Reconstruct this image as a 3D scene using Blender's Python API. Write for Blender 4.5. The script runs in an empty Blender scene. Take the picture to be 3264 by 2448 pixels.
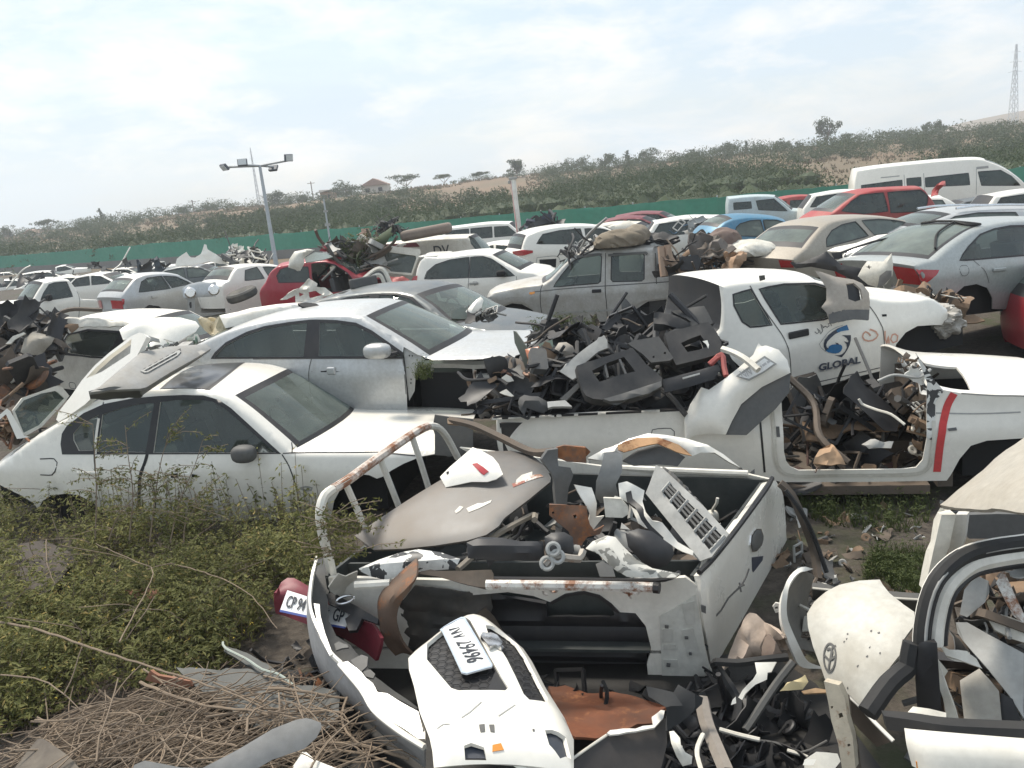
import bpy, bmesh, math, random
import numpy as np
from mathutils import Vector, Matrix
from mathutils.geometry import delaunay_2d_cdt
R = math.radians
rnd = random.Random(7)
SC = bpy.context.scene
COL = SC.collection
# ------------------------------------------------------------ camera
FPX, CAMZ, PITCH, ROLL = 2540.0, 2.95, R(13.2), R(5.6)
CAM = Vector((0, 0, CAMZ))
_f = Vector((0, math.cos(PITCH), -math.sin(PITCH)))
_u0 = Vector((0, math.sin(PITCH), math.cos(PITCH)))
_r0 = Vector((1, 0, 0))
_r = math.cos(ROLL)*_r0 - math.sin(ROLL)*_u0
_u = math.sin(ROLL)*_r0 + math.cos(ROLL)*_u0
cd = bpy.data.cameras.new('camera'); cam = bpy.data.objects.new('camera', cd); COL.objects.link(cam)
cd.sensor_width = 36; cd.lens = 36*FPX/3264; cd.clip_start = .05; cd.clip_end = 6000
cam.matrix_world = Matrix(((_r.x, _u.x, -_f.x, 0), (_r.y, _u.y, -_f.y, 0), (_r.z, _u.z, -_f.z, CAMZ), (0, 0, 0, 1)))
SC.camera = cam
SC.cycles.volume_bounces = 3
# measured picture windows: origin and scale
ZO = {'A':(0,1000,1200/2212),'B':(0,1700,1200/2212),'C':(800,1300,900/2212),'D':(900,1700,900/1996),'E':(1600,1350,1000/2212),'F':(1700,1800,900/2212),'G':(2400,1650,864/1796),'H':(2200,800,1064/1961),'I':(0,780,900/2212),'J':(800,680,900/2212),'K':(1500,680,1000/2212),'L':(2200,480,1064/2212),'M':(0,400,1400/2212),'N':(1300,300,1964/2212),'O':(1500,950,900/2212),'Q':(0,950,700/2212),'S':(2560,1000,240/1088),'R':(0,0,3264/2212),'P':(0,0,1)}
def pts(s):
    out = []; k = 'P'
    for w in s.split():
        if ',' in w:
            x, y = w.split(','); a, b, c = ZO[k]; out.append((a+float(x)*c, b+float(y)*c))
        else: k = w
    return out
def ray(p): return _f + _r*((p[0]-1632)/FPX) - _u*((p[1]-1224)/FPX)
def _p(p): return pts(p)[0] if isinstance(p, str) else p
def at_z(p, z):
    d = ray(_p(p)); return CAM + d*((z-CAMZ)/d.z)
def at_d(p, dist): return CAM + ray(_p(p))*dist
def W3(p, h):      # h: number = height above ground; ('d', depth)
    return at_d(p, h[1]) if isinstance(h, tuple) else at_z(p, h)
# ------------------------------------------------------------ scene graph
def props(o, label=None, cat=None, group=None, kind=None):
    if label: o['label'] = label
    if cat: o['category'] = cat
    if group: o['group'] = group
    if kind: o['kind'] = kind
    return o
def thing(name, label, cat, M=None, group=None):
    o = bpy.data.objects.new(name, None); COL.objects.link(o); o.empty_display_size = .2
    o.matrix_world = M if M is not None else Matrix()
    return props(o, label, cat, group)
def mk(name, vs, fs, mat, parent=None, smooth=True, fm=None, solid=0, off=-1, sub=0, sharp=35, recenter=True, bev=0):
    me = bpy.data.meshes.new(name)
    vs = [Vector(v) for v in vs]
    c = Vector((0, 0, 0))
    if parent is None and recenter and vs:
        lo = Vector([min(v[i] for v in vs) for i in range(3)]); hi = Vector([max(v[i] for v in vs) for i in range(3)])
        c = (lo+hi)/2; c.z = lo.z
    me.from_pydata([v-c for v in vs], [], fs)
    for m in (mat if isinstance(mat, (list, tuple)) else [mat]): me.materials.append(m)
    if fm: me.polygons.foreach_set('material_index', fm)
    me.polygons.foreach_set('use_smooth', [smooth]*len(me.polygons))
    me.update()
    if smooth and sharp: me.set_sharp_from_angle(angle=R(sharp))
    o = bpy.data.objects.new(name, me); COL.objects.link(o)
    o.location = c
    if parent: o.parent = parent
    if solid:
        m = o.modifiers.new('thick', 'SOLIDIFY'); m.thickness = solid; m.offset = off; m.use_even_offset = False
        if smooth: e = o.modifiers.new('split', 'EDGE_SPLIT'); e.split_angle = R(42)
    if bev:
        m = o.modifiers.new('bev', 'BEVEL'); m.width = bev; m.segments = 2; m.limit_method = 'ANGLE'; m.angle_limit = R(40)
    if sub:
        m = o.modifiers.new('sub', 'SUBSURF'); m.levels = m.render_levels = sub
    return o
class MB:
    def __init__(s): s.v = []; s.f = []; s.m = []
    def add(s, vs, fs, mi=0):
        b = len(s.v); s.v += [Vector(v) for v in vs]; s.f += [tuple(i+b for i in f) for f in fs]; s.m += [mi]*len(fs)
    def box(s, c, d, M=None, mi=0):
        x, y, z = d[0]/2, d[1]/2, d[2]/2; c = Vector(c)
        vs = [Vector((i*x, j*y, k*z)) for i in (-1, 1) for j in (-1, 1) for k in (-1, 1)]
        vs = [(M @ v if M else v)+c for v in vs]
        s.add(vs, [(0,1,3,2),(4,6,7,5),(0,4,5,1),(2,3,7,6),(0,2,6,4),(1,5,7,3)], mi)
    def tube(s, path, r, n=6, mi=0, cap=True):
        path = [Vector(p) for p in path]; k = len(path)
        if k < 2: return
        rs = r if isinstance(r, (list, tuple)) else [r]*k
        vs = []; up = None
        for i, p in enumerate(path):
            t = (path[min(i+1, k-1)]-path[max(i-1, 0)])
            if t.length < 1e-9: t = Vector((0, 0, 1))
            t.normalize()
            if up is None: up = t.orthogonal().normalized()
            a = (up - t*up.dot(t))
            a = a.normalized() if a.length > 1e-6 else t.orthogonal().normalized()
            b = t.cross(a); up = a
            for j in range(n):
                th = 2*math.pi*j/n; vs.append(p + (a*math.cos(th)+b*math.sin(th))*rs[i])
        fs = [(i*n+j, i*n+(j+1) % n, (i+1)*n+(j+1) % n, (i+1)*n+j) for i in range(k-1) for j in range(n)]
        if cap: fs += [tuple(range(n-1, -1, -1)), tuple((k-1)*n+j for j in range(n))]
        s.add(vs, fs, mi)
    def lathe(s, prof, M, n=20, mi=0):
        k = len(prof); vs = []
        for r_, h in prof:
            for j in range(n):
                th = 2*math.pi*j/n; vs.append(M @ Vector((r_*math.cos(th), r_*math.sin(th), h)))
        s.add(vs, [(i*n+j, i*n+(j+1) % n, (i+1)*n+(j+1) % n, (i+1)*n+j) for i in range(k-1) for j in range(n)], mi)
    def prism(s, poly, d, M, mi=0):   # poly in xy, extruded -d..0 in z
        n = len(poly)
        vs = [M @ Vector((x, y, 0)) for x, y in poly] + [M @ Vector((x, y, -d)) for x, y in poly]
        s.add(vs, [tuple(range(n)), tuple(range(2*n-1, n-1, -1))] + [(i, i+n, (i+1) % n+n, (i+1) % n) for i in range(n)], mi)
    def build(s, name, mat, parent=None, **kw):
        kw.setdefault('smooth', True)
        return mk(name, s.v, s.f, mat, parent, fm=s.m if isinstance(mat, (list, tuple)) else None, **kw)
def catmull(p, sp=.1, closed=False):
    p = [Vector(q) for q in p]
    if len(p) < 3: 
        out = []
        for a, b in zip(p, p[1:]):
            k = max(1, int((b-a).length/sp)); out += [a.lerp(b, i/k) for i in range(k)]
        return out+[p[-1]]
    out = []; n = len(p); rng = range(n) if closed else range(n-1)
    for i in rng:
        if closed: a, b, c, d = p[i-1], p[i], p[(i+1) % n], p[(i+2) % n]
        else:
            b, c = p[i], p[i+1]; a = p[i-1] if i else b*2-c; d = p[i+2] if i+2 < n else c*2-b
        k = max(1, int(math.ceil((c-b).length/sp)))
        for j in range(k):
            t = j/k
            out.append(.5*((2*b)+(c-a)*t+(2*a-5*b+4*c-d)*t*t+(3*b-a-3*c+d)*t**3))
    if not closed: out.append(p[-1])
    return out
# ------------------------------------------------------------ planar region triangulation
def inside(poly, P):
    P = np.asarray(P, float); x, y = P[:, 0], P[:, 1]; res = np.zeros(len(P), bool)
    a = np.asarray([(q[0], q[1]) for q in poly], float); b = np.roll(a, -1, 0)
    for (x0, y0), (x1, y1) in zip(a, b):
        if y0 == y1: continue
        c = ((y0 > y) != (y1 > y)); res ^= c & (x < (x1-x0)*(y-y0)/(y1-y0)+x0)
    return res
def segdist(poly, P, closed=True):
    P = np.asarray(P, float); a = np.asarray([(q[0], q[1]) for q in poly], float)
    b = np.roll(a, -1, 0)
    if not closed: a, b = a[:-1], b[:-1]
    best = np.full(len(P), 1e9)
    for p, q in zip(a, b):
        d = q-p; L = d@d
        if L < 1e-12: continue
        t = np.clip(((P-p)@d)/L, 0, 1); best = np.minimum(best, np.linalg.norm(P-(p+t[:, None]*d), axis=1))
    return best
def dens(poly, sp):
    out = []; n = len(poly)
    for i in range(n):
        a = Vector(poly[i][:2]); b = Vector(poly[(i+1) % n][:2]); k = max(1, int(math.ceil((b-a).length/sp)))
        out += [a.lerp(b, j/k) for j in range(k)]
    return out
def cdt(outline, holes=(), regions=(), sp=.1, extra=(), edge=()):
    vs = []; es = []
    def addp(poly):
        b = len(vs); q = dens(poly, sp); n = len(q); vs.extend(q); es.extend((b+i, b+(i+1) % n) for i in range(n))
    addp(outline)
    for h in holes: addp(h)
    for g in regions: addp(g)
    a = np.array([(v.x, v.y) for v in vs]); lo, hi = a.min(0), a.max(0)
    gx = np.arange(lo[0], hi[0], sp); gy = np.arange(lo[1], hi[1], sp)
    G = np.array([(x+(sp/2 if j % 2 else 0), y) for j, y in enumerate(gy) for x in gx]) if len(gx) and len(gy) else np.zeros((0, 2))
    G = np.vstack([G]+[np.array([e]) for e in extra]) if len(extra) else G
    if len(G):
        k = inside(outline, G)
        for h in holes: k &= ~inside(h, G)
        dd = np.full(len(G), 1e9)
        for q in [outline]+list(holes)+list(regions): dd = np.minimum(dd, segdist(q, G))
        G = G[k & (dd > sp*.22)]
        vs += [Vector(g) for g in G]
    if len(edge):
        G = np.array([(e[0], e[1]) for e in edge]); k = inside(outline, G)
        for h in holes: k &= ~inside(h, G)
        dd = np.full(len(G), 1e9)
        for q in [outline]+list(holes)+list(regions): dd = np.minimum(dd, segdist(q, G))
        vs += [Vector(g) for g in G[k & (dd > .006)]]
    V, E, Fc, *_ = delaunay_2d_cdt(vs, es, [], 0, 1e-6)
    C = np.array([((V[f[0]]+V[f[1]]+V[f[2]])/3)[:] for f in Fc])
    keep = inside(outline, C)
    for h in holes: keep &= ~inside(h, C)
    tag = np.zeros(len(Fc), int)
    for i, g in enumerate(regions): tag[inside(g, C)] = i+1
    return [v.to_2d() for v in V], [f for f, k in zip(Fc, keep) if k], tag[keep]
def submesh(V3, faces):
    m = {}; vs = []; fs = []
    for f in faces:
        g = []
        for i in f:
            if i not in m: m[i] = len(vs); vs.append(V3[i])
            g.append(m[i])
        fs.append(tuple(g))
    return vs, fs
# ------------------------------------------------------------ materials
MATS = {}
def nt(name):
    m = bpy.data.materials.new(name); m.use_nodes = True; t = m.node_tree; t.nodes.clear()
    out = t.nodes.new('ShaderNodeOutputMaterial'); return m, t, out
def N(t, typ, **kw):
    n = t.nodes.new(typ)
    for k, v in kw.items():
        if k.startswith('i_'):
            n.inputs[int(k[2:]) if k[2:].isdigit() else k[2:].replace('_', ' ')].default_value = v
        else: setattr(n, k, v)
    return n
def ramp(t, src, lo, hi, c0=(0,0,0,1), c1=(1,1,1,1)):
    r_ = t.nodes.new('ShaderNodeValToRGB'); r_.color_ramp.elements[0].position = lo; r_.color_ramp.elements[1].position = hi
    r_.color_ramp.elements[0].color = c0; r_.color_ramp.elements[1].color = c1; t.links.new(src, r_.inputs[0]); return r_
def mixc(t, fac, a, b, mode='MIX'):
    m = t.nodes.new('ShaderNodeMix'); m.data_type = 'RGBA'; m.blend_type = mode
    for s, v in ((0, fac), (6, a), (7, b)):
        if hasattr(v, 'links'): t.links.new(v, m.inputs[s])
        else: m.inputs[s].default_value = v if s == 0 else (tuple(v)+(1,) if len(v) == 3 else v)
    return m.outputs[2]
def surf(name, col, rough=.5, metal=0, dust=.3, dustcol=(.30, .26, .2), scale=3., var=.12, rust=0, coat=0, bump=0, spec=.5, chips=0, chipcol=(.1, .09, .08)):
    if name in MATS: return MATS[name]
    m, t, out = nt(name)
    b = N(t, 'ShaderNodeBsdfPrincipled'); t.links.new(b.outputs[0], out.inputs[0])
    geo = N(t, 'ShaderNodeNewGeometry')
    n1 = N(t, 'ShaderNodeTexNoise', i_Scale=scale, i_Detail=8., i_Roughness=.65); t.links.new(geo.outputs['Position'], n1.inputs['Vector'])
    n2 = N(t, 'ShaderNodeTexNoise', i_Scale=scale*9, i_Detail=4., i_Roughness=.6); t.links.new(geo.outputs['Position'], n2.inputs['Vector'])
    mp = N(t, 'ShaderNodeMapping'); mp.inputs['Scale'].default_value = (5, 5, .7); t.links.new(geo.outputs['Position'], mp.inputs[0])
    n3 = N(t, 'ShaderNodeTexNoise', i_Scale=2.6, i_Detail=5.); t.links.new(mp.outputs[0], n3.inputs['Vector'])
    c = mixc(t, ramp(t, n2.outputs[0], .3, .7).outputs[0], tuple(x*(1-var) for x in col), tuple(min(1, x*(1+var*.6)) for x in col))
    if dust:
        d = ramp(t, n1.outputs[0], .42, .78, (0, 0, 0, 1), (dust, dust, dust, 1))
        s3 = ramp(t, n3.outputs[0], .55, .85, (0, 0, 0, 1), (dust*.45, dust*.45, dust*.45, 1))
        c = mixc(t, d.outputs[0], c, dustcol); c = mixc(t, s3.outputs[0], c, tuple(x*.8 for x in dustcol))
    if rust:
        n4 = N(t, 'ShaderNodeTexNoise', i_Scale=scale*2.2, i_Detail=9., i_Roughness=.75); t.links.new(geo.outputs['Position'], n4.inputs['Vector'])
        rr = ramp(t, n4.outputs[0], .62-.25*rust, .70-.2*rust)
        rc = mixc(t, n2.outputs[0], (.16, .05, .02), (.34, .15, .06)); c = mixc(t, rr.outputs[0], c, rc)
    if chips:
        n5 = N(t, 'ShaderNodeTexNoise', i_Scale=7., i_Detail=3., i_Roughness=.5, i_Distortion=1.5); t.links.new(geo.outputs['Position'], n5.inputs['Vector'])
        cr = ramp(t, n5.outputs[0], .66-.12*chips, .67-.12*chips); c = mixc(t, cr.outputs[0], c, chipcol)
    t.links.new(c, b.inputs['Base Color'])
    rr = N(t, 'ShaderNodeMapRange'); rr.inputs[3].default_value = max(.05, rough-.1); rr.inputs[4].default_value = min(1, rough+.22)
    t.links.new(n1.outputs[0], rr.inputs[0]); t.links.new(rr.outputs[0], b.inputs['Roughness'])
    b.inputs['Metallic'].default_value = metal; b.inputs['Coat Weight'].default_value = coat; b.inputs['Coat Roughness'].default_value = .15
    b.inputs['Specular IOR Level'].default_value = spec
    if bump:
        bp = N(t, 'ShaderNodeBump', i_Strength=.5, i_Distance=bump); t.links.new(n1.outputs[0], bp.inputs['Height']); t.links.new(bp.outputs[0], b.inputs['Normal'])
    MATS[name] = m; return m
def glassm(name, tint=(.5, .56, .53), dust=.35, rough=.06):
    if name in MATS: return MATS[name]
    m, t, out = nt(name)
    tr = N(t, 'ShaderNodeBsdfTransparent', i_0=tint+(1,)); gl = N(t, 'ShaderNodeBsdfGlossy', i_Roughness=rough); gl.inputs[0].default_value = (.9, .95, .95, 1)
    df = N(t, 'ShaderNodeBsdfDiffuse'); df.inputs[0].default_value = (.25, .285, .255, 1)
    lw = N(t, 'ShaderNodeLayerWeight', i_Blend=.5); fr = N(t, 'ShaderNodeMath', operation='POWER'); fr.inputs[1].default_value = 4.; t.links.new(lw.outputs['Facing'], fr.inputs[0]); m1 = N(t, 'ShaderNodeMixShader'); m2 = N(t, 'ShaderNodeMixShader')
    geo = N(t, 'ShaderNodeNewGeometry'); n1 = N(t, 'ShaderNodeTexNoise', i_Scale=2.5, i_Detail=6., i_Roughness=.6); t.links.new(geo.outputs['Position'], n1.inputs['Vector'])
    r_ = ramp(t, n1.outputs[0], .3, .75, (dust*.55,)*3+(1,), (min(1, dust*1.3),)*3+(1,))
    mul = N(t, 'ShaderNodeMath', operation='MULTIPLY_ADD'); mul.inputs[1].default_value = .85; mul.inputs[2].default_value = .05
    t.links.new(fr.outputs[0], mul.inputs[0])
    t.links.new(mul.outputs[0], m1.inputs[0]); t.links.new(tr.outputs[0], m1.inputs[1]); t.links.new(gl.outputs[0], m1.inputs[2])
    t.links.new(r_.outputs[0], m2.inputs[0]); t.links.new(m1.outputs[0], m2.inputs[1]); t.links.new(df.outputs[0], m2.inputs[2]); t.links.new(m2.outputs[0], out.inputs[0])
    MATS[name] = m; return m
WHITE = surf('white_paint', (.86, .825, .74), .24, dust=.16, dustcol=(.44, .39, .30), coat=.4, var=.04, scale=2., bump=.006)
WHITE2 = surf('white_paint_dirty', (.78, .75, .67), .42, dust=.5, var=.06, dustcol=(.36, .31, .24))
CREAM = surf('cream_panel', (.68, .65, .57), .5, dust=.5, dustcol=(.33, .28, .2))
WCHIP = surf('white_paint_chipped', (.78, .77, .72), .4, dust=.3, chips=1, chipcol=(.06, .06, .06))
WRUST = surf('white_paint_rusty', (.76, .74, .69), .45, dust=.35, rust=.55)
SILVER = surf('silver_paint', (.50, .51, .505), .36, metal=.4, dust=.4, dustcol=(.36, .33, .28), coat=.3, bump=.006)
SILVERG = surf('silver_green_paint', (.43, .45, .43), .34, metal=.4, dust=.25, dustcol=(.36, .34, .3), coat=.3)
SILDUST = surf('dusty_silver_paint', (.47, .46, .43), .5, metal=.35, dust=.75, dustcol=(.30, .26, .2))
GREY = surf('dark_grey_paint', (.11, .125, .13), .4, metal=.4, dust=.6, dustcol=(.24, .23, .21), coat=.2)
GOLD = surf('beige_paint', (.40, .36, .30), .42, metal=.3, dust=.5, dustcol=(.33, .28, .22))
BLUE = surf('blue_paint', (.075, .22, .34), .4, metal=.2, dust=.45, dustcol=(.30, .30, .28))
LBLUE = surf('pale_blue_paint', (.46, .54, .55), .45, dust=.4)
RED = surf('red_paint', (.36, .02, .035), .4, dust=.3, dustcol=(.3, .17, .14), coat=.2)
RED2 = surf('faded_red_paint', (.36, .045, .045), .5, dust=.5, dustcol=(.36, .22, .17))
DRED = surf('dark_red_paint', (.17, .025, .035), .45, dust=.4, dustcol=(.25, .17, .15))
BLACK = surf('black_plastic', (.016, .016, .018), .45, dust=.25, dustcol=(.11, .1, .088))
DUSTB = surf('dusty_black_plastic', (.026, .026, .027), .6, dust=.7, dustcol=(.10, .092, .083))
DGREY = surf('grey_plastic', (.10, .10, .097), .6, dust=.6, dustcol=(.18, .165, .14))
LGREY = surf('light_grey_part', (.38, .38, .36), .5, dust=.5, dustcol=(.25, .22, .18))
RUBBER = surf('black_rubber', (.018, .018, .018), .7, dust=.25, dustcol=(.1, .09, .08))
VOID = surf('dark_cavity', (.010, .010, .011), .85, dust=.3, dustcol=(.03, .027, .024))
STEEL = surf('bare_steel', (.42, .42, .41), .4, metal=.8, dust=.4)
GALV = surf('galvanised_steel', (.42, .44, .45), .5, metal=.5, dust=.2)
RUST = surf('rusty_steel', (.15, .085, .055), .8, dust=.4, dustcol=(.1, .08, .07), rust=.5)
ORANGE = surf('rust_orange_panel', (.17, .055, .022), .75, dust=.75, dustcol=(.09, .06, .045), rust=.3)
MUD = surf('muddy_brown_plastic', (.10, .08, .062), .7, dust=.8, dustcol=(.17, .125, .09), bump=.01)
BEIGE = surf('beige_cloth', (.50, .40, .32), .85, dust=.5, dustcol=(.28, .2, .14), bump=.03)
CARDB = surf('brown_scrap', (.24, .16, .10), .85, dust=.6, dustcol=(.12, .09, .07), bump=.02)
SEATM = surf('seat_cloth', (.09, .09, .09), .85, dust=.4, dustcol=(.2, .18, .15))
REDL = surf('red_lens', (.42, .012, .02), .12, dust=.15, coat=.8)
AMBER = surf('amber_lens', (.75, .28, .03), .15, dust=.1, coat=.6)
CLEAR = surf('headlamp_lens', (.55, .56, .55), .12, metal=.3, dust=.35, coat=.8)
PLATEW = surf('plate_white', (.82, .82, .80), .35, dust=.15)
INK = surf('plate_ink', (.035, .04, .05), .5, dust=.0)
LOGOB = surf('logo_blue', (.02, .16, .36), .4, dust=.05)
LOGOD = surf('logo_dark', (.04, .05, .075), .4, dust=.05)
SPRAY = surf('red_spray', (.62, .06, .06), .7, dust=.1)
SPRAYF = surf('faded_orange_spray', (.66, .36, .26), .7, dust=.1)
TANP = surf('tan_grey_plastic', (.36, .32, .27), .55, dust=.35, dustcol=(.26, .22, .17))
CHROME = surf('chrome', (.75, .75, .75), .15, metal=1, dust=.25)
GLASS = glassm('car_glass', (.52, .58, .55), .20)
GLASSD = glassm('dark_tinted_glass', (.12, .14, .14), .22)
GLASSW = glassm('windscreen_glass', (.50, .62, .58), .40, .05)
GLASSF = glassm('dusty_glass', (.35, .38, .36), .55, .12)
# ------------------------------------------------------------ sky, sun, view
SC.view_settings.view_transform = 'Standard'; SC.view_settings.look = 'None'; SC.view_settings.exposure = .55; SC.view_settings.gamma = 1
w = bpy.data.worlds.new('World'); SC.world = w; w.use_nodes = True; t = w.node_tree; t.nodes.clear()
SUN_EL, SUN_AZ = R(60), R(-38)          # azimuth clockwise from +Y
wo = N(t, 'ShaderNodeOutputWorld'); sky = N(t, 'ShaderNodeTexSky', sky_type='NISHITA', sun_disc=False)
sky.sun_elevation = SUN_EL; sky.sun_rotation = SUN_AZ; sky.air_density = 1.2; sky.dust_density = 3.
bg1 = N(t, 'ShaderNodeBackground'); bg1.inputs[1].default_value = .13
bg2 = N(t, 'ShaderNodeBackground'); bg2.inputs[0].default_value = (.86, .93, .985, 1); bg2.inputs[1].default_value = .66
tc = N(t, 'ShaderNodeTexCoord'); mp = N(t, 'ShaderNodeMapping'); mp.inputs['Scale'].default_value = (1.2, 1.2, 5.5); mp.inputs['Location'].default_value = (.35, .2, .1)
n1 = N(t, 'ShaderNodeTexNoise', i_Scale=2.1, i_Detail=8., i_Roughness=.58, i_Distortion=.4)
t.links.new(tc.outputs['Generated'], mp.inputs[0]); t.links.new(mp.outputs[0], n1.inputs['Vector'])
r1 = ramp(t, n1.outputs[0], .30, .66, (.5, .5, .5, 1), (.97, .97, .97, 1))
# whiter cloud heads
mp2 = N(t, 'ShaderNodeMapping'); mp2.inputs['Scale'].default_value = (1.5, 1.5, 4.2); mp2.inputs['Location'].default_value = (2.1, .7, .4)
n2 = N(t, 'ShaderNodeTexNoise', i_Scale=4.2, i_Detail=9., i_Roughness=.62, i_Distortion=.25)
t.links.new(tc.outputs['Generated'], mp2.inputs[0]); t.links.new(mp2.outputs[0], n2.inputs['Vector'])
cc = mixc(t, ramp(t, n2.outputs[0], .44, .64).outputs[0], (.74, .89, 1.02), (1.14, 1.12, 1.10))
t.links.new(cc, bg2.inputs[0])
t.links.new(sky.outputs[0], bg1.inputs[0])
ms = N(t, 'ShaderNodeMixShader'); t.links.new(r1.outputs[0], ms.inputs[0]); t.links.new(bg1.outputs[0], ms.inputs[1]); t.links.new(bg2.outputs[0], ms.inputs[2]); t.links.new(ms.outputs[0], wo.inputs[0])
sl = bpy.data.lights.new('sun', 'SUN'); sl.energy = 3.0; sl.angle = R(11); sl.color = (1, .93, .82)
so = bpy.data.objects.new('sun', sl); COL.objects.link(so)
sd = Vector((math.sin(SUN_AZ)*math.cos(SUN_EL), math.cos(SUN_AZ)*math.cos(SUN_EL), math.sin(SUN_EL)))
so.rotation_euler = sd.to_track_quat('Z', 'Y').to_euler(); so.location = (0, 0, 40)
# ------------------------------------------------------------ ground and hill as one sheet
FB = Vector((11.5, 42, 0)); FA_ = Vector((-66, 96.7, 0)); FC = Vector((48, 39, 0))
def fenceY(a):
    a = max(-.95, min(a, 3)); P_, Q_ = (FA_, FB) if a < FB.x/FB.y else (FB, FC); m_ = (Q_.y-P_.y)/(Q_.x-P_.x); return (P_.y-m_*P_.x)/(1-m_*a)
def sst(x): x = max(0., min(1., x)); return x*x*(3-2*x)
def vnoise(x, y, s=0):
    def hsh(i, j): return (math.sin(i*127.1+j*311.7+s*74.7)*43758.5453) % 1
    i, j = math.floor(x), math.floor(y); u, v = sst(x-i), sst(y-j)
    return (hsh(i, j)*(1-u)+hsh(i+1, j)*u)*(1-v)+(hsh(i, j+1)*(1-u)+hsh(i+1, j+1)*u)*v
def hillH(a):
    return np.interp(a, [-.9, -.66, -.55, -.40, -.2, 0, .2, .45, .66, .9], [3.2, 4.2, 5.2, 6.3, 6.7, 7.2, 7.5, 7.7, 7.7, 7.7])
def gz(X, Y):
    D = math.hypot(X, Y)
    if Y < 3: return 0.
    a = X/Y; fy = fenceY(a)
    if Y <= fy+2: return .035*(vnoise(X*1.3, Y*1.3)-.5) + .05*(vnoise(X*.4, Y*.4)-.5)
    k = sst((Y-fy-2)/(215-fy)); z = float(hillH(a))*k + (vnoise(X*.06, Y*.06, 3)-.5)*1.4*min(1, (Y-fy)/30)
    if Y > 235: z -= sst((Y-235)/160)*7
    if Y > 420:
        far = np.interp(a, [-.7, .3, .46, .56, .70], [0, 0, 10, 24, 34]); z += float(far)*sst((Y-420)/260)*(1-.5*sst((Y-700)/800))
    return z
gv = []; gf = []
ys = list(np.arange(-8, 14, .5))+list(np.arange(14, 40, 1.0))+list(np.arange(40, 110, 2.5))+list(np.arange(110, 260, 6))+list(np.geomspace(260, 980, 14))
us = np.concatenate([np.linspace(-1.6, 1.6, 129)])
for y in ys:
    wdt = max(10, abs(y)) if y < 14 else y
    for q in us: X = q*max(wdt, 9); gv.append((X, y, gz(X, y)))
nu = len(us)
for i in range(len(ys)-1):
    for j in range(nu-1): gf.append((i*nu+j, i*nu+j+1, (i+1)*nu+j+1, (i+1)*nu+j))
m, t, out = nt('yard_soil'); b = N(t, 'ShaderNodeBsdfPrincipled'); t.links.new(b.outputs[0], out.inputs[0]); b.inputs['Roughness'].default_value = .95
geo = N(t, 'ShaderNodeNewGeometry'); n1 = N(t, 'ShaderNodeTexNoise', i_Scale=.9, i_Detail=10., i_Roughness=.7); t.links.new(geo.outputs['Position'], n1.inputs['Vector'])
n2 = N(t, 'ShaderNodeTexNoise', i_Scale=14., i_Detail=6., i_Roughness=.7); t.links.new(geo.outputs['Position'], n2.inputs['Vector'])
n3 = N(t, 'ShaderNodeTexNoise', i_Scale=.045, i_Detail=5., i_Roughness=.6); t.links.new(geo.outputs['Position'], n3.inputs['Vector'])
soil = mixc(t, ramp(t, n2.outputs[0], .3, .7).outputs[0], (.035, .028, .022), (.115, .095, .075))
soil = mixc(t, ramp(t, n1.outputs[0], .5, .62).outputs[0], soil, (.05, .055, .025))
grass = mixc(t, ramp(t, n3.outputs[0], .42, .58).outputs[0], (.175, .115, .068), (.12, .10, .06))
grass = mixc(t, ramp(t, n2.outputs[0], .35, .7).outputs[0], grass, (.19, .135, .085))
sx = N(t, 'ShaderNodeSeparateXYZ'); t.links.new(geo.outputs['Position'], sx.inputs[0])
mx = N(t, 'ShaderNodeMath', operation='MULTIPLY_ADD'); mx.inputs[1].default_value = .843; t.links.new(sx.outputs[0], mx.inputs[0]); t.links.new(sx.outputs[1], mx.inputs[2])
fr = N(t, 'ShaderNodeMapRange'); fr.inputs[1].default_value = 38; fr.inputs[2].default_value = 46; t.links.new(mx.outputs[0], fr.inputs[0])
t.links.new(mixc(t, fr.outputs[0], soil, grass), b.inputs['Base Color'])
bp = N(t, 'ShaderNodeBump', i_Strength=.8, i_Distance=.03); t.links.new(n2.outputs[0], bp.inputs['Height']); t.links.new(bp.outputs[0], b.inputs['Normal'])
props(mk('ground', gv, gf, m, recenter=False, sharp=0), kind='structure')
# ------------------------------------------------------------ foliage helpers
def leafmat(name, c0, c1, c2=None, tr=.25):
    m, t, out = nt(name); b = N(t, 'ShaderNodeBsdfPrincipled'); b.inputs['Roughness'].default_value = .65; b.inputs['Specular IOR Level'].default_value = .25
    geo = N(t, 'ShaderNodeNewGeometry')
    c = mixc(t, ramp(t, geo.outputs['Random Per Island'], .1, .9).outputs[0], c0, c1)
    if c2: c = mixc(t, ramp(t, geo.outputs['Random Per Island'], .955, .97).outputs[0], c, c2)
    n1 = N(t, 'ShaderNodeTexNoise', i_Scale=.55, i_Detail=4.); t.links.new(geo.outputs['Position'], n1.inputs['Vector'])
    c = mixc(t, ramp(t, n1.outputs[0], .35, .65, (0, 0, 0, 1), (.55, .55, .55, 1)).outputs[0], c, tuple(x*.62 for x in c0))
    t.links.new(c, b.inputs['Base Color']); tl = N(t, 'ShaderNodeBsdfTranslucent'); t.links.new(c, tl.inputs[0])
    ms = N(t, 'ShaderNodeMixShader'); ms.inputs[0].default_value = tr; t.links.new(b.outputs[0], ms.inputs[1]); t.links.new(tl.outputs[0], ms.inputs[2]); t.links.new(ms.outputs[0], out.inputs[0])
    return m
LEAF = leafmat('weed_leaf', (.10, .11, .03), (.27, .26, .085), (.44, .33, .12))
LEAFD = leafmat('bush_leaf', (.070, .098, .050), (.105, .130, .068), None)
LEAFG = leafmat('pale_leaf', (.06, .085, .025), (.13, .15, .05), None)
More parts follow.
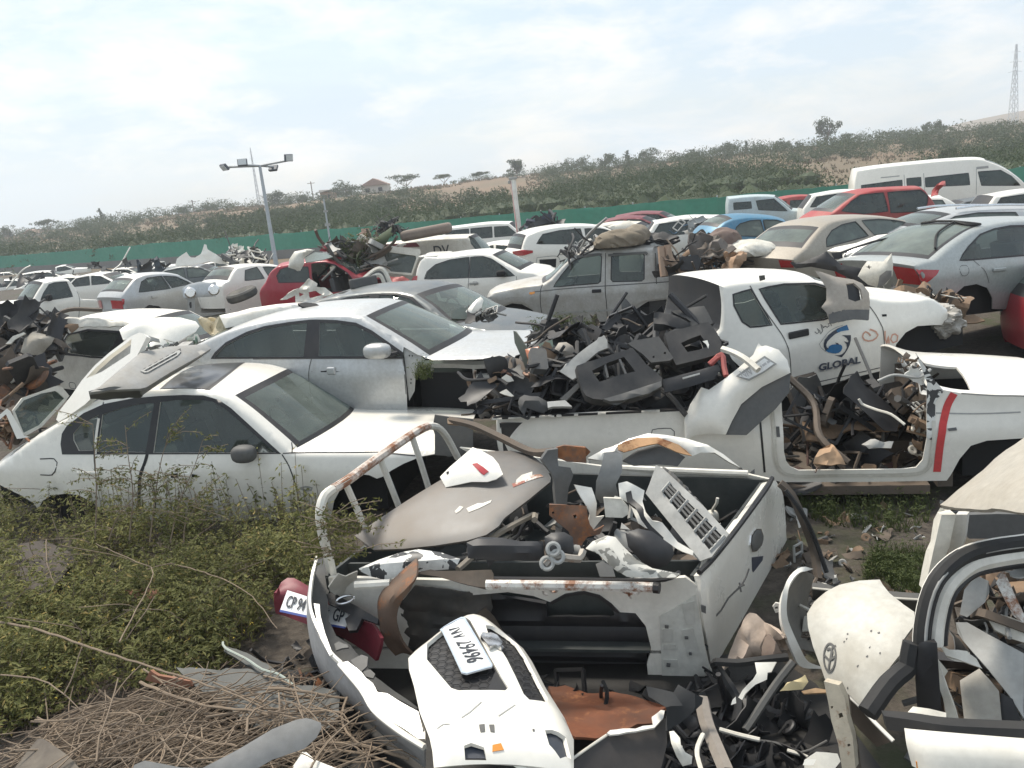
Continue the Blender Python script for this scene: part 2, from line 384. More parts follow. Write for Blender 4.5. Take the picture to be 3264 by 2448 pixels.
DRYG = leafmat('dry_grass', (.165, .13, .085), (.25, .20, .135), None, .3)
BARK = surf('bark', (.12, .085, .06), .9, dust=.4, dustcol=(.2, .16, .12))
TWIG = surf('dry_twig', (.21, .16, .115), .85, dust=.5, dustcol=(.36, .27, .18), scale=6)
def rv(s=1): 
    while 1:
        v = Vector((rnd.uniform(-1, 1), rnd.uniform(-1, 1), rnd.uniform(-1, 1)))
        if .05 < v.length < 1: return v*s
def leafquad(B, c, s, nrm=None, asp=.6):
    n_ = (nrm or rv()).normalized(); a = n_.orthogonal().normalized(); a = Matrix.Rotation(rnd.uniform(0, 6.28), 3, n_) @ a; b_ = n_.cross(a)
    B.add([c-a*s, c-b_*s*asp*.5+n_*s*.12, c+a*s, c+b_*s*asp*.5+n_*s*.12], [(0, 1, 2, 3)])
def crown(B, c, rx, rz, nleaf, s, lumps=7):
    L = [(c+Vector((rnd.gauss(0, .45)*rx, rnd.gauss(0, .45)*rx, rnd.uniform(-.55, .75)*rz)), rnd.uniform(.35, .6)) for _ in range(lumps)]
    for _ in range(nleaf):
        p, q = rnd.choice(L); d = rv(); d = d.normalized()*(d.length**.4)
        leafquad(B, p+Vector((d.x*rx*q, d.y*rx*q, d.z*rz*q)), s*rnd.uniform(.6, 1.4))
def tree(name, label, base, h, wd, style, group=None, leaf=None):
    o = thing(name, label, 'tree', Matrix.Translation(base), group)
    T = MB(); B = MB(); th = h*(.28 if style != 'pine' else .15)
    T.tube([(0, 0, -.3), (wd*.02, 0, th), (wd*.03, 0, h*.7)], [h*.03, h*.022, h*.008], 6)
    for k in range(5):
        a = rnd.uniform(0, 6.28); T.tube([(0, 0, th*.8), (math.cos(a)*wd*.22, math.sin(a)*wd*.22, h*.5), (math.cos(a)*wd*.38, math.sin(a)*wd*.38, h*.72)], [h*.016, h*.011, h*.005], 5)
    s = max(.2, min(h, wd)*.07)
    if style == 'flat':
        for k in range(6): crown(B, Vector((rnd.uniform(-.33, .33)*wd, rnd.uniform(-.3, .3)*wd, h*rnd.uniform(.66, .86))), wd*.3, h*.14, 130, s, 4)
    elif style == 'pine':
        for k in range(9):
            f = k/8; crown(B, Vector((rnd.uniform(-.06, .06)*wd, 0, h*(.2+.75*f))), wd*.5*(1-f*.75), h*.1, 90, s*.9, 5)
    else:
        for k in range(6): crown(B, Vector((rnd.uniform(-.26, .26)*wd, rnd.uniform(-.26, .26)*wd, h*rnd.uniform(.22, .80))), wd*.3, h*.26, 170, s, 5)
    T.build('trunk', BARK, o); B.build('crown', leaf or LEAFD, o, smooth=False)
    return o
# bush thicket behind the fence and scattered scrub: one mass nobody could count
B = MB()
_b = bmesh.new(); bmesh.ops.create_icosphere(_b, subdivisions=1, radius=1); ICO_V = [tuple(v.co) for v in _b.verts]; ICO_F = [tuple(v.index for v in f.verts) for f in _b.faces]; _b.free()
def bush(X, Y, rx, h, n, s):
    c = Vector((X, Y, gz(X, Y)+h*.45)); crown(B, c, rx, h*.62, n, s, 5)
    for _ in range(2 if Y < 90 else 0):
        q = c+Vector((rnd.uniform(-.3, .3)*rx, rnd.uniform(-.3, .3)*rx, -.1*h)); B.add([q+Vector((v[0]*rx*.50*rnd.uniform(.8, 1.15), v[1]*rx*.50*rnd.uniform(.8, 1.15), v[2]*h*.36*rnd.uniform(.8, 1.2))) for v in ICO_V], ICO_F)
for i in range(4200):
    a = rnd.uniform(-.74, .80); fy = fenceY(a); k = rnd.random()**1.15
    Y = fy + 3.2 + k*78*(.55+.5*vnoise(a*9, 3.3)) ; X = a*Y
    if vnoise(X*.075, Y*.05, 5) < .22 + .30*k: continue
    if a < -.42 and vnoise(X*.07, Y*.07, 9) < .42: continue
    h = rnd.uniform(1.5, 2.9)*(1.1-.35*k); s = .0050*Y**.80*rnd.uniform(.8, 1.2)
    bush(X, Y, h*rnd.uniform(.6, .95), h, 120, s)
for i in range(1900):
    a = rnd.uniform(-.74, .78); Y = rnd.uniform(90, 240); X = a*Y
    if vnoise(X*.05, Y*.03, 11) < .47: continue
    h = rnd.uniform(1.0, 2.8); bush(X, Y, h*rnd.uniform(.8, 1.6), h, 130, .22)
props(B.build('bushes', LEAFD, smooth=False), 'dense grey-green bushes covering the slope behind the green fence', 'bushes', kind='stuff')
# dry grass tufts on slope
B = MB()
for i in range(7000):
    a = rnd.uniform(-.72, .78); fy = fenceY(a); Y = fy+3+rnd.random()**.8*(190-fy*.6); X = a*Y
    if vnoise(X*.06, Y*.06, 21) < .4: continue
    z = gz(X, Y); s = .12+Y*.0011
    for k in range(3):
        p = Vector((X+rnd.uniform(-.6, .6), Y+rnd.uniform(-.6, .6), z)); d = Vector((rnd.uniform(-.4, .4), rnd.uniform(-.4, .4), 1))*s*rnd.uniform(1, 2); q = Vector((s*.5, rnd.uniform(-.2, .2), 0))
        B.add([p-q, p+q, p+d], [(0, 1, 2)])
props(B.build('dry_grass', DRYG, smooth=False), 'dry tan grass on the open slope', 'grass', kind='stuff')
# skyline trees: x, top y, base y, width px (full frame), style, depth
SKY = [('R 22,489 528 44 round 190','bushy dark tree furthest left on the skyline'),('R 105,472 505 50 flat 195','spreading tree with ragged top above low scrub at far left'),
 ('R 221,452 487 24 pine 190','small dark pointed tree on the left skyline'),('R 400,442 470 45 round 190','rounded bush tree right of the pointed tree'),
 ('R 455,437 462 46 round 195','low round tree left of the floodlight mast'),('R 590,410 447 66 round 190','wide dark tree just right of the floodlight mast'),
 ('R 655,421 447 40 round 190','rounded tree before the brown flat house'),('R 748,388 418 62 round 185','dark round tree between the two hill houses'),
 ('R 878,376 408 70 flat 185','umbrella-shaped tree right of the white gabled house'),('R 960,376 398 44 flat 190','flat thin tree on the hill right of the umbrella tree'),
 ('R 1116,345 373 42 round 185','dark tree above the red and white pole'),('R 1040,372 392 38 flat 190','low flat tree left of the red and white pole'),
 ('R 1245,332 362 66 round 190','broad clump of trees with spiky tops on the hill'),('R 1307,329 351 44 round 185','smooth dome-shaped dark tree on the hill'),
 ('R 1402,320 355 56 round 185','large ragged tree at the middle of the hill'),('R 1355,326 346 24 pine 190','thin wispy tree right of the dome tree'),
 ('R 1495,323 358 64 round 175','grey rounded tree standing lower on the hill'),('R 1572,308 332 50 round 190','pair of bushy tops on the hill crest'),
 ('R 1612,306 324 14 pine 190','tiny narrow tree on the crest'),('R 1690,300 320 40 round 190','low round bush tree on the crest left of the tall tree'),
 ('R 1786,252 297 48 tall 190','tall dark tree standing highest on the right skyline'),('R 1830,288 306 60 round 195','low spreading tree right of the tall tree'),
 ('R 1940,282 302 66 flat 190','wide flat tree on the right skyline'),('R 1999,262 286 26 round 190','left one of two small round trees close together'),('R 2027,258 284 30 round 190','right one of two small round trees close together'),
 ('R 2140,258 284 90 round 190','broad dark scrub tree at the right edge skyline')]
for s, lb in SKY:
    q = s.split(); k, xy, yb, wd, st, D = q[0], q[1], float(q[2]), float(q[3]), q[4], float(q[5])
    x, y = [float(v) for v in xy.split(',')]; c = 3264/2212
    top = at_d((x*c, y*c), D); bot = at_d((x*c, yb*c), D); px = D/FPX*c
    zb = gz(bot.x, bot.y); bot.z = zb
    tree({'pine':'pine_tree','flat':'acacia_tree'}.get(st, 'hill_tree'), lb, bot, max(2., top.z-zb), wd*px, 'round' if st == 'tall' else st, 'trees along the hill crest')
# ------------------------------------------------------------ fence: green net above a grey lower wall
GREEN = surf('green_net', (.05, .25, .17), .7, dust=.5, dustcol=(.14, .31, .24), scale=.35)
GWALL = surf('grey_wall', (.20, .20, .195), .9, dust=.5, dustcol=(.16, .14, .12), scale=.8)
fo = thing('boundary_fence', 'long green net fence above a low grey wall at the foot of the hill', 'fence', Matrix.Translation((-20, 60, 0)))
S = MB(); Wl = MB(); o = Vector((-20, 60, 0)); vs = []
for A_, B_ in ((FA_, FB), (FB, FC)):
    L = (B_-A_).length; dx = (B_-A_)/L; nrm = Vector((dx.y, -dx.x, 0)); k = int(L/.25); vs = []
    for i in range(k+1):
        p = A_+dx*(L*i/k)-o; q = nrm*(.03*math.sin(i*2.1)+.05*(vnoise(i*.21, 1)-.5)); top = 1.30+.10*(vnoise(i*.13, 7)-.5)+.05*(vnoise(i*.9, 2)-.5)
        for j in range(8): vs.append(p+q*(1 if j % 2 else -1)+Vector((0, 0, .60+top*j/7)))
    S.add(vs, [(i*8+j, (i+1)*8+j, (i+1)*8+j+1, i*8+j+1) for i in range(k) for j in range(7)])
    Wl.box((A_+B_)/2-o+Vector((0, 0, .33)), (L, .14, .66), Matrix.Rotation(math.atan2(dx.y, dx.x), 3, 'Z'))
    for i in range(0, int(L/3)):
        p_ = A_+dx*(i*3.)-o-nrm*.12; P_ = MB(); P_.tube([p_, p_+Vector((0, 0, 2.0))], .035, 6); P_.build('post', GALV, fo)
S.build('green_net', GREEN, fo, solid=.01); Wl.build('grey_wall_base', GWALL, fo)
# ------------------------------------------------------------ masts, poles, houses, pylons
def pole2(a, b, d): return at_d(pts(a)[0], d), at_d(pts(b)[0], d)
b0, t0 = pole2('R 597,572', 'R 561,358', 34); b0.z = min(b0.z, gz(b0.x, b0.y))
mo = thing('floodlight_mast', 'leaning grey steel mast with a crossbar of floodlights', 'light mast', Matrix.Translation(b0))
P_ = MB(); P_.tube([(0, 0, -.2), t0-b0], [.11, .06], 10); P_.build('pole', GALV, mo)
x0 = at_d(pts('R 485,361')[0], 33.6)-b0; x1 = at_d(pts('R 624,346')[0], 34.3)-b0; c0 = t0-b0
P_ = MB(); P_.tube([x0, c0, x1], .05, 6); P_.build('crossbar', GALV, mo)
p3 = c0+Vector((-.5, -.7, .05)); p4 = c0+Vector((.35, .8, -.05)); P_ = MB(); P_.tube([p3, c0, p4], .045, 6); P_.build('crossbar', GALV, mo)
LAMPB = surf('lamp_housing', (.10, .11, .13), .5, dust=.2); LAMPG = surf('lamp_glass', (.62, .64, .63), .15, dust=.1)
for (c, d, z) in ((x0, (-.5, -.6, -.6), 0), (x1, (.8, -.7, -.2), .1), (p3, (.15, -1, .3), .1), (p4, (.1, .6, -.6), -.05)):
    q = Vector(d).to_track_quat('Z', 'Y').to_matrix(); P_ = MB(); P_.box(c+Vector((0, 0, z)), (.40, .30, .10), q); lo = P_.build('floodlight', LAMPB, mo, bev=.02)
    P_ = MB(); P_.box(c+Vector((0, 0, z))+q @ Vector((0, 0, .07)), (.33, .24, .03), q); P_.build('lamp_glass', LAMPG, lo)
b0, t0 = pole2('R 1124,502', 'R 1108,388', 30); b0.z = 0
mo = thing('marker_pole', 'white pole with a faded red face rising from the car rows', 'pole', Matrix.Translation(b0))
P_ = MB(); P_.box((0, 0, 0), (.001, .001, .001)); 
P_ = MB(); P_.tube([(0, 0, -.1), t0-b0], .105, 8); P_.build('pole', WHITE2, mo)
P_ = MB(); P_.tube([Vector((-.08, -.04, .5)), (t0-b0)+Vector((-.08, -.04, -.05))], .02, 6); P_.build('red_strip', surf('pale_red', (.60, .22, .22), .5, dust=.3), mo)
P_ = MB(); P_.box((t0-b0)+Vector((0, 0, .05)), (.32, .22, .1)); P_.box((t0-b0)+Vector((-.15, 0, -.08)), (.1, .12, .12)); P_.build('top_fitting', LGREY, mo, bev=.02)
b0, t0 = pole2('R 711,505', 'R 699,430', 46); b0.z = 0
mo = thing('thin_post', 'thin pale utility post in front of the bushes', 'post', Matrix.Translation(b0))
P_ = MB(); P_.tube([(0, 0, 0), t0-b0], [.07, .05], 6); P_.build('pole', GALV, mo)
P_ = MB(); P_.box((t0-b0)*.62, (.3, .12, .16)); P_.box((t0-b0)*.82, (.24, .12, .12)); P_.build('insulator', LGREY, mo)
def lattice(B, b, h, w0, w1, n, th):
    pr = None
    for i in range(n+1):
        f = i/n; s = w0*(1-f)+w1*f; z = h*f; q = [b+Vector((sx*s/2, sy*s/2, z)) for sx, sy in ((-1,-1),(1,-1),(1,1),(-1,1))]
        if pr:
            for j in range(4): B.tube([pr[j], q[j]], th, 4, cap=False); B.tube([pr[j], q[(j+1) % 4]], th*.6, 4, cap=False); B.tube([pr[(j+1) % 4], q[j]], th*.6, 4, cap=False)
        pr = q
def pylon(lbl, bs, ts, D, w0, th):
    b_ = at_d(pts(bs)[0], D); t_ = at_d(pts(ts)[0], D); gx = gz(b_.x, b_.y); b_.z = min(b_.z, gx) 
    o_ = thing('power_pylon', lbl, 'pylon', Matrix.Translation(b_)); h = t_.z-b_.z; P_ = MB(); lattice(P_, Vector((0, 0, 0)), h, w0, w0*.12, 12, th); P_.build('lattice_tower', surf('pylon_steel', (.5, .53, .56), .6, dust=0), o_)
    P_ = MB()
    for f, l in ((.72, .9), (.82, .75), (.92, .55)):
        z = h*f; P_.tube([(-w0*l, 0, z), (0, 0, z+.4), (w0*l, 0, z)], th*.8, 4)
    P_.build('cross_arms', MATS['pylon_steel'], o_)
pylon('tall lattice power pylon on the far right skyline', 'R 2189,242', 'R 2187,100', 300, 3.0, .10)
pylon('thin lattice pylon tip behind the floodlight mast', 'R 560,440', 'R 556,320', 230, .8, .05)
def house(lbl, x0, y0, x1, y1, D, wall, roof, gable=True):
    a_ = at_d((x0*3264/2212, y1*3264/2212), D); b_ = at_d((x1*3264/2212, y1*3264/2212), D); t_ = at_d((x0*3264/2212, y0*3264/2212), D)
    wd = (b_-a_).length; zb = min(gz(a_.x, a_.y), a_.z)-.3; h = t_.z-zb; c = (a_+b_)/2; c.z = zb
    o_ = thing('hill_house', lbl, 'house', Matrix.Translation(c)); P_ = MB(); P_.box((0, 3, h*.32), (wd*.9, 6, h*.64)); P_.build('wall', wall, o_)
    P_ = MB(); r_ = [(-wd*.5, -.5), (0, h*.36) if gable else (-wd*.45, h*.15), (wd*.5, -.5) if gable else (wd*.5, h*.12)]
    vs = [Vector((x, y, h*.64+(z if z > 0 else -.1))) for y in (-.6, 6.6) for x, z in r_]
    P_.add(vs, [(0, 1, 2), (5, 4, 3), (0, 3, 4, 1), (1, 4, 5, 2), (0, 2, 5, 3)]); P_.build('roof', roof, o_, smooth=False)
    for k in (-.25, .2):
        P_ = MB(); P_.box((wd*k, -.03, h*.36), (wd*.14, .1, h*.22)); P_.build('window', VOID, o_)
HW = surf('house_white', (.62, .58, .52), .8, dust=.2); HB = surf('house_brown', (.34, .22, .15), .85, dust=.2); HR = surf('house_roof', (.32, .20, .16), .7, dust=.3)
house('white gabled house with a dull red roof on the hill', 778, 388, 840, 408, 190, HW, HR)
house('small brown flat-roofed house between trees on the hill', 690, 404, 718, 420, 190, HB, HW, False)
house('low pale house half hidden at the far left skyline', 50, 497, 84, 516, 190, HW, HR)
for x, y0, y1, lb in ((418, 432, 450, 'thin wooden utility pole left of the floodlight mast'), (674, 392, 412, 'thin wooden utility pole near the brown house'), (187, 482, 495, 'short utility pole on the left skyline')):
    c = 3264/2212; b_ = at_d((x*c, y1*c), 190); t_ = at_d((x*c, y0*c), 190); b_.z = min(b_.z, gz(b_.x, b_.y)); P_ = MB(); P_.tube([b_, Vector((b_.x, b_.y, t_.z))], .12, 5); P_.tube([Vector((b_.x-.9, b_.y, t_.z-.4)), Vector((b_.x+.9, b_.y, t_.z-.4))], .08, 4)
    props(P_.build('utility_pole', BARK), lb, 'utility pole')

# ------------------------------------------------------------ air between the yard and the hill
m, t, out = nt('air_haze'); pv = N(t, 'ShaderNodeVolumePrincipled'); pv.inputs['Color'].default_value = (.90, .95, 1, 1); pv.inputs['Density'].default_value = .0009; pv.inputs['Anisotropy'].default_value = .2; t.links.new(pv.outputs[0], out.inputs[1])
hb = MB(); hb.box((0, 480, 30), (3300, 1010, 72)); props(hb.build('haze', m, smooth=False, recenter=False), kind='stuff')
# ------------------------------------------------------------ car builder
def place(pa, pb, L, yaw, W, side, xa, za, roll=0):
    da, db = ray(_p(pa)), ray(_p(pb)); y = R(yaw); tau = 0.
    for _ in range(20):
        hx, hy = L*math.cos(y)*math.cos(tau), L*math.sin(y)*math.cos(tau)
        det = -da.x*db.y+db.x*da.y
        # b*db - a*da = h
        a = (hx*db.y-hy*db.x)/(-da.x*db.y+da.y*db.x); b = (hx*da.y-hy*da.x)/(db.x*da.y-db.y*da.x)
        dz = b*db.z-a*da.z; tau = math.asin(max(-.5, min(.5, dz/L)))
    A = CAM+da*a
    X = Vector((math.cos(y)*math.cos(tau), math.sin(y)*math.cos(tau), math.sin(tau))); Y = Vector((-math.sin(y), math.cos(y), 0)); Z = X.cross(Y)
    if roll: q = Matrix.Rotation(R(roll), 3, X); Y = q @ Y; Z = q @ Z
    o = A-X*xa-Y*(side*W/2)-Z*za
    return Matrix(((X.x, Y.x, Z.x, o.x), (X.y, Y.y, Z.y, o.y), (X.z, Y.z, Z.z, o.z), (0, 0, 0, 1)))
def prm(M, side, W, y=None):
    Mi = M.inverted(); c = Mi @ CAM; R3 = Mi.to_3x3(); yy = side*W/2 if y is None else y
    def f(s):
        if not isinstance(s, str): return [Vector(p) for p in s]
        out = []
        for p in pts(s):
            d = R3 @ ray(p); k = (yy-c.y)/d.y; q = c+d*k; out.append(Vector((q.x, q.z)))
        return out
    return f
class Car:
    def __init__(s, name, label, cat, M, W, side, regions, bottom, paint, end=(0, 0), zb=.95, rt=.76, r=.045, sp=.09, group=None, zc=None, solid=.012, flat=False):
        s.o = thing(name, label, cat, M, group); s.M, s.W, s.side, s.paint, s.r, s.sp = M, W, side, paint, r, sp
        s.F = prm(M, side, W); s.solid = solid; s.flat = flat
        s.reg = []; top = []
        for i, (nm, p, cr, bw) in enumerate(regions):
            q = catmull([Vector((v.x, v.y, 0)) for v in s.F(p)], max(sp*1.2, .08)); q = [v.to_2d() for v in q]
            c1, b1 = (regions[i+1][2], regions[i+1][3]) if i+1 < len(regions) else end
            s.reg.append((nm, q, cr, bw, c1, b1)); top += q if not top else (q[1:] if (q[0]-top[-1]).length < .02 else q)
        s.top = top; s.bot = s.F(bottom); s.poly = top+s.bot
        a = np.array([(p.x, p.y) for p in s.poly]); s.x0, s.x1 = a[:, 0].min(), a[:, 0].max()
        s.zr = max(p.y for p in top); s.zb = zb; s.rt = rt; s.zc = zc or zb-.17
    def edgepts(s):
        q = dens(s.top+s.bot, s.sp)[:0]; n = len(s.top); out = []; c = sum((p.y for p in s.poly))/len(s.poly)
        T = []
        for a, b in zip(s.top, s.top[1:]):
            k = max(1, int(math.ceil((b-a).length/s.sp))); T += [a.lerp(b, j/k) for j in range(k)]
        T.append(s.top[-1])
        for i in range(1, len(T)-1):
            e = T[i+1]-T[i-1]
            if e.length < 1e-6: continue
            e.normalize(); nn = Vector((e.y, -e.x))
            for k in (.22, .55, 1.0): out.append(T[i]+nn*s.r*k)
        return out
    def y(s, P):
        P = np.atleast_2d(np.asarray(P, float)); x, z = P[:, 0], P[:, 1]
        u = np.clip((x-(s.x0+s.x1)/2)/((s.x1-s.x0)/2), -1, 1)
        pl = 1-.035*np.abs(u)**3-.09*np.abs(u)**9
        zb, zc = s.zb, s.zc
        if s.flat: ks = [(.1, .96), (.35, .985), (.6, 1), (zb, .995), (s.zr, s.rt)]
        else: ks = [(.05, .90), (.22, .935), (.42, .972), (zc-.05, .998), (zc, 1.0), (zc+.03, .982), (zb, .948), (max(s.zr, zb+.05), s.rt)]
        se = np.interp(z, [k[0] for k in ks], [k[1] for k in ks]); y = s.W/2*pl*se
        d = segdist(s.top, P, False); k = np.clip((s.r-d)/s.r, 0, 1); y = y-s.r*(1-np.sqrt(1-k**2*.96))
        return y
    def S(s, P, side=None, off=0.):
        if len(P) == 0: return []
        sd = s.side if side is None else side; yy = s.y([(p[0], p[1]) for p in P])
        return [Vector((p[0], sd*(v+off), p[1])) for p, v in zip(P, yy)]
    def sp3(s, i, f, tt, off=0):
        nm, q, c0, b0, c1, b1 = s.reg[i]; g = f*(len(q)-1); k = min(int(g), len(q)-2); p = q[k].lerp(q[k+1], g-k)
        return s.strip_row([p], [f], i, [tt], off)[0][0]
    def strip_row(s, q, fr, i, ts, off=0):
        nm, _, c0, b0, c1, b1 = s.reg[i]; ye = s.y([(p.x, p.y) for p in q]); rows = []
        for p, f, e in zip(q, fr, ye):
            cr = c0+(c1-c0)*f; bw = b0+(b1-b0)*f
            rows.append([Vector((p.x+bw*(1-abs(t)**2.2), t*(e+.0), p.y+cr*(1-abs(t)**2.4)+off)) for t in ts])
        return rows
    TS = [-1, -.975, -.93, -.86, -.75, -.55, -.3, 0, .3, .55, .75, .86, .93, .975, 1]
    def strips(s, glass=GLASSW, skip=('open',), mats={}, glassmats={}):
        B = MB(); T = s.TS; nT = len(T)
        for i, (nm, q, *_r) in enumerate(s.reg):
            if nm in skip: continue
            fr = np.linspace(0, 1, len(q)); rows = s.strip_row(q, fr, i, T)
            vs = [v for r_ in rows for v in r_]
            fc = []; 
            for a in range(len(q)-1):
                for b in range(nT-1): fc.append((a*nT+b, (a+1)*nT+b, (a+1)*nT+b+1, a*nT+b+1))
            if nm in ('windshield', 'rear_window'):
                inn = [f for k, f in enumerate(fc) if .0 <= (k//(nT-1)) and 2 <= k % (nT-1) < nT-3]; out = [f for f in fc if f not in set(inn)]
                v1, f1 = submesh(vs, inn); n = len(q)-1; bw = max(1, 1)
                fm = [1 if ((k//(nT-5)) < 1 or (k//(nT-5)) >= n-1 or k % (nT-5) in (0, nT-6)) else 0 for k in range(len(f1))]
                mk(nm, v1, f1, [glassmats.get(nm, glass), BLACK], s.o, fm=fm); v2, f2 = submesh(vs, out); B.add(v2, f2)
            elif nm in ('bonnet', 'boot_lid', 'tail', 'front', 'cab_back', 'roof') and nm in mats: mk(nm if nm not in ('tail', 'front') else nm+'_panel', vs, fc, mats[nm], s.o, solid=s.solid)
            elif nm in ('bonnet', 'boot_lid'): mk(nm, vs, fc, s.paint, s.o, solid=s.solid)
            elif nm in ('tail', 'front'): mk(('rear' if nm == 'tail' else 'front')+'_bumper', vs, fc, s.paint, s.o, solid=s.solid)
            else: B.add(vs, fc)
        s.B = B
    def sides(s, windows=(), doors=(), holes=(), wglass=GLASS, farholes=None, door_paint=None, doorname='door', farside=True, noglass=()):
        win = [s.F(x) for x in windows]; hol = [s.F(x) for x in holes]; dr = [s.F(x) for x in doors]; s.win = win
        V, Fc, tag = cdt(s.poly, win+hol, dr, s.sp, edge=s.edgepts()); V3 = s.S(V)
        for k in range(len(dr)):
            vs, fs = submesh(V3, [f for f, t_ in zip(Fc, tag) if t_ == k+1])
            if fs: mk(doorname, vs, s.fix(fs, vs, s.side), door_paint or s.paint, s.o, solid=s.solid)
        vs, fs = submesh(V3, [f for f, t_ in zip(Fc, tag) if t_ == 0]); s.B.add(vs, s.fix(fs, vs, s.side))
        if farside:
            V, Fc, tag = cdt(s.poly, win+hol, [], s.sp*1.6, edge=s.edgepts()); V3 = s.S(V, -s.side); vs, fs = submesh(V3, Fc); s.B.add(vs, s.fix(fs, vs, -s.side))
        s.B.build('body', s.paint, s.o, solid=s.solid)
        for k, wn in enumerate(win):
            if k in noglass: continue
            for sd in ((s.side, -s.side) if farside else (s.side,)):
                V, Fc, tag = cdt(wn, [], [], .14); vs = s.S(V, sd, -.008); mk('side_window', vs, s.fix(Fc, vs, sd), wglass, s.o)
        return s
    def fix(s, fs, vs, sd):
        out = []
        for f in fs:
            a, b, c = vs[f[0]], vs[f[1]], vs[f[2]]; n_ = (b-a).cross(c-a)
            out.append(tuple(f) if n_.y*sd > 0 else tuple(reversed(f)))
        return out
    def decal(s, name, poly, mat, off=.003, holes=(), sd=None, solid=0, sp=None, parent=None):
        p = s.F(poly); V, Fc, tag = cdt(p, [s.F(h) for h in holes], [], sp or s.sp); sd = sd or s.side; vs = s.S(V, sd, off)
        return mk(name, vs, s.fix(Fc, vs, sd), mat, parent or s.o, solid=solid)
    def trim(s, name='window_trim', wd=.035, mat=None, off=.004):
        B = MB()
        for wn in s.win:
            p = dens(wn, .12); n = len(p); ar = sum(p[i].x*p[(i+1) % n].y-p[(i+1) % n].x*p[i].y for i in range(n)); sg = 1 if ar > 0 else -1
            o = []
            for i in range(n):
                e = (p[(i+1) % n]-p[i-1]); e = e.normalized() if e.length else Vector((1, 0)); o.append(p[i]+Vector((e.y, -e.x))*sg*wd)
            for sd in (s.side,):
                a = s.S(p, sd, off); b = s.S(o, sd, off); B.add(a+b, [(i, (i+1) % n, n+(i+1) % n, n+i) for i in range(n)])
        B.build(name, mat or BLACK, s.o)
    def ribbon(s, name, lines, wd, mat, off=.003, parent=None, sm=True):
        B = MB()
        for ln in lines:
            p = s.F(ln); p = [v.to_2d() for v in catmull([Vector((v.x, v.y, 0)) for v in p], .06)] if sm else dens(p, .06)[:-1]; n = len(p); a = []; b = []
            for i in range(n):
                e = (p[min(i+1, n-1)]-p[max(i-1, 0)]); e = e.normalized() if e.length else Vector((1, 0)); k = Vector((-e.y, e.x))*wd/2; a.append(p[i]+k); b.append(p[i]-k)
            va = s.S(a, None, off); vb = s.S(b, None, off); B.add(va+vb, [(i, i+1, n+i+1, n+i) for i in range(n-1)])
        return B.build(name, mat, parent or s.o)
    def patch(s, name, i, f0, f1, t0, t1, mat, off=.012, nf=3, nt_=6, parent=None):
        rows = []
        nm, q, *_r = s.reg[i]; fr = np.linspace(f0, f1, nf+1); qs = []
        for f in fr: g = f*(len(q)-1); k = min(int(g), len(q)-2); qs.append(q[k].lerp(q[k+1], g-k))
        rows = s.strip_row(qs, fr, i, list(np.linspace(t0, t1, nt_+1))); 
        c = Vector(((s.x0+s.x1)/2, 0, .6 if nm in ('tail', 'front') else -2)); vs = [v+(v-c).normalized()*off for r_ in rows for v in r_]
        w_ = nt_+1; return mk(name, vs, [(a*w_+b, (a+1)*w_+b, (a+1)*w_+b+1, a*w_+b+1) for a in range(nf) for b in range(nt_)], mat, parent or s.o)
    def ft(s, i, px):
        d = ray(_p(px)); best = (9, 0, 0)
        for f in np.linspace(0, 1, 41):
            for tt_ in np.linspace(-1, 1, 41):
                v = s.M @ s.sp3(i, f, tt_)-CAM; e = (v-d*(v.dot(d)/d.dot(d))).length
                if e < best[0]: best = (e, f, tt_)
        return best[1:]
    def quadpatch(s, name, i, corners, mat, off, nf=8, nt_=8):   # corners: near rear, near front, far front, far rear (pixels)
        c = [s.ft(i, k) for k in corners]; vs = []
        for a in range(nf+1):
            for b in range(nt_+1):
                u, v = a/nf, b/nt_; g = [(1-u)*(1-v)*c[0][k]+u*(1-v)*c[1][k]+u*v*c[2][k]+(1-u)*v*c[3][k] for k in (0, 1)]; vs.append(s.sp3(i, g[0], g[1])+Vector((0, 0, off)))
        w_ = nt_+1; return mk(name, vs, [(a*w_+b, (a+1)*w_+b, (a+1)*w_+b+1, a*w_+b+1) for a in range(nf) for b in range(nt_)], mat, s.o)
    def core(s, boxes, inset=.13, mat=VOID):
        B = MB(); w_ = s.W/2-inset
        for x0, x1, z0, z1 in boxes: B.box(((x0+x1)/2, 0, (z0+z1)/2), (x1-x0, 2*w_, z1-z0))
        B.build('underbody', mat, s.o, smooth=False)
    def seats(s, xs, z=.55, fwd=1, mat=SEATM):
        for k, x in enumerate(xs):
            for yy in ((-.38, .38) if k == 0 else (0,)):
                B = MB(); w_ = .46 if k == 0 else 1.2; q = Matrix.Rotation(-.25*fwd, 3, 'Y')
                B.box((x, yy, z+.22), (.14, w_, .55), q); B.box((x-.08*fwd, yy, z+.57), (.09, w_*.55, .18), q); B.box((x+.26*fwd, yy, z-.02), (.5, w_, .14))
                B.build('seat', mat, s.o, bev=.03)
    def dash(s, x, z=.86, fwd=1, mat=BLACK):
        B = MB(); B.box((x, 0, z-.1), (.45, s.W-.4, .22)); d = B.build('dashboard', mat, s.o, bev=.05)
        B = MB(); th = [2*math.pi*i/20 for i in range(21)]; c = Vector((x-.38*fwd, .35, z)); q = Matrix.Rotation(-.45*fwd, 3, 'Y')
        B.tube([c+q @ Vector((0, .18*math.cos(a), .18*math.sin(a))) for a in th], .015, 5); B.tube([c+q @ Vector((0, -.17, 0)), c+q @ Vector((0, .17, 0))], .015, 5); B.tube([c, c+Vector((.3*fwd, 0, -.1))], .03, 6); B.build('steering_wheel', mat, s.o)
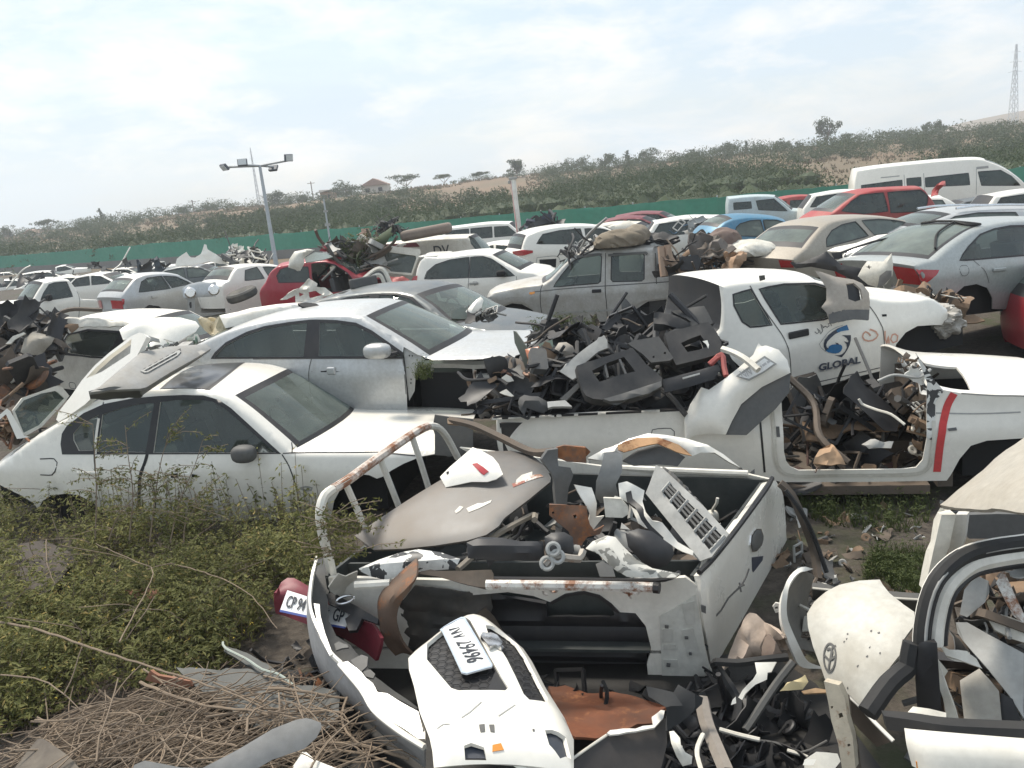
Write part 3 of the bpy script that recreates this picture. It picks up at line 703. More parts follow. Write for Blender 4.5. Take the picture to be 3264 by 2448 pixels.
    def wheel(s, x, z, r=.31, rim=True, far=False):
        for sd in ((s.side, -s.side) if far else (s.side,)):
            M_ = Matrix.Translation((x, sd*(s.W/2-.03), z)) @ Matrix.Rotation(-math.pi/2*sd, 4, 'X'); B = MB()
            B.lathe([(r*.62, -.19), (r*.9, -.2), (r, -.16), (r, -.04), (r*.92, -.003), (r*.64, -.01), (r*.6, -.05)], M_, 22); w_ = B.build('wheel', RUBBER, s.o)
            B = MB(); B.lathe([(.01, -.03), (r*.16, -.03), (r*.2, -.06), (r*.52, -.07), (r*.6, -.02), (r*.64, -.02)], M_, 22); B.build('rim', STEEL if rim else VOID, w_)
    def box(s, name, px, dz, thick, mat, off=0, bev=.012, parent=None, y=None):
        p = s.F(px); xs = [q.x for q in p]; zs = [q.y for q in p]; c = ((min(xs)+max(xs))/2, (min(zs)+max(zs))/2); yy = float(s.y([c])[0])+off
        B = MB(); B.box((c[0], s.side*yy, c[1]), (max(.02, max(xs)-min(xs)), thick, max(.02, max(zs)-min(zs)) if dz is None else dz)); return B.build(name, mat, parent or s.o, bev=bev)
def pill(name, c, r, mat, parent, n=10):   # lumpy rounded solid (mirror shells, knobs)
    bm = bmesh.new(); bmesh.ops.create_icosphere(bm, subdivisions=3, radius=1)
    for v in bm.verts:
        p = v.co; e = [abs(p.x)**3+abs(p.y)**3+abs(p.z)**3]; k = e[0]**(-1/3); q = p*k; v.co = Vector((c[0]+q.x*r[0], c[1]+q.y*r[1], c[2]+q.z*r[2]))
    vs = [v.co.copy() for v in bm.verts]; fs = [tuple(v.index for v in f.verts) for f in bm.faces]; bm.free(); return mk(name, vs, fs, mat, parent)
def text3(name, txt, o, x, y, n, size, mat, parent=None, sx=1, depth=.002, spacing=1.0, shear=0, bold=0):
    cu = bpy.data.curves.new('tmp', 'FONT'); cu.body = txt; cu.size = size; cu.extrude = depth; cu.space_character = spacing; cu.align_x = 'CENTER'; cu.align_y = 'CENTER'; cu.shear = shear; cu.offset = bold; cu.resolution_u = 4
    ob = bpy.data.objects.new('tmp', cu); COL.objects.link(ob); dg = bpy.context.evaluated_depsgraph_get(); dg.update(); me = bpy.data.meshes.new_from_object(ob.evaluated_get(dg))
    bpy.data.objects.remove(ob); 
    x = Vector(x).normalized(); n = Vector(n).normalized(); y = n.cross(x).normalized() if y is None else Vector(y).normalized()
    vs = [Vector(o)+x*(v.co.x*sx)+y*v.co.y+n*v.co.z for v in me.vertices]; fs = [tuple(p.vertices) for p in me.polygons]; bpy.data.meshes.remove(me)
    return mk(name, vs, fs, mat, parent, smooth=False)
# ------------------------------------------------------------ white sedan with the sunroof (left foreground)
M = place('A 350,830', 'A 1630,828', 2.43, -11.5, 1.80, -1, -2.98, .95)
c = Car('white_sedan', 'white four-door sedan with a sunroof standing in weeds, bonnet intact but bumper gone', 'car', M, 1.80, -1, [
 ('tail', 'A -90,1010 -95,940 -60,900 0,865', 0, -.22), ('open', 'A 0,865 80,800 150,745', .03, -.2), ('rear_window', 'A 150,745 240,690 335,628 430,572 520,532', .03, -.12),
 ('roof', 'A 520,532 640,507 760,492 900,484 1040,484 1180,500 1280,530', .045, -.04), ('windshield', 'A 1280,530 1400,605 1520,690 1640,778 1692,822', .045, .10),
 ('bonnet', 'A 1692,822 C 430,366 650,366 960,370 1200,374 1380,379 1440,375', .07, .22)],
 'C 1438,395 1310,408 1180,455 1090,500 1030,545 980,562 920,532 870,527 810,548 740,595 690,650 640,740 615,860 612,960 A 1870,1262 1500,1278 1000,1300 690,1290 640,1250 600,1195 540,1120 450,1070 370,1063 290,1075 230,1110 195,1165 175,1125 100,1080 0,1040',
 WHITE, end=(.05, .14), zb=.95, zc=.78, rt=.72, r=.05, sp=.08)
c.strips(mats={})
FD = 'A 848,535 845,835 815,990 805,1180 878,1238 1762,1212 1748,1080 1718,950 1690,895 1640,832 1500,735 1280,575 1150,515 1000,502'
RD = 'A 545,560 538,835 560,950 520,1010 640,1238 880,1238 805,1180 815,990 845,835 848,540 700,530'
W1 = 'A 885,826 868,552 960,540 1100,537 1180,548 1260,585 1400,682 1500,752 1610,826'; W2 = 'A 552,820 535,620 640,585 740,563 832,556 838,823'; WQ = 'A 440,815 395,760 385,725 420,675 512,622 524,815'
c.sides([W1, W2, WQ], [FD, RD])
c.decal('window_frame', 'A 345,836 322,780 316,725 335,682 420,612 530,562 700,530 850,518 1000,512 1120,515 1220,540 1300,585 1640,832', BLACK, .004, [W1, W2, WQ])
c.ribbon('panel_gap', ['A 1645,835 1690,895 1718,950 1748,1080 1766,1212', 'A 512,480 525,560 535,700 535,835 565,955', 'A 640,1236 880,1240 1300,1236 1870,1212', 'A 880,940 900,1030 906,1120 885,1215', 'A 215,862 300,860 322,880 318,930 300,950 230,950', 'C 290,290 302,330 298,366'], .012, BLACK)
c.ribbon('door_gap', ['A 850,556 850,700 848,845 818,990 805,1180'], .035, RUBBER)
c.ribbon('bonnet_gap', ['A 1650,829 1900,829 2212,831 C 980,372 1100,382 1310,406'], .010, BLACK)
c.ribbon('window_sill_strip', ['A 522,520 640,497 740,560 835,550'][:0] or ['A 520,640 528,740 545,830'], .03, WHITE2, .01)
hd = c.box('door_handle', 'A 1045,928 1130,972', None, .035, WHITE, .012, .03)
c.decal('handle_recess', 'A 1000,940 1050,936 1050,966 1005,964', VOID, .004); c.decal('handle_recess', 'A 1128,942 1160,946 1158,958 1128,962', VOID, .004)
c.box('door_handle', 'A 455,925 590,945', None, .03, WHITE2, .012, .01)
c.ribbon('indicator_lamp', ['A 1760,1028 1790,1020 1830,1026 1825,1038 1790,1042 1760,1030'], .02, LGREY)
for h in ('A 925,1286', 'A 800,1288', 'A 1015,1284', 'A 1590,1253', 'A 1778,1250', 'A 1835,1250', 'C 160,936', 'C 405,930', 'C 480,930'):
    a, b = [float(v) for v in h.split()[1].split(',')]; k = h[0]; c.decal('sill_hole', '%s %g,%g %g,%g %g,%g %g,%g' % (k, a-9, b-6, a+9, b-6, a+9, b+7, a-9, b+7), VOID, .003)
p_ = c.F('A 1450,812')[0]; pill('wing_mirror', (p_.x, c.side*(.86+.10), p_.y), (.12, .09, .085), DGREY, c.o)
SR = ['A 950,455', 'A 1215,455', 'A 1430,290', 'A 1170,290']; c.quadpatch('sunroof_seal', 3, ['A 942,459', 'A 1222,460', 'A 1442,286', 'A 1166,286'], BLACK, .004); c.quadpatch('sunroof', 3, SR, surf('sunroof_glass', (.02, .022, .024), .35, dust=.25, dustcol=(.12, .12, .11), coat=.5), .007)
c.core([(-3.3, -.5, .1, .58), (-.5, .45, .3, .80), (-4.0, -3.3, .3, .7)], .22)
c.seats([-1.75, -2.75], .62); c.dash(-.75, .93)
B = MB(); B.box((-1.05, .28, 1.22), (.05, .2, .06)); B.build('rear_view_mirror', BLACK, c.o, bev=.02)
SEDAN = c
# ------------------------------------------------------------ silver sedan behind it
M = place('A 1250,262', 'J 1165,1130', 2.35, -15, 1.82, -1, -2.9, .98)
c = Car('silver_sedan', 'silver saloon without its front wing and bumper, right behind the white sunroof car', 'car', M, 1.82, -1, [
 ('tail', 'A 700,640 690,470 740,350', 0, -.2), ('boot_lid', 'A 740,350 880,300 1010,258', .03, -.2), ('rear_window', 'A 1010,258 1130,190 1280,120', .03, -.1),
 ('roof', 'A 1280,120 1400,82 1560,50 1760,30 1950,27 J 680,822 800,845', .05, -.04), ('windshield', 'J 800,845 1000,948 1200,1057 1345,1145', .05, .10),
 ('bonnet', 'J 1345,1145 1500,1143 1700,1140 1900,1138 2040,1143', .09, .24)], 'J 2040,1152 1900,1153 1600,1156 1400,1158 1290,1120 1170,1060 1175,1165 1205,1255 1215,1400 1215,1640 600,1660 A 1200,800 700,800',
 SILVER, end=(.03, .28), zb=.98, zc=.80, rt=.72, sp=.09)
c.strips(skip=('open',))
W1 = 'J 515,1125 470,882 640,886 760,905 900,968 1100,1085 1165,1128'; W2 = 'A 1245,260 1290,200 1400,140 1500,105 1640,82 1752,72 1772,258'
c.sides([W1, W2], ['J 432,870 470,1130 455,1240 470,1500 1215,1500 1205,1255 1170,1130 900,950 760,885 600,868'])
c.decal('window_frame', 'A 1225,270 1240,235 1290,180 1400,122 1500,90 1640,68 1760,55 J 430,858 600,862 760,882 900,940 1175,1100 1180,1142 500,1142', BLACK, .004, [W1, W2])
c.ribbon('panel_gap', ['J 462,1142 450,1240 470,1500', 'J 1180,1142 1200,1240 1210,1420', 'J 0,1148 600,1144 1180,1146'], .010, DGREY)
c.ribbon('crease', ['J 470,1238 1200,1240'], .012, DGREY, .002)
c.box('door_handle', 'J 590,1205 665,1265', None, .035, SILVER, .014, .03); c.decal('handle_recess', 'J 540,1225 590,1222 590,1245 545,1245', VOID); c.decal('handle_recess', 'J 665,1228 697,1230 695,1242 665,1245', VOID)
p_ = c.F('J 1020,1070')[0]; pill('wing_mirror', (p_.x, c.side*1.02, p_.y+.01), (.15, .11, .085), SILVER, c.o); B = MB(); B.tube([(p_.x+.16, c.side*.86, p_.y-.05), (p_.x+.05, c.side*1.0, p_.y-.05)], .03, 6); B.build('mirror_arm', BLACK, c.o)
c.decal('hinge_pillar', 'J 1165,1060 1290,1120 1345,1160 1290,1180 1270,1400 1225,1480 1205,1255', LGREY, -.03)
for a in ((1215, 1120), (1238, 1122), (1240, 1300), (1238, 1330)): c.decal('bolt_hole', 'J %g,%g %g,%g %g,%g' % (a[0], a[1], a[0]+14, a[1], a[0]+8, a[1]+16), VOID, -.018)
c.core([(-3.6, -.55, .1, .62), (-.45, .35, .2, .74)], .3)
c.seats([-1.7, -2.7], .66); c.dash(-.7, .96)
B = MB(); f_ = prm(M, -1, 1.82, -.62); g_ = lambda s_: [Vector((q.x, -.62, q.y)) for q in f_(s_)]
B.tube(g_('J 1285,1190 1400,1180 1600,1180 1750,1190 1840,1185'), .05, 6); B.tube(g_('J 1750,1190 1755,1280 1900,1270 1990,1235'), .035, 6); B.tube(g_('J 1300,1230 1360,1260 1420,1210'), .03, 6); B.build('inner_rail', LGREY, c.o)
# ------------------------------------------------------------ dark grey sedan
M = place('J 560,720', 'J 1480,890', 2.45, -33, 1.8, -1, -2.9, .95)
c = Car('grey_sedan', 'dark grey dusty sedan between the silver saloon and the silver double cab', 'car', M, 1.8, -1, [
 ('tail', 'J 180,960 180,820 230,770', 0, -.2), ('boot_lid', 'J 230,770 330,745 420,722', .03, -.2), ('rear_window', 'J 420,722 500,690 590,668', .03, -.1), ('roof', 'J 590,668 700,650 830,637 950,632 1080,638 1190,662', .07, -.04),
 ('windshield', 'J 1190,662 1330,742 1450,828 1540,882', .07, .10), ('bonnet', 'J 1540,882 1660,897 1800,925 1930,955', .05, .24), ('front', 'J 1930,955 1975,990 1990,1060', .03, .28)], 'J 1990,1130 1400,1150 800,1100 180,1020', GREY, end=(0, .25), zb=.97, zc=.80, rt=.72, sp=.11)
c.strips(); W1 = 'J 945,657 1060,653 1180,686 1330,787 1450,868 1300,885 955,815'; W2 = 'J 600,722 720,682 872,657 880,800 640,775'
c.sides([W1, W2]); c.decal('window_frame', 'J 570,725 700,668 850,645 1060,642 1190,672 1340,775 1490,890 1300,900 950,830 620,790', BLACK, .004, [W1, W2])
p_ = c.F('J 1365,838')[0]; pill('wing_mirror', (p_.x, -.98, p_.y), (.09, .08, .06), VOID, c.o)
c.patch('headlight', 6, .0, .55, -.92, -.45, CLEAR, .012); c.patch('headlight', 6, .0, .55, .45, .92, CLEAR, .012)
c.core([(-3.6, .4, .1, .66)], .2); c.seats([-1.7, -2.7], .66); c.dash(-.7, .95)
# ------------------------------------------------------------ silver double cab pickup
M = place('K 1220,475', 'K 590,515', 1.80, 166, 1.82, 1, -.9, 1.10)
c = Car('double_cab_pickup', 'dusty silver double cab pickup with a sack on its roof and a loaded bed', 'pickup', M, 1.82, 1, [
 ('tail', 'K 2150,640 2150,540 2140,430', 0, -.03), ('open', 'K 2140,430 1830,440 1500,447 1310,455', 0, -.03), ('cab_back', 'K 1310,455 1300,350 1285,252', .0, -.03), ('roof', 'K 1285,252 1150,248 950,258 800,275 735,292', .07, -.03),
 ('windshield', 'K 735,292 640,385 560,470 505,505', .06, .06), ('bonnet', 'K 505,505 400,515 250,540 160,560 130,578', .08, .12), ('front', 'K 130,578 108,610 106,665', .03, .15)],
 'K 108,700 180,705 215,690 240,655 290,636 360,642 430,680 480,730 535,785 760,776 1000,762 1150,740 1175,670 1250,622 1400,606 1520,625 1640,660 1700,700 2150,700', SILDUST, end=(0, .12), zb=1.08, zc=.95, rt=.80, sp=.09)
W1 = 'K 585,518 640,440 715,348 760,322 900,301 914,312 911,480 895,492'; W2 = 'K 992,300 1002,292 1203,288 1217,300 1219,463 1203,475 1002,480 992,468'
c.strips(); c.sides([W1, W2], ['K 945,285 948,520 965,765 540,782 500,700 490,560 500,505 640,390 720,300', 'K 945,285 948,520 965,765 1150,742 1180,660 1310,640 1305,280'])
c.trim(wd=.022)
c.ribbon('panel_gap', ['K 502,505 490,560 500,700 540,780', 'K 945,285 948,520 958,640 965,765', 'K 1300,285 1308,460 1312,500', 'K 1505,450 1505,540'], .014, BLACK)
c.ribbon('belt_groove', ['K 440,556 700,530 1000,510 1300,490 1830,455 2140,446'], .02, DGREY)
c.ribbon('side_moulding', ['K 570,705 760,695 960,685 1100,672'], .035, LGREY, .012)
c.ribbon('window_visor', ['K 740,312 900,292 918,298'], .05, DGREY, .03); c.ribbon('window_visor', ['K 965,300 1230,282 1245,292'], .05, DGREY, .03)
c.box('door_handle', 'K 855,537 922,557', None, .03, BLACK, .01); c.decal('indicator_lamp', 'K 412,558 450,552 452,566 430,574 412,570', AMBER, .006)
c.ribbon('arch_flare', ['K 190,690 215,645 255,615 310,605 385,618 445,655 495,720 533,782'], .10, SILDUST, .035); c.ribbon('arch_flare', ['K 1490,560 1560,545 1630,580 1665,650'], .12, LGREY, .035); c.ribbon('arch_flare', ['K 1150,640 1230,600 1400,585 1530,600'], .08, SILDUST, .03)
c.decal('headlight', 'K 104,600 140,590 150,640 135,668 106,668', CLEAR, .008); c.decal('tail_lamp', 'K 112,612 125,610 122,650 112,655', REDL, .012)
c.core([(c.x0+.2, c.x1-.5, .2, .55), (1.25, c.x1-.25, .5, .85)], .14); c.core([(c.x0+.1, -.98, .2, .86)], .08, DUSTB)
c.seats([.0, -.8], .72); c.dash(.95, 1.05)
DCAB = c
# ------------------------------------------------------------ white pickup with the blue emblem
M = place('H 605,825', 'H 1190,692', 1.22, 12, 1.78, -1, -1.75, .42)
c = Car('wrecked_pickup', 'white crashed pickup cab with a blue and black GLOBAL emblem on its door', 'pickup', M, 1.78, -1, [
 ('cab_back', 'H 185,500 222,470 243,330 240,215', 0, -.05), ('roof', 'H 240,215 330,195 480,181 640,176 800,184', .06, -.05), ('windshield', 'H 800,184 880,207 980,250 1070,272', .06, .08),
 ('bonnet', 'H 1070,272 1200,292 1350,290 1450,281 1560,345', .03, .1), ('open', 'H 1560,345 1568,400 1530,440', 0, .1)],
 'H 1440,437 1340,442 1270,480 1215,550 1192,650 1190,692 900,765 605,838 400,780 190,570', WHITE, zb=1.08, zc=.92, rt=.80, sp=.07, r=.05)
c.strips(mats={'cab_back': BLACK}); W1 = 'H 457,233 600,207 780,202 900,240 1010,330 800,402 556,430'; W2 = 'H 305,268 402,238 498,437 378,449 340,420 305,330'
DR = 'H 402,212 455,330 520,440 562,520 590,640 604,828 1145,700 1145,560 1130,450 1100,370 1055,305 900,215 780,190'
c.sides([W1, W2], [DR], wglass=GLASS); c.trim(wd=.018)
c.ribbon('panel_gap', ['H 402,212 455,330 520,440 562,520 590,640 602,825', 'H 1060,305 1100,370 1130,450 1145,560 1145,690', 'H 605,806 900,740 1190,672'], .011, DGREY)
c.box('door_handle', 'H 585,481 705,497', None, .03, BLACK, .012); c.decal('side_vent', 'H 1138,375 1166,373 1166,386 1140,388', VOID)
c.decal('roof_clip', 'H 455,152 490,148 500,176 465,186', DGREY, .01)
for a, m_, o_ in (('S 655,165 672,238 560,256 470,295 400,345 350,400 332,450 345,492 372,498 350,545 325,535 298,475 296,425 312,375 370,312 440,262 520,215 600,185', LOGOD, .004), ('S 655,165 672,238 560,256 512,276 492,246 560,202 610,183', LOGOB, .006),
    ('S 560,310 688,308 690,380 675,450 640,530 600,590 565,632 500,612 455,598 520,602 572,585 612,545 636,490 628,440 590,395 645,415 655,395 630,355 595,328', LOGOD, .004), ('S 330,535 372,498 365,480 390,460 420,446 490,440 540,445 565,470 568,500 550,540 520,565 470,576 420,571 370,560', LOGOB, .006), ('S 460,416 500,424 522,446 480,444', LOGOD, .007)): c.decal('emblem', a, m_, o_, sp=.03)
c.ribbon('emblem_line', ['S 600,170 500,202 400,255 320,330 268,390 233,438 258,490 330,548'], .006, LGREY, .004)
fx = c.S(c.F('H 752,688 H 1000,640 H 876,664')); dx_ = fx[1]-fx[0]
text3('lettering', 'GLOBAL', fx[2]+Vector((0, -.016, 0)), dx_, None, Vector((0, -1, .05)), .100, LOGOD, c.o, sx=dx_.length/.38, bold=.003, shear=.1)
c.ribbon('faded_lettering', ['H 765,708 790,703', 'H 800,701 835,694', 'H 850,692 872,688', 'H 890,684 930,676', 'H 945,673 1000,661'], .022, surf('faded_print', (.62, .62, .6), .5, dust=.2), .004)
c.ribbon('spray_mark', ['S 975,320 945,280 900,260 868,290 860,340 890,380 950,396 1010,385 1060,350 1082,310 1050,260 965,225', 'H 1145,470 1148,520 1160,545', 'H 1160,540 1165,500 1172,545', 'H 1190,490 1180,520 1195,540 1218,530 1222,500 1205,488 1190,492'], .018, SPRAYF, .004)
c.ribbon('scribble', ['S 190,265 215,290 250,272 230,215 262,250 268,296 302,250 285,158 318,195 308,212 350,186 372,202 402,182 392,150 432,150 434,184'], .009, DGREY, .004)
c.core([(-2.6, -.3, .15, .6), (-.3, .55, .45, .8)], .2); c.seats([-1.1], .62); c.dash(-.35, .98)
PICK = c
# crumpled front end of the same pickup
q = c.F('H 1575,400')[0]; bm = bmesh.new(); bmesh.ops.create_icosphere(bm, subdivisions=5, radius=1)
for v in bm.verts:
    p = v.co; n_ = vnoise(p.x*3+5, p.y*6+p.z*4, 3)+.7*vnoise(p.x*9+p.z*7, p.y*14, 8)+.4*vnoise(p.x*21, p.y*30+p.z*17, 5); k = .55+.45*n_; v.co = Vector((q.x+p.x*.26*k, -.02+p.y*.84*min(1.1, .8+.2*n_), q.y-.06+p.z*.24*k))
vs = [v.co.copy() for v in bm.verts]; fs = [tuple(v.index for v in f.verts) for f in bm.faces]; bm.free(); mk('crushed_front', vs, fs, surf('crushed_metal', (.42, .40, .36), .5, dust=.8, dustcol=(.12, .1, .085), scale=9), c.o, sharp=20)
# ------------------------------------------------------------ white pickup hull with cut out cab
M = place('O 200,1010', 'H 425,985', 2.38, -13, 1.74, -1, -3.2, .82)
c = Car('cut_pickup_hull', 'white pickup hull with its roof and doors cut away and a red sprayed line', 'pickup', M, 1.74, -1, [
 ('tail', 'O 260,1420 190,1200 172,1010 172,958', 0, -.03), ('open', 'O 172,958 600,931 1000,906 1400,894 1670,886 1800,884', 0, -.03), ('cab_back', 'H 408,1010 428,900 470,886 537,886', 0, 0)],
 'H 541,905 545,1000 552,1180 566,1240 590,1275 640,1298 900,1296 1250,1292 1335,1282 1372,1235 1392,1100 1398,950 1404,790 1500,826 1610,846 1800,857 1961,863 2200,880 2235,1000 2210,1115 2000,1110 1900,1113 1750,1120 1655,1150 1592,1230 1545,1330 1522,1366 1000,1372 540,1372 420,1335', WHITE, zb=.86, zc=.66, rt=.95, r=.02, sp=.07)
c.strips(skip=('open', 'cab_back', 'tail')); c.sides()
B = MB(); f_ = c.F('H 1404,790 1500,826 1610,846 1800,857 1961,863 2200,880'); q = [v.to_2d() for v in catmull([Vector((v.x, v.y, 0)) for v in f_], .1)]
c.reg.append(('bonnet', q, .10, .0, .10, .15)); rows = c.strip_row(q, np.linspace(0, 1, len(q)), len(c.reg)-1, c.TS); n = len(c.TS)
fc = [(a*n+b, (a+1)*n+b, (a+1)*n+b+1, a*n+b+1) for a in range(len(q)-1) for b in range(n-1) if not (1 <= a <= 4 and 2 <= b < 6)]
mk('bonnet', [v for r_ in rows for v in r_], fc, WHITE, c.o, solid=.02)
c.ribbon('door_frame', ['H 478,900 490,1000 500,1200 530,1290 620,1330 900,1328 1300,1322 1400,1290 1425,1200 1435,1000'], .03, CREAM, .012)
c.ribbon('panel_gap', ['H 412,985 420,1100 440,1310'], .018, BLACK); c.ribbon('panel_gap', ['H 1605,846 1800,860 1961,866 2200,884', 'H 1452,960 1700,965 1961,960'], .012, LGREY)
c.ribbon('panel_gap', ['E 1050,85 1060,50 1100,42 1190,40 1215,60 1215,90'], .008, DGREY)
c.ribbon('spray_line', ['H 1562,846 1530,900 1508,960 1482,1060 1468,1180 1460,1310'], .06, SPRAY, .004)
c.decal('fender_slot', 'H 1515,1046 1568,1040 1570,1056 1520,1060', DGREY); c.decal('latch_plate', 'H 505,1035 525,1035 528,1092 508,1092', DGREY, .004)
c.decal('door_jamb', 'H 1330,600 1400,780 1398,960 1388,1100 1440,1120 1450,900 1500,830 1440,760', WCHIP, .006)
B = MB()
for sd in (-1, 1):   # bed inner liner, cab floor, bulkhead
    B.box((-2.0, sd*.76, .60), (2.35, .05, .46))
B.box((-2.0, 0, .42), (2.4, 1.5, .06)); B.box((-.86, 0, .66), (.05, 1.5, .5)); B.box((-3.17, 0, .62), (.05, 1.5, .4)); B.build('bed_liner', DUSTB, c.o, smooth=False)
B = MB(); B.box((-.2, 0, .12), (1.5, 1.6, .08)); B.box((.68, 0, .5), (.12, 1.5, .75)); B.box((.35, 0, .22), (.5, .3, .25)); B.build('cab_floor', MUD, c.o, smooth=False)
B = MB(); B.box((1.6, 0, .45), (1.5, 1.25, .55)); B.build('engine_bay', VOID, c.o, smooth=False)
for sd in (1,):
    p_ = MB(); f1 = prm(M, -1, 1.74, .7); p_.tube([Vector((v.x, .72, v.y)) for v in f1('H 580,830 640,900 690,980 700,1060')], .05, 6); p_.build('door_pillar', CREAM, c.o)
B = MB()
for k in range(16):   # paint flakes left along the bed rim
    f = rnd.random(); P2 = c.F('O 180,957 O 1640,887'); v = P2[0].lerp(P2[1], f); l = rnd.uniform(.03, .11); B.box((v.x, -.835, v.y+.004), (l, .04, .012))
B.build('rim_flakes', WHITE, c.o)
B = MB(); P2 = c.F('O 170,955 O 1800,880'); B.box(((P2[0].x+P2[1].x)/2, -.80, (P2[0].y+P2[1].y)/2), (P2[1].x-P2[0].x, .07, .016), Matrix.Rotation(-math.atan2(P2[1].y-P2[0].y, P2[1].x-P2[0].x), 3, 'Y')); B.build('bed_rim', BLACK, c.o)
HULL = c
# ------------------------------------------------------------ pale silver sedan at right
M = place('L 1820,722', 'L 2212,690', 1.22, 22, 1.79, -1, -3.0, .98)
c = Car('silver_green_sedan', 'pale silver-green sedan seen from behind with loose rubber on its rear window', 'car', M, 1.79, -1, [
 ('tail', 'L 1640,985 1605,920 1575,850 1548,768', 0, -.17), ('boot_lid', 'L 1548,768 1600,742 1665,726', .06, -.17), ('rear_window', 'L 1665,726 1790,632 1940,542 2045,500', .05, -.12),
 ('roof', 'L 2045,500 2212,470 2500,455 2800,482', .06, -.06), ('windshield', 'L 2800,482 3100,700', .06, .1), ('bonnet', 'L 3100,700 3600,800', .07, .2), ('front', 'L 3600,800 3620,1050', .04, .25)],
 'L 3500,1110 2400,1062 2030,1052 2020,980 1980,910 1910,885 1830,900 1780,950 1745,1000', SILVERG, end=(0, .2), zb=.99, zc=.82, rt=.74, sp=.10)
W1 = 'L 1818,724 1900,642 2000,562 2100,526 2212,505 2400,500 2400,680 2212,690'; W2 = 'L 2450,500 2700,520 2900,640 2450,680'
c.strips(glass=GLASSF); c.sides([W1, W2], ['L 2212,505 2420,495 2430,1040 2212,1050 2080,1000 1960,740 1900,700 2000,560'], wglass=GLASS); c.trim(wd=.025)
c.ribbon('panel_gap', ['L 1900,728 1960,800 1990,880', 'L 2430,495 2430,1040'], .01, DGREY); c.ribbon('fuel_flap', ['L 1800,790 1815,765 1850,762 1858,790 1845,825 1815,830 1800,800'], .008, DGREY)
c.box('door_handle', 'L 2010,780 2090,797', None, .03, SILVERG, .012)
c.decal('tail_lamp', 'L 1555,790 1676,792 1650,830 1600,880 1560,860', REDL, .012); c.patch('tail_lamp', 0, .45, .92, -1.0, -.62, REDL, .012); c.patch('tail_lamp', 0, .45, .92, .62, 1.0, REDL, .012)
c.patch('number_plate', 0, .35, .6, -.25, .25, LGREY, .01); c.core([(c.x0+.3, c.x1-.3, .15, .66)], .2); c.seats([-1.4, -2.3], .66)
B = MB(); wl = lambda s_, o=0: [W3(p, ('d', 1)) for p in pts(s_)]
def onrear(s_, i=2, lift=.02):   # points on the rear glass of the car above
    out = []
    for p in pts(s_):
        d = ray(p); best = None
        for f in np.linspace(0, 1, 14):
            for tt in np.linspace(-.95, .95, 20):
                q = c.o.matrix_world @ c.sp3(i, f, tt); v = q-CAM; k = v.dot(d)/d.dot(d); e = (v-d*k).length
                if best is None or e < best[0]: best = (e, q)
        out.append(best[1]+Vector((0, -.02, lift)))
    return out
B.tube(catmull(onrear('L 1530,490 1620,480 1700,470 1750,478 1820,500 1950,515 2030,495 2010,475 1900,482 1760,470'), .05), .018, 5)
B.tube(catmull(onrear('L 1750,480 1680,520 1630,570 1605,650'), .05), .016, 5)
props(B.build('rubber_seal', RUBBER), 'loose black rubber seal strip draped over the silver-green sedan rear window', 'rubber seal')
# ------------------------------------------------------------ helper for simply traced cars
def quick(name, label, cat, M, W, side, regs, bottom, paint, wins=(), trimw=.02, zb=.97, rt=.75, flat=False, sp=.14, wg=GLASS, tail=None, seats=None, core=True, ends=(0, .15), strips_kw={}, solid=0, group=None, noglass=()):
    c = Car(name, label, cat, M, W, side, regs, bottom, paint, end=ends, zb=zb, rt=rt, sp=sp, flat=flat, solid=solid, group=group)
    c.strips(**strips_kw); c.sides(wins, wglass=wg, noglass=noglass)
    if wins and trimw: c.trim(wd=trimw)
    if core: c.core([(c.x0+.2, c.x1-.25, .12, zb-.3)], .12)
    if seats: c.seats(seats, .62)
    return c
# beige sedan
M = place('L 930,635', 'L 1385,545', 2.1, 30, 1.72, -1, -2.9, .95)
c = quick('beige_sedan', 'dusty beige sedan with see-through side windows, rear towards us', 'car', M, 1.72, -1, [('tail', 'L 740,800 722,760 712,724', 0, -.17), ('boot_lid', 'L 712,724 750,688 797,648', .05, -.17), ('rear_window', 'L 797,648 860,580 935,509', .05, -.12),
 ('roof', 'L 935,509 1000,472 1100,450 1250,436 1400,446 1480,466', .06, -.05), ('windshield', 'L 1480,466 1620,545', .06, .1), ('bonnet', 'L 1620,545 1950,600', .06, .2), ('front', 'L 1950,600 1960,720', 0, .2)], 'L 1960,760 740,850', GOLD,
 ['L 920,635 937,585 985,532 1060,493 1150,472 1198,562', 'L 1192,465 1300,456 1390,463 1462,478 1395,540 1238,556'], wg=GLASSF, strips_kw=dict(glass=GLASSF), seats=[-1.2, -2.2])
c.patch('tail_lamp', 0, .3, .9, -1, -.7, REDL); c.patch('tail_lamp', 0, .3, .9, .7, 1, REDL)
# blue sedan
M = place('L 295,562', 'L 770,577', 1.85, 8, 1.6, -1, -2.8, .95)
c = quick('blue_sedan', 'dusty blue sedan parked in the second row on the right', 'car', M, 1.66, -1, [('tail', 'L 160,760 150,650 165,575', 0, -.15), ('boot_lid', 'L 165,575 185,540 207,515', .05, -.15), ('rear_window', 'L 207,515 255,478 312,456', .05, -.1),
 ('roof', 'L 312,456 400,443 500,444 600,452 660,471', .10, -.05), ('windshield', 'L 660,471 735,525 800,578', .08, .1), ('bonnet', 'L 800,578 950,610 1050,640', .06, .2), ('front', 'L 1050,640 1060,760', 0, .2)], 'L 1060,800 160,820', BLUE,
 ['L 300,562 322,510 350,488 420,468 488,462 498,568', 'L 510,461 600,464 650,480 715,530 765,575 520,570'], wg=GLASSF, strips_kw=dict(glass=GLASSF), seats=[-1.2, -2.1], group=None)
c.ribbon('panel_gap', ['L 505,465 512,700'], .015, BLACK); c.box('door_handle', 'L 530,590 545,606', None, .03, LGREY, .01)
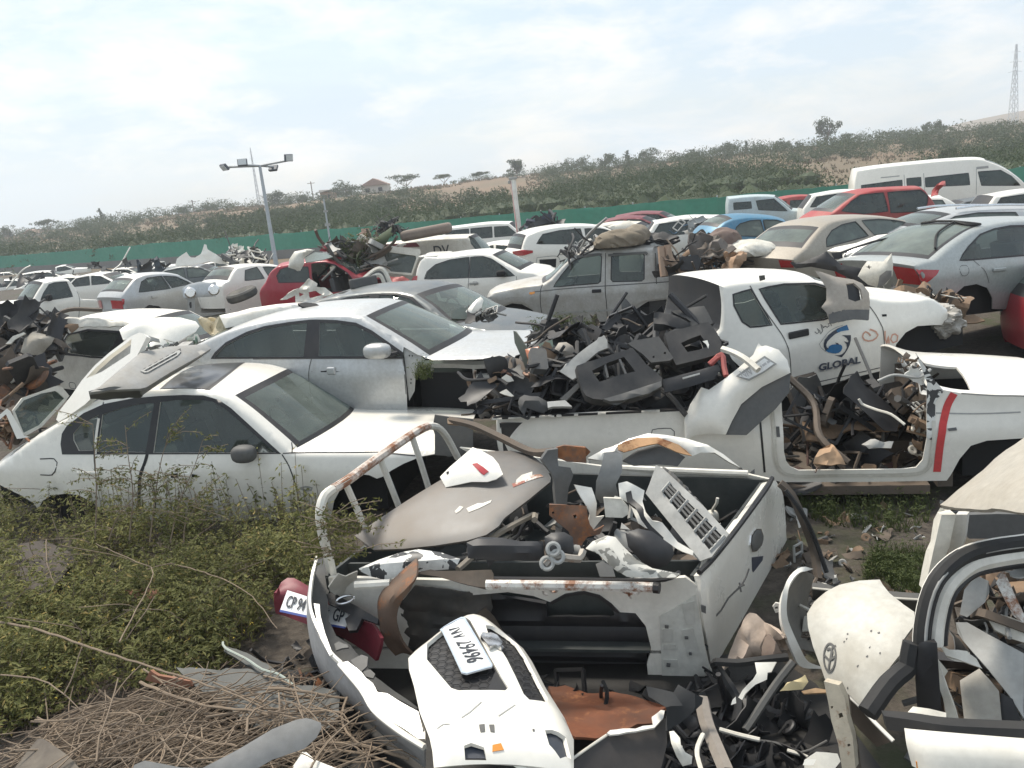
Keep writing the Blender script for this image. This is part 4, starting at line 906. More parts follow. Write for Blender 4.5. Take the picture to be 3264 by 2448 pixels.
# white crossover behind the double cab, red tail lamp
M = place('J 1350,517', 'J 2065,492', 2.4, -15, 1.82, -1, -2.85, 1.08)
c = quick('white_crossover', 'white crossover with dark side windows and a square hole in its rear door', 'car', M, 1.82, -1, [('tail', 'J 1280,760 1252,640 1250,560 1275,500', 0, -.12), ('rear_window', 'J 1275,500 1278,450 1300,385 1335,348', .03, -.12),
 ('roof', 'J 1335,348 1480,350 1620,332 1760,322 1862,336', .06, -.1), ('windshield', 'J 1862,336 1960,390 2090,458', .06, .1), ('bonnet', 'J 2090,458 2212,470 K 480,445 560,442', .10, .2), ('front', 'K 560,442 575,480 575,540', .03, .24)], 'K 575,640 J 1700,800 1280,800', WHITE,
 ['J 1352,515 1370,462 1430,410 1540,373 1690,352 1696,503', 'J 1706,351 1800,346 1870,366 1970,427 2060,490 1706,503'], wg=GLASSD, zb=1.09, sp=.12, seats=[-1.3, -2.2], solid=.01)
c.ribbon('panel_gap', ['J 1700,350 1702,520 1700,760', 'J 2075,495 2100,620'], .012, DGREY); c.box('door_handle', 'J 1428,545 1498,560', None, .03, BLACK, .012); c.box('door_handle', 'J 1710,540 1780,558', None, .03, LGREY, .012); c.decal('handle_recess', 'J 1735,535 1770,535 1775,555 1750,568', LGREY, .004)
c.decal('door_hole', 'J 1465,603 1620,577 1614,662 1490,667', VOID, .004); c.decal('tail_lamp', 'J 1246,520 1262,497 1292,492 1290,530 1262,576 1242,572', REDL, .014); p_ = c.F('J 1965,470')[0]; pill('wing_mirror', (p_.x, -.97, p_.y), (.12, .09, .08), VOID, c.o)
sp_ = MB(); sp_.box((c.x0+.45, 0, c.zr-.03), (.5, 1.3, .05)); sp_.build('roof_spoiler', WHITE, c.o, bev=.02)
# white suv with red lamp behind the double cab roof
M = place('K 475,222', 'K 820,215', 1.6, 16, 1.84, -1, -2.9, 1.15)
c = quick('white_suv', 'white SUV with a red wraparound tail lamp, behind the silver double cab', 'car', M, 1.84, -1, [('tail', 'K 330,440 310,340 322,300 372,258', 0, -.12), ('rear_window', 'K 372,258 390,200 412,158', .03, -.12), ('roof', 'K 412,158 520,118 680,91 860,86 960,100 1020,126', .06, -.06),
 ('windshield', 'K 1020,126 1200,240', .06, .1), ('bonnet', 'K 1200,240 1480,290', .07, .2), ('front', 'K 1480,290 1490,430', 0, .2)], 'K 1480,500 330,500', WHITE, ['K 472,214 522,150 640,124 790,110 808,214', 'K 822,110 930,110 1008,126 960,208 828,212'], wg=GLASSD, zb=1.15, seats=[-1.0, -2.])
c.decal('tail_lamp', 'K 300,270 370,258 440,262 440,278 370,300 310,298', REDL, .02); c.decal('lamp_recess', 'K 487,326 605,320 604,380 492,384', VOID, .004); c.ribbon('panel_gap', ['K 470,312 615,306 618,392 474,396 470,312'], .02, LGREY)
# red hatchback
M = place('J 205,547', 'J 780,572', 2.05, -8, 1.65, -1, -2.6, .95)
c = quick('red_hatchback', 'wrecked red hatchback with its front door missing and scrap heaped around it', 'car', M, 1.65, -1, [('tail', 'J 75,780 52,660 56,610 100,550', 0, -.12), ('rear_window', 'J 100,550 130,472 185,422', .03, -.12), ('roof', 'J 185,422 300,400 430,386 560,379 640,391', .06, -.06), ('windshield', 'J 640,391 720,440 800,490', .06, .08),
 ('bonnet', 'J 800,490 880,500 930,530', .06, .15), ('open', 'J 930,530 940,600', 0, .15)], 'J 940,740 75,800', RED, ['J 192,492 215,447 280,426 428,426 452,536 212,542', 'J 458,402 560,394 640,412 740,472 786,522 768,600 640,612 512,612 472,500'], zb=.96, wg=GLASSD, sp=.11, seats=[-1.1, -2.], solid=.01, noglass=(1,))
# white sedan seen from behind, left of the red hatchback
M = place('I 1930,278', 'I 2205,250', 1.25, 50, 1.70, -1, -2.6, .95)
c = quick('ivory_sedan', 'ivory white sedan seen from behind beside the red hatchback', 'car', M, 1.70, -1, [('tail', 'I 1790,500 1765,420 1752,330', 0, -.15), ('boot_lid', 'I 1752,330 1775,300 1810,283', .06, -.15), ('rear_window', 'I 1810,283 1850,222 1888,182', .06, -.1), ('roof', 'I 1888,182 2000,161 2120,156 2212,166 2290,188', .06, -.05),
 ('windshield', 'I 2290,188 2420,290', .06, .1), ('bonnet', 'I 2420,290 2700,330', .06, .2), ('front', 'I 2700,330 2710,450', 0, .2)], 'I 2700,520 1790,540', WHITE, ['I 1926,280 1946,202 2040,176 2076,262', 'I 2086,174 2200,176 2225,250 2122,265'], wg=GLASSF, strips_kw=dict(glass=GLASSF), seats=[-1.2, -2.1])
# silver sedan at left, red lamps
M = place('I 1092,376', 'I 1500,302', 1.8, 52, 1.83, -1, -2.7, .95)
c = quick('silver_saloon', 'silver saloon with red tail lamps and flat boot in the far left row', 'car', M, 1.83, -1, [('tail', 'I 990,590 992,520 978,445 966,418', 0, -.13), ('boot_lid', 'I 966,418 976,396 992,373', .05, -.13), ('rear_window', 'I 992,373 1035,322 1086,268', .05, -.08), ('roof', 'I 1086,268 1150,241 1250,228 1350,226 1432,241', .06, -.05),
 ('windshield', 'I 1432,241 1560,325', .06, .1), ('bonnet', 'I 1560,325 1830,360', .06, .2), ('front', 'I 1830,360 1840,500', 0, .2)], 'I 1840,580 1335,570 1310,530 1250,482 1170,472 1112,512 1082,572 1020,600', SILVER, ['I 1097,372 1130,292 1180,262 1290,246 1338,342', 'I 1302,246 1400,252 1498,302 1352,336'], wg=GLASS, strips_kw=dict(glass=GLASSF), sp=.11, seats=[-1.1, -2.])
c.patch('tail_lamp', 0, .52, .88, .38, .92, REDL); c.patch('tail_lamp', 0, .52, .88, -.98, -.38, REDL); c.decal('tail_lamp', 'I 965,425 985,425 985,470 972,470', REDL, .012); c.patch('number_plate', 0, .3, .5, -.3, .3, LGREY, .012); q = c.F('I 1190,560')[0]; c.wheel(q.x, q.y, .32); c.box('door_handle', 'I 1185,400 1235,415', None, .03, SILVER, .012)
# white single cab at far left
M = place('I 572,408', 'I 322,442', 1.0, 228, 1.75, 1, -.9, 1.05)
c = quick('white_pickup', 'white single cab pickup at the left edge with a large dusty windscreen', 'pickup', M, 1.75, 1, [('tail', 'I 1000,520 990,440', 0, 0), ('open', 'I 990,440 640,425', 0, 0), ('cab_back', 'I 640,425 608,350 560,280', 0, -.03), ('roof', 'I 560,280 500,274 430,282 362,298', .07, -.03), ('windshield', 'I 362,298 310,370 262,448', .07, .06), ('bonnet', 'I 262,448 100,460 -80,500', .08, .1), ('front', 'I -80,500 -110,600', .03, .12)],
 'I -100,640 300,620 400,580 430,545 470,580 640,600 1000,580', WHITE, ['I 322,442 350,382 400,312 440,299 535,291 573,405'], wg=GLASSD, zb=1.05, rt=.8, strips_kw=dict(glass=GLASSF), seats=[.2]); c.ribbon('panel_gap', ['I 610,360 625,430 620,570', 'I 300,450 310,560'], .015, DGREY); p_ = c.F('I 375,415')[0]; pill('wing_mirror', (p_.x, .98, p_.y), (.1, .09, .11), VOID, c.o)
# white hatchback hull at left middle
M = place('Q 400,572', 'Q 1060,612', 1.42, -20, 1.68, -1, -2.7, .93)
c = quick('stripped_hatchback', 'white hatchback hull with black window frame, rear stripped, heaped with junk', 'car', M, 1.68, -1, [('open', 'Q 420,1000 345,760 350,640', 0, -.1), ('open', 'Q 350,640 420,560 450,480', 0, -.1), ('cab_back', 'Q 450,480 480,380 560,300', .02, -.1), ('roof', 'Q 560,300 800,262 1050,255 1290,275', .09, -.06), ('windshield', 'Q 1290,275 1700,520', .06, .1), ('bonnet', 'Q 1700,520 2400,560', .06, .2), ('open', 'Q 2400,560 2420,700', 0, .2)],
 'Q 2300,960 1000,960 480,905 440,840 400,790', WHITE2, ['Q 556,545 620,392 800,352 1130,372 1060,596 900,590'], wg=GLASS, sp=.09, seats=[-1.3, -2.2], solid=.012, noglass=(), strips_kw=dict(skip=('open', 'cab_back')), trimw=.03)
c.decal('window_frame', 'Q 548,575 548,560 640,370 800,330 1150,350 1240,330 1130,600 1060,612', BLACK, .004, ['Q 556,545 620,392 800,352 1130,372 1060,596 900,590']); c.box('door_handle', 'Q 390,640 535,668', None, .03, WHITE2, .012); c.ribbon('panel_gap', ['Q 350,690 380,790 440,850 480,905', 'Q 680,870 690,855 740,862 745,915 690,912 682,870'], .012, DGREY)
# panel van with the letters
M = place('J 1010,262', 'J 1690,193', 2.75, -10, 1.66, -1, -2.3, 1.72)
c = quick('panel_van', 'cream white panel van lettered DV with its tailgate hanging open', 'van', M, 1.66, -1, [('cab_back', 'J 1010,620 1000,420 1010,262', 0, -.04), ('roof', 'J 1010,262 1300,216 1500,200 1690,192', .08, -.04), ('windshield', 'J 1690,192 1760,260 1835,345', .06, .08), ('bonnet', 'J 1835,345 1960,390', .06, .12), ('front', 'J 1960,390 1975,520', 0, .15)], 'J 1975,600 1010,640', CREAM, [], flat=True, zb=1.1, rt=.90, trimw=0, seats=[.2])
c.decal('side_opening', 'J 1030,245 1290,230 1320,262 1035,275', DRED, .006); c.ribbon('panel_ridge', ['J 1320,250 1340,225 1500,210 1620,215 1680,270', 'J 1320,250 1325,320'], .02, WHITE2, .012)
fx = c.S(c.F('J 1432,300 J 1545,290 J 1488,295')); text3('lettering', 'DV', fx[2]+Vector((0, -.012, 0)), fx[1]-fx[0], None, Vector((0, -1, .03)), .42, INK, c.o, sx=.9, bold=.004)
c.decal('sliding_window', 'J 1700,175 1750,200 1835,320 1780,310 1720,240', GLASSD, .006)
gate = MB(); hp = [W3(p, ('d', 22.2)) for p in pts('J 1008,265 1030,250 1325,283 1330,310 1262,490 1085,470 1040,460 1005,320')]; hi = [W3(p, ('d', 22.2)) for p in pts('J 1040,310 1060,302 1290,335 1298,350 1258,470 1100,458 1065,430 1038,340')]
M2 = Matrix.Translation(hp[0]); go = thing('tailgate', 'cream tailgate with a dark window hanging open at the panel van rear', 'van tailgate', M2)
gate.add([p-hp[0] for p in hp]+[p-hp[0] for p in hi], [(i, (i+1) % 8, 8+(i+1) % 8, 8+i) for i in range(8)]); gate.build('frame', CREAM, go, solid=.06); g2 = MB(); g2.add([p-hp[0]+Vector((0, .03, 0)) for p in hi], [tuple(range(8))]); g2.build('window', GLASSD, go, smooth=False)
# white minibus top right
M = place('L 1110,132', 'L 1960,55', 4.35, -16, 1.9, -1, -2.5, 2.15)
c = quick('minibus', 'long white high-roof minibus towering over the right rows', 'minibus', M, 1.9, -1, [('cab_back', 'L 1085,480 1086,340 1092,220 1110,134', 0, -.05), ('roof', 'L 1110,134 1250,112 1400,95 1700,66 1900,55 1960,64', .10, -.05), ('windshield', 'L 1960,64 2080,112 2180,182 2245,245', .08, .1), ('bonnet', 'L 2245,245 2330,320', .05, .12), ('front', 'L 2330,320 2345,420', .03, .15)], 'L 2340,500 1085,560', WHITE,
 ['L 1137,232 1405,196 1406,236 1140,262', 'L 1437,186 1530,178 1531,234 1440,240', 'L 1560,181 1846,150 1852,226 1562,240', 'L 1912,141 2060,131 2130,171 2188,230 1932,230'], flat=True, zb=1.3, rt=.86, wg=GLASSD, seats=[.9, -.2])
c.ribbon('panel_gap', ['L 1900,120 1895,290', 'L 1420,160 1425,330', 'L 1550,150 1555,330'], .02, LGREY); c.ribbon('gutter', ['L 1265,180 1390,168'], .04, LGREY); c.decal('roof_vent', 'L 1900,108 1980,100 1982,116 1902,124', LGREY, .006)
# pale blue pickup, red hatch, orange-red car, white hatch etc.
M = place('L 290,390', 'L 655,402', 2.0, -12, 1.6, -1, -1.4, 1.0)
c = quick('pale_blue_pickup', 'pale blue small pickup with two side windows before the green fence', 'pickup', M, 1.6, -1, [('cab_back', 'L 256,470 250,380 256,318', 0, -.03), ('roof', 'L 256,318 400,304 500,302 562,306', .06, -.03), ('windshield', 'L 562,306 620,350 672,397', .06, .08), ('bonnet', 'L 672,397 800,402 905,425', .08, .12), ('front', 'L 905,425 940,470', 0, .15)], 'L 940,560 256,560', LBLUE, ['L 290,348 404,340 408,382 292,391', 'L 440,334 558,322 645,400 455,392'], wg=GLASSD, seats=[.0])
M = place('L 820,378', 'L 600,372', 1.55, 172, 1.6, 1, -1.2, .95)
quick('small_red_hatchback', 'small red hatchback with a dark window beyond the blue sedan', 'car', M, 1.6, 1, [('tail', 'L 980,480 965,420 950,390', 0, -.1), ('rear_window', 'L 950,390 905,340 860,303', .03, -.1), ('roof', 'L 860,303 760,300 680,306 590,325', .06, -.05), ('windshield', 'L 590,325 480,390', .06, .1), ('bonnet', 'L 480,390 350,400', .05, .2), ('front', 'L 350,400 345,470', 0, .2)], 'L 350,520 980,520', RED2, ['L 668,332 815,325 820,378 660,380', 'L 600,345 640,336 635,378 590,374'], wg=GLASSD)
M = place('L 1560,330', 'L 1000,400', 2.3, 180, 1.75, 1, -1.6, .98)
c = quick('orange_red_car', 'faded orange-red car with crumpled rear in front of the white minibus', 'car', M, 1.75, 1, [('tail', 'L 1650,460 1640,360 1600,300', 0, -.1), ('rear_window', 'L 1600,300 1585,270 1560,246', .03, -.1), ('roof', 'L 1560,246 1400,252 1250,262 1130,290', .06, -.05), ('windshield', 'L 1130,290 1040,350 960,410', .06, .1), ('bonnet', 'L 960,410 900,440 850,480', .06, .2), ('front', 'L 850,480 850,560', 0, .2)], 'L 860,620 1650,560', RED2, ['L 1010,400 1080,340 1150,296 1300,280 1310,400 1150,415', 'L 1330,278 1550,262 1590,300 1560,400 1330,410'], wg=GLASSD, zb=.99)
M = place('L 1690,380', 'L 1225,395', 1.9, 176, 1.72, 1, -1.5, .96)
c = quick('white_hatchback', 'white hatchback with glossy roof and long side windows behind the beige sedan', 'car', M, 1.72, 1, [('tail', 'L 1830,470 1820,400 1790,365', 0, -.1), ('rear_window', 'L 1790,365 1745,330 1700,308', .03, -.1), ('roof', 'L 1700,308 1560,312 1430,325 1330,342', .06, -.05), ('windshield', 'L 1330,342 1240,380 1180,415', .06, .1), ('bonnet', 'L 1180,415 1080,440', .06, .2), ('front', 'L 1080,440 1070,520', 0, .2)], 'L 1080,560 1830,540', WHITE, ['L 1232,395 1310,372 1385,365 1390,420 1260,430', 'L 1402,350 1560,332 1690,330 1710,385 1600,430 1405,425'], wg=GLASSF)
M = place('L 2212,470', 'L 1640,520', 1.9, 188, 1.8, 1, -1.0, 1.0)
c = quick('silver_wagon', 'silver wagon with roof rails half hidden behind the silver-green sedan', 'car', M, 1.8, 1, [('tail', 'L 2500,560 2490,420', 0, -.1), ('roof', 'L 2490,395 2212,392 2050,395 1900,405 1800,425', .12, -.06), ('windshield', 'L 1800,425 1700,460 1560,520', .08, .1), ('bonnet', 'L 1560,520 1400,545', .08, .2), ('front', 'L 1400,545 1390,640', 0, .2)], 'L 1400,700 2490,640', SILVER, ['L 1640,515 1800,440 1960,415 2200,412 2212,470 1900,500'], wg=GLASSF)
B = MB()
for sd in (-1, 1):
    q = [p.x for p in c.reg[1][1]]; xs = np.linspace(min(q)+.2, max(q)-.1, 6); zs = [np.interp(x, sorted(q), [v.y for v in sorted(c.reg[1][1], key=lambda v: v.x)]) for x in xs]
    B = MB(); B.tube([(x, sd*.60, z+.10) for x, z in zip(xs, zs)], .025, 6); B.build('roof_rail', CHROME, c.o)
def box_car(name, label, cat, pa, pb, L, yaw, W, side, h, paint, kind='hatch', group=None, z0=0., wg=GLASSD):
    """small distant car of a plain profile; pa/pb = pixels of the ends of its roof line"""
    k = L/4.2; P_ = lambda l: [(x*k, z*h/1.45) for x, z in l]
    if kind == 'sedan': top = [('tail', [(-2.1,.3),(-2.15,.6),(-2.05,.95)], 0, -.1), ('boot_lid', [(-2.05,.95),(-1.5,1.02)], .04, -.1), ('rear_window', [(-1.5,1.02),(-.95,1.38)], .04, -.1), ('roof', [(-.95,1.38),(-.3,1.45),(.35,1.38)], .05, -.05), ('windshield', [(.35,1.38),(1.1,.98)], .05, .1), ('bonnet', [(1.1,.98),(1.6,.9),(2.0,.75)], .05, .2), ('front', [(2.0,.75),(2.1,.3)], 0, .2)]; win = [[(-1.3,1.0),(-.9,1.33),(-.25,1.38),(-.2,1.0)], [(-.1,1.0),(-.12,1.38),(.32,1.33),(.95,1.0)]]
    elif kind == 'pickup': top = [('tail', [(-2.1,.35),(-2.1,.95)], 0, 0), ('open', [(-2.1,.95),(-.35,.95)], 0, 0), ('cab_back', [(-.35,.95),(-.25,1.4)], 0, 0), ('roof', [(-.25,1.4),(.2,1.45),(.5,1.4)], .05, 0), ('windshield', [(.5,1.4),(1.1,1.0)], .05, .08), ('bonnet', [(1.1,1.0),(2.05,.85)], .06, .12), ('front', [(2.05,.85),(2.1,.35)], 0, .15)]; win = [[(-.2,1.02),(-.12,1.36),(.48,1.36),(.95,1.02)]]
    elif kind == 'van': top = [('cab_back', [(-2.1,.3),(-2.12,1.0),(-2.05,1.42)], 0, -.05), ('roof', [(-2.05,1.42),(0,1.46),(1.1,1.4)], .06, -.05), ('windshield', [(1.1,1.4),(1.75,.95)], .06, .1), ('bonnet', [(1.75,.95),(2.05,.8)], .04, .15), ('front', [(2.05,.8),(2.1,.3)], 0, .15)]; win = [[(-1.95,1.0),(-1.9,1.33),(-.8,1.34),(-.8,1.0)], [(-.7,1.0),(-.7,1.34),(.3,1.34),(.3,1.0)], [(.42,1.0),(.42,1.33),(1.05,1.31),(1.5,1.0)]]
    else: top = [('tail', [(-1.95,.3),(-2.0,.6),(-1.95,.95)], 0, -.1), ('rear_window', [(-1.95,.95),(-1.6,1.38)], .04, -.1), ('roof', [(-1.6,1.38),(-.6,1.46),(.35,1.38)], .05, -.05), ('windshield', [(.35,1.38),(1.15,.97)], .05, .1), ('bonnet', [(1.15,.97),(1.7,.88),(2.0,.72)], .05, .2), ('front', [(2.0,.72),(2.1,.3)], 0, .2)]; win = [[(-1.7,1.0),(-1.45,1.33),(-.55,1.38),(-.5,1.0)], [(-.4,1.0),(-.42,1.38),(.3,1.33),(.98,1.0)]]
    top = [(a, P_(b), cr, bw) for a, b, cr, bw in top]
    if isinstance(pb, (int, float)):
        X = Vector((math.cos(R(yaw)), math.sin(R(yaw)), 0)); q = at_d(pa, pb); M = Matrix.Translation(q-Vector((0, 0, h))) @ Matrix.Rotation(R(yaw), 4, 'Z') @ Matrix.Translation((.4*k, 0, 0))
    else: M = place(pa, pb, L*.42, yaw, W, side, -.9*k, 1.4*h/1.45)
    return quick(name, label, cat, M, W, side, top, P_([(2.05,.22),(1.7,.2),(1.62,.45),(1.4,.58),(1.1,.55),(.98,.2),(-.98,.2),(-1.08,.5),(-1.32,.6),(-1.6,.5),(-1.7,.2),(-2.0,.25)]), paint, [P_(w_) for w_ in win], sp=.2, zb=.97*h/1.45, wg=wg, group=group)
box_car('white_car', 'white car tucked between the small red hatchback and the minibus', 'car', 'L 1010,266', 29, 3.9, -14, 1.65, -1, 1.45, WHITE)
box_car('dark_red_car', 'dark red car roof nearest the green fence, behind the white SUV', 'car', 'K 1225,-8', 31, 3.6, -20, 1.6, -1, 1.42, DRED)
box_car('dark_red_car', 'long dark red car roof just above the white SUV roof', 'car', 'K 1060,28', 28, 4.3, -16, 1.7, -1, 1.45, DRED, 'sedan')
box_car('white_car', 'white car with torn blue sheets on it, left of the blue sedan', 'car', 'K 1560,22', 24.5, 4.0, -10, 1.65, -1, 1.45, WHITE)
box_car('cream_car', 'cream car roof showing between the dark red car and the white SUV', 'car', 'K 1050,66', 27.2, 3.6, -20, 1.6, -1, 1.4, CREAM)
box_car('white_van', 'small white van with cut-out side far behind the red and white pole', 'van', 'J 1790,85', 35, 3.9, -10, 1.6, -1, 1.85, WHITE, 'van')
box_car('low_white_car', 'low white car with dark windows and red trim behind the white crossover', 'car', 'J 1930,225', 26.5, 3.8, -25, 1.65, -1, 1.4, WHITE, 'sedan')
box_car('grey_flatbed', 'grey flat-bodied car beside the minibus nose', 'car', 'L 1900,315', 26.5, 4.4, -12, 1.7, -1, 1.0, GREY, 'sedan')
box_car('white_car', 'white car cut off by the right edge below the minibus nose', 'car', 'L 2240,262', 24, 4.2, -8, 1.7, -1, 1.5, WHITE)
box_car('grey_estate', 'dull grey car roof behind the ivory sedan', 'car', 'I 1440,165', 31, 4.2, 5, 1.65, -1, 1.4, GREY, 'sedan', wg=GLASSF)
# far rows at left
FAR = [('R 5,597', 'R 30,592', 3.8, 10, 1.5, WHITE, 'hatch', 'white car at the very left edge of the farthest row'), ('R 22,589', 'R 62,580', 4.3, 30, 1.5, WHITE, 'pickup', 'far white pickup with open cab near the left edge'), ('R 100,582', 'R 150,572', 4.4, 20, 1.5, WHITE, 'pickup', 'far white pickup standing above the others in the left rows'),
 ('R 62,607', 'R 120,600', 4.2, 5, 1.4, WHITE, 'sedan', 'far white car beside the faded pink roof'), ('R 112,603', 'R 165,596', 4.2, -5, 1.4, WHITE2, 'hatch', 'far off-white car in front of the distant white pickup'), ('R 212,582', 'R 240,578', 4.0, 0, 1.4, WHITE, 'hatch', 'far white car left of the dark scrap in the distance'),
 ('R 300,575', 'R 330,568', 4.2, 15, 1.45, GREY, 'sedan', 'far grey car behind the far white roofs'), ('R 345,567', 'R 390,562', 4.2, 5, 1.45, WHITE, 'hatch', 'far white car left of the upright white panel'), ('R 235,598', 'R 300,590', 4.4, 5, 1.4, WHITE, 'sedan', 'far long white roof in the middle of the left rows'),
 ('R 318,597', 'R 380,586', 4.4, -5, 1.4, WHITE2, 'sedan', 'white roof directly behind the silver saloon'), ('R 180,575', 'R 205,572', 4.0, 20, 1.4, GREY, 'hatch', 'far grey car beside a dark heap'), ('R 430,575', 'R 460,570', 4.0, 0, 1.4, GREY, 'hatch', 'far grey car right of the upright white panel'), ('R 570,566', 'R 600,560', 4.2, 0, 1.45, WHITE, 'hatch', 'far white car at the foot of the floodlight mast'),
 ('R 88,596', 'R 118,592', 4.0, 0, 1.35, surf('pink_paint', (.62, .36, .30), .6, dust=.3), 'hatch', 'far car with a faded pink roof'), ('R 258,608', 'R 280,606', 3.6, 12, 1.4, RED2, 'hatch', 'sliver of a red car between the white pickup and silver saloon')]
for a, b, L_, yw, h_, pm, kd, lb in FAR: box_car('far_car', lb, 'car', a, b, L_, yw, 1.65, -1, h_, pm, kd, group='cars in the distant left rows')
# red car at the right edge
M = place('H 2110,470', 'H 2640,462', 1.06, -12, 1.7, -1, -1.03, .66)
c = quick('crimson_hatchback', 'crimson hatchback with a bright red tail lamp cut off by the right edge', 'car', M, 1.7, -1, [('tail', [(-1.0,.3),(-1.06,.6),(-1.02,.98)], 0, -.1), ('rear_window', [(-1.02,.98),(-.7,1.4)], .04, -.1), ('roof', [(-.7,1.4),(.3,1.48),(1.2,1.4)], .05, -.05), ('windshield', [(1.2,1.4),(2.0,.95)], .05, .1), ('bonnet', [(2.0,.95),(2.9,.75)], .05, .2), ('front', [(2.9,.75),(3.0,.3)], 0, .2)], [(2.9, .2), (-.95, .2)], RED, [[(-.75,1.0),(-.5,1.34),(.3,1.38),(.3,1.0)]], wg=GLASSD, sp=.12)
c.patch('tail_lamp', 0, .55, .98, -1, -.72, REDL); c.patch('tail_lamp', 0, .55, .98, .72, 1, REDL); c.decal('tail_lamp', [(-1.03,.78),(-.8,.8),(-.82,.98),(-1.0,.97)], REDL, .012)

FG = 'cars in the distant left rows'
for k, (x, y, D_, yw, pm, kd) in enumerate(((20, 606, 34, 20, WHITE, 'hatch'), (66, 596, 40, 40, WHITE2, 'sedan'), (92, 588, 46, 10, WHITE, 'hatch'), (128, 590, 44, 60, WHITE, 'sedan'), (150, 600, 36, 15, WHITE2, 'hatch'), (172, 584, 48, 30, WHITE, 'van'), (196, 596, 38, -10, WHITE, 'sedan'), (214, 588, 46, 50, SILVER, 'hatch'), (238, 590, 44, 20, WHITE, 'hatch'), (262, 582, 50, 0, WHITE2, 'sedan'), (288, 586, 44, 35, WHITE, 'sedan'), (316, 580, 50, 10, WHITE, 'hatch'), (340, 588, 40, 25, SILVER, 'sedan'), (362, 577, 48, -5, WHITE, 'van'), (404, 572, 50, 20, WHITE, 'hatch'), (468, 568, 46, 10, WHITE2, 'sedan'), (500, 566, 44, 30, WHITE, 'hatch'), (530, 564, 46, 5, WHITE, 'sedan'), (616, 560, 44, 20, WHITE2, 'hatch'), (44, 584, 54, 25, WHITE, 'hatch'), (10, 590, 56, 15, WHITE, 'sedan'))):
    c_ = 3264/2212; hw = .42*4.1*FPX/D_/c_*.5*max(.35, abs(math.cos(R(yw+25)))); box_car('far_car', 'tiny pale car roof among the distant left rows', 'car', (( x-hw)*c_, (y+hw*.1)*c_), ((x+hw)*c_, (y-hw*.1)*c_), 4.1, yw, 1.65, -1, 1.42, pm, kd, group=FG)
# ------------------------------------------------------------ loose scrap: traced sheets at their own place, tilt and thickness
def carpt(c, p, off):   # point on a plane just outside a car's side
    Mi = c.o.matrix_world.inverted(); o = Mi @ CAM; d = Mi.to_3x3() @ ray(_p(p)); y = c.side*(c.W/2+off); return c.o.matrix_world @ (o+d*((y-o.y)/d.y))
def anchors(s, out):
    if isinstance(s, tuple):
        dep, el, az = s; xs = [p[0] for p in out]; ys = [p[1] for p in out]; o = at_d(((min(xs)+max(xs))/2, (min(ys)+max(ys))/2), dep)
        v = CAM-o; v.z = 0; v.normalize(); v = Matrix.Rotation(R(az), 3, 'Z') @ v; n_ = (v*math.cos(R(el))+Vector((0, 0, math.sin(R(el))))).normalized(); return o, n_
    P3 = []
    for a in s.split('/'):
        w_ = a.split(); h = w_[2]; P3.append(W3(w_[0]+' '+w_[1], ('d', float(h[1:])) if h[0] == 'd' else float(h)))
    n_ = (P3[1]-P3[0]).cross(P3[2]-P3[0]).normalized()
    if n_.dot(CAM-P3[0]) < 0: n_ = -n_
    return P3[0], n_
class Plane:
    def __init__(s, o, n_, up=None):
        s.o, s.n = o, n_; r_ = up or (_r-n_*_r.dot(n_)); s.x = r_.normalized(); s.y = n_.cross(s.x); s.disp = None
    def uv(s, p):
        d = ray(p); k = (s.o-CAM).dot(s.n)/d.dot(s.n); q = CAM+d*k-s.o; return Vector((q.dot(s.x), q.dot(s.y)))
    def P(s, u, v, w_=0): return s.o+s.x*u+s.y*v+s.n*w_
def tp(name, label, cat, out, anc, mat, thick=.012, bulge=0., bend=None, holes=(), sp=.06, rough=0., parent=None, rim=.12, group=None, smooth=True, lift=0., ribs=None):
    o = pts(out); pl = Plane(*anchors(anc, o)) if not isinstance(anc, Plane) else anc
    P2 = [pl.uv(p) for p in o]; H2 = [[pl.uv(p) for p in pts(h)] for h in holes]
    a = np.array([(p.x, p.y) for p in P2]); ext = a.max(0)-a.min(0); sp = max(sp, ext.max()/40)
    V, F_, tag = cdt(P2, H2, [], sp); A_ = np.array([(v.x, v.y) for v in V]); w_ = np.zeros(len(V))+lift
    def disp(A):
        w1 = np.zeros(len(A))
        if bulge: d = segdist(P2, A); k = np.clip(d/max(rim, 1e-3), 0, 1); w1 += bulge*(1-(1-k)**2)
        for ang, sag in ((bend if isinstance(bend, list) else [bend]) if bend else []):
            v_ = np.array([math.cos(R(ang)), math.sin(R(ang))]); q0 = a @ v_; t_ = (A @ v_-(q0.min()+q0.max())/2)/max(1e-3, (q0.max()-q0.min())/2); w1 += sag*(1-t_**2)
        return w1
    w_ += disp(A_)
    if pl.disp is not None and isinstance(anc, Plane): w_ += pl.disp(A_)
    else: pl.disp = disp
    if ribs:
        ang, per, amp = ribs; t_ = A_ @ np.array([math.cos(R(ang)), math.sin(R(ang))]); w_ += amp*np.clip(np.sin(t_/per*6.283)*3, -1, 1)
    if rough: w_ += np.array([rough*(vnoise(v.x*7+3, v.y*7, 1)+.5*vnoise(v.x*19, v.y*19, 2)-.75) for v in V])
    vs = [pl.P(v.x, v.y, float(q)) for v, q in zip(V, w_)]
    c0 = parent.location if parent else Vector((0, 0, 0))
    fs = []
    for f in F_:
        e = (vs[f[1]]-vs[f[0]]).cross(vs[f[2]]-vs[f[0]]); fs.append(tuple(f) if e.dot(pl.n) > 0 else tuple(reversed(f)))
    ob = mk(name, [v-c0 for v in vs], fs, mat, parent, solid=thick, smooth=smooth, sharp=40); ob['_n'] = 0; del ob['_n']
    if not parent: props(ob, label, cat, group)
    elif label: ob['label'] = label
    LAST['pl'] = pl; return ob
def subplane(p, off): q = Plane(p.o+p.n*off, p.n, p.x); q.disp = p.disp; return q
LAST = {}
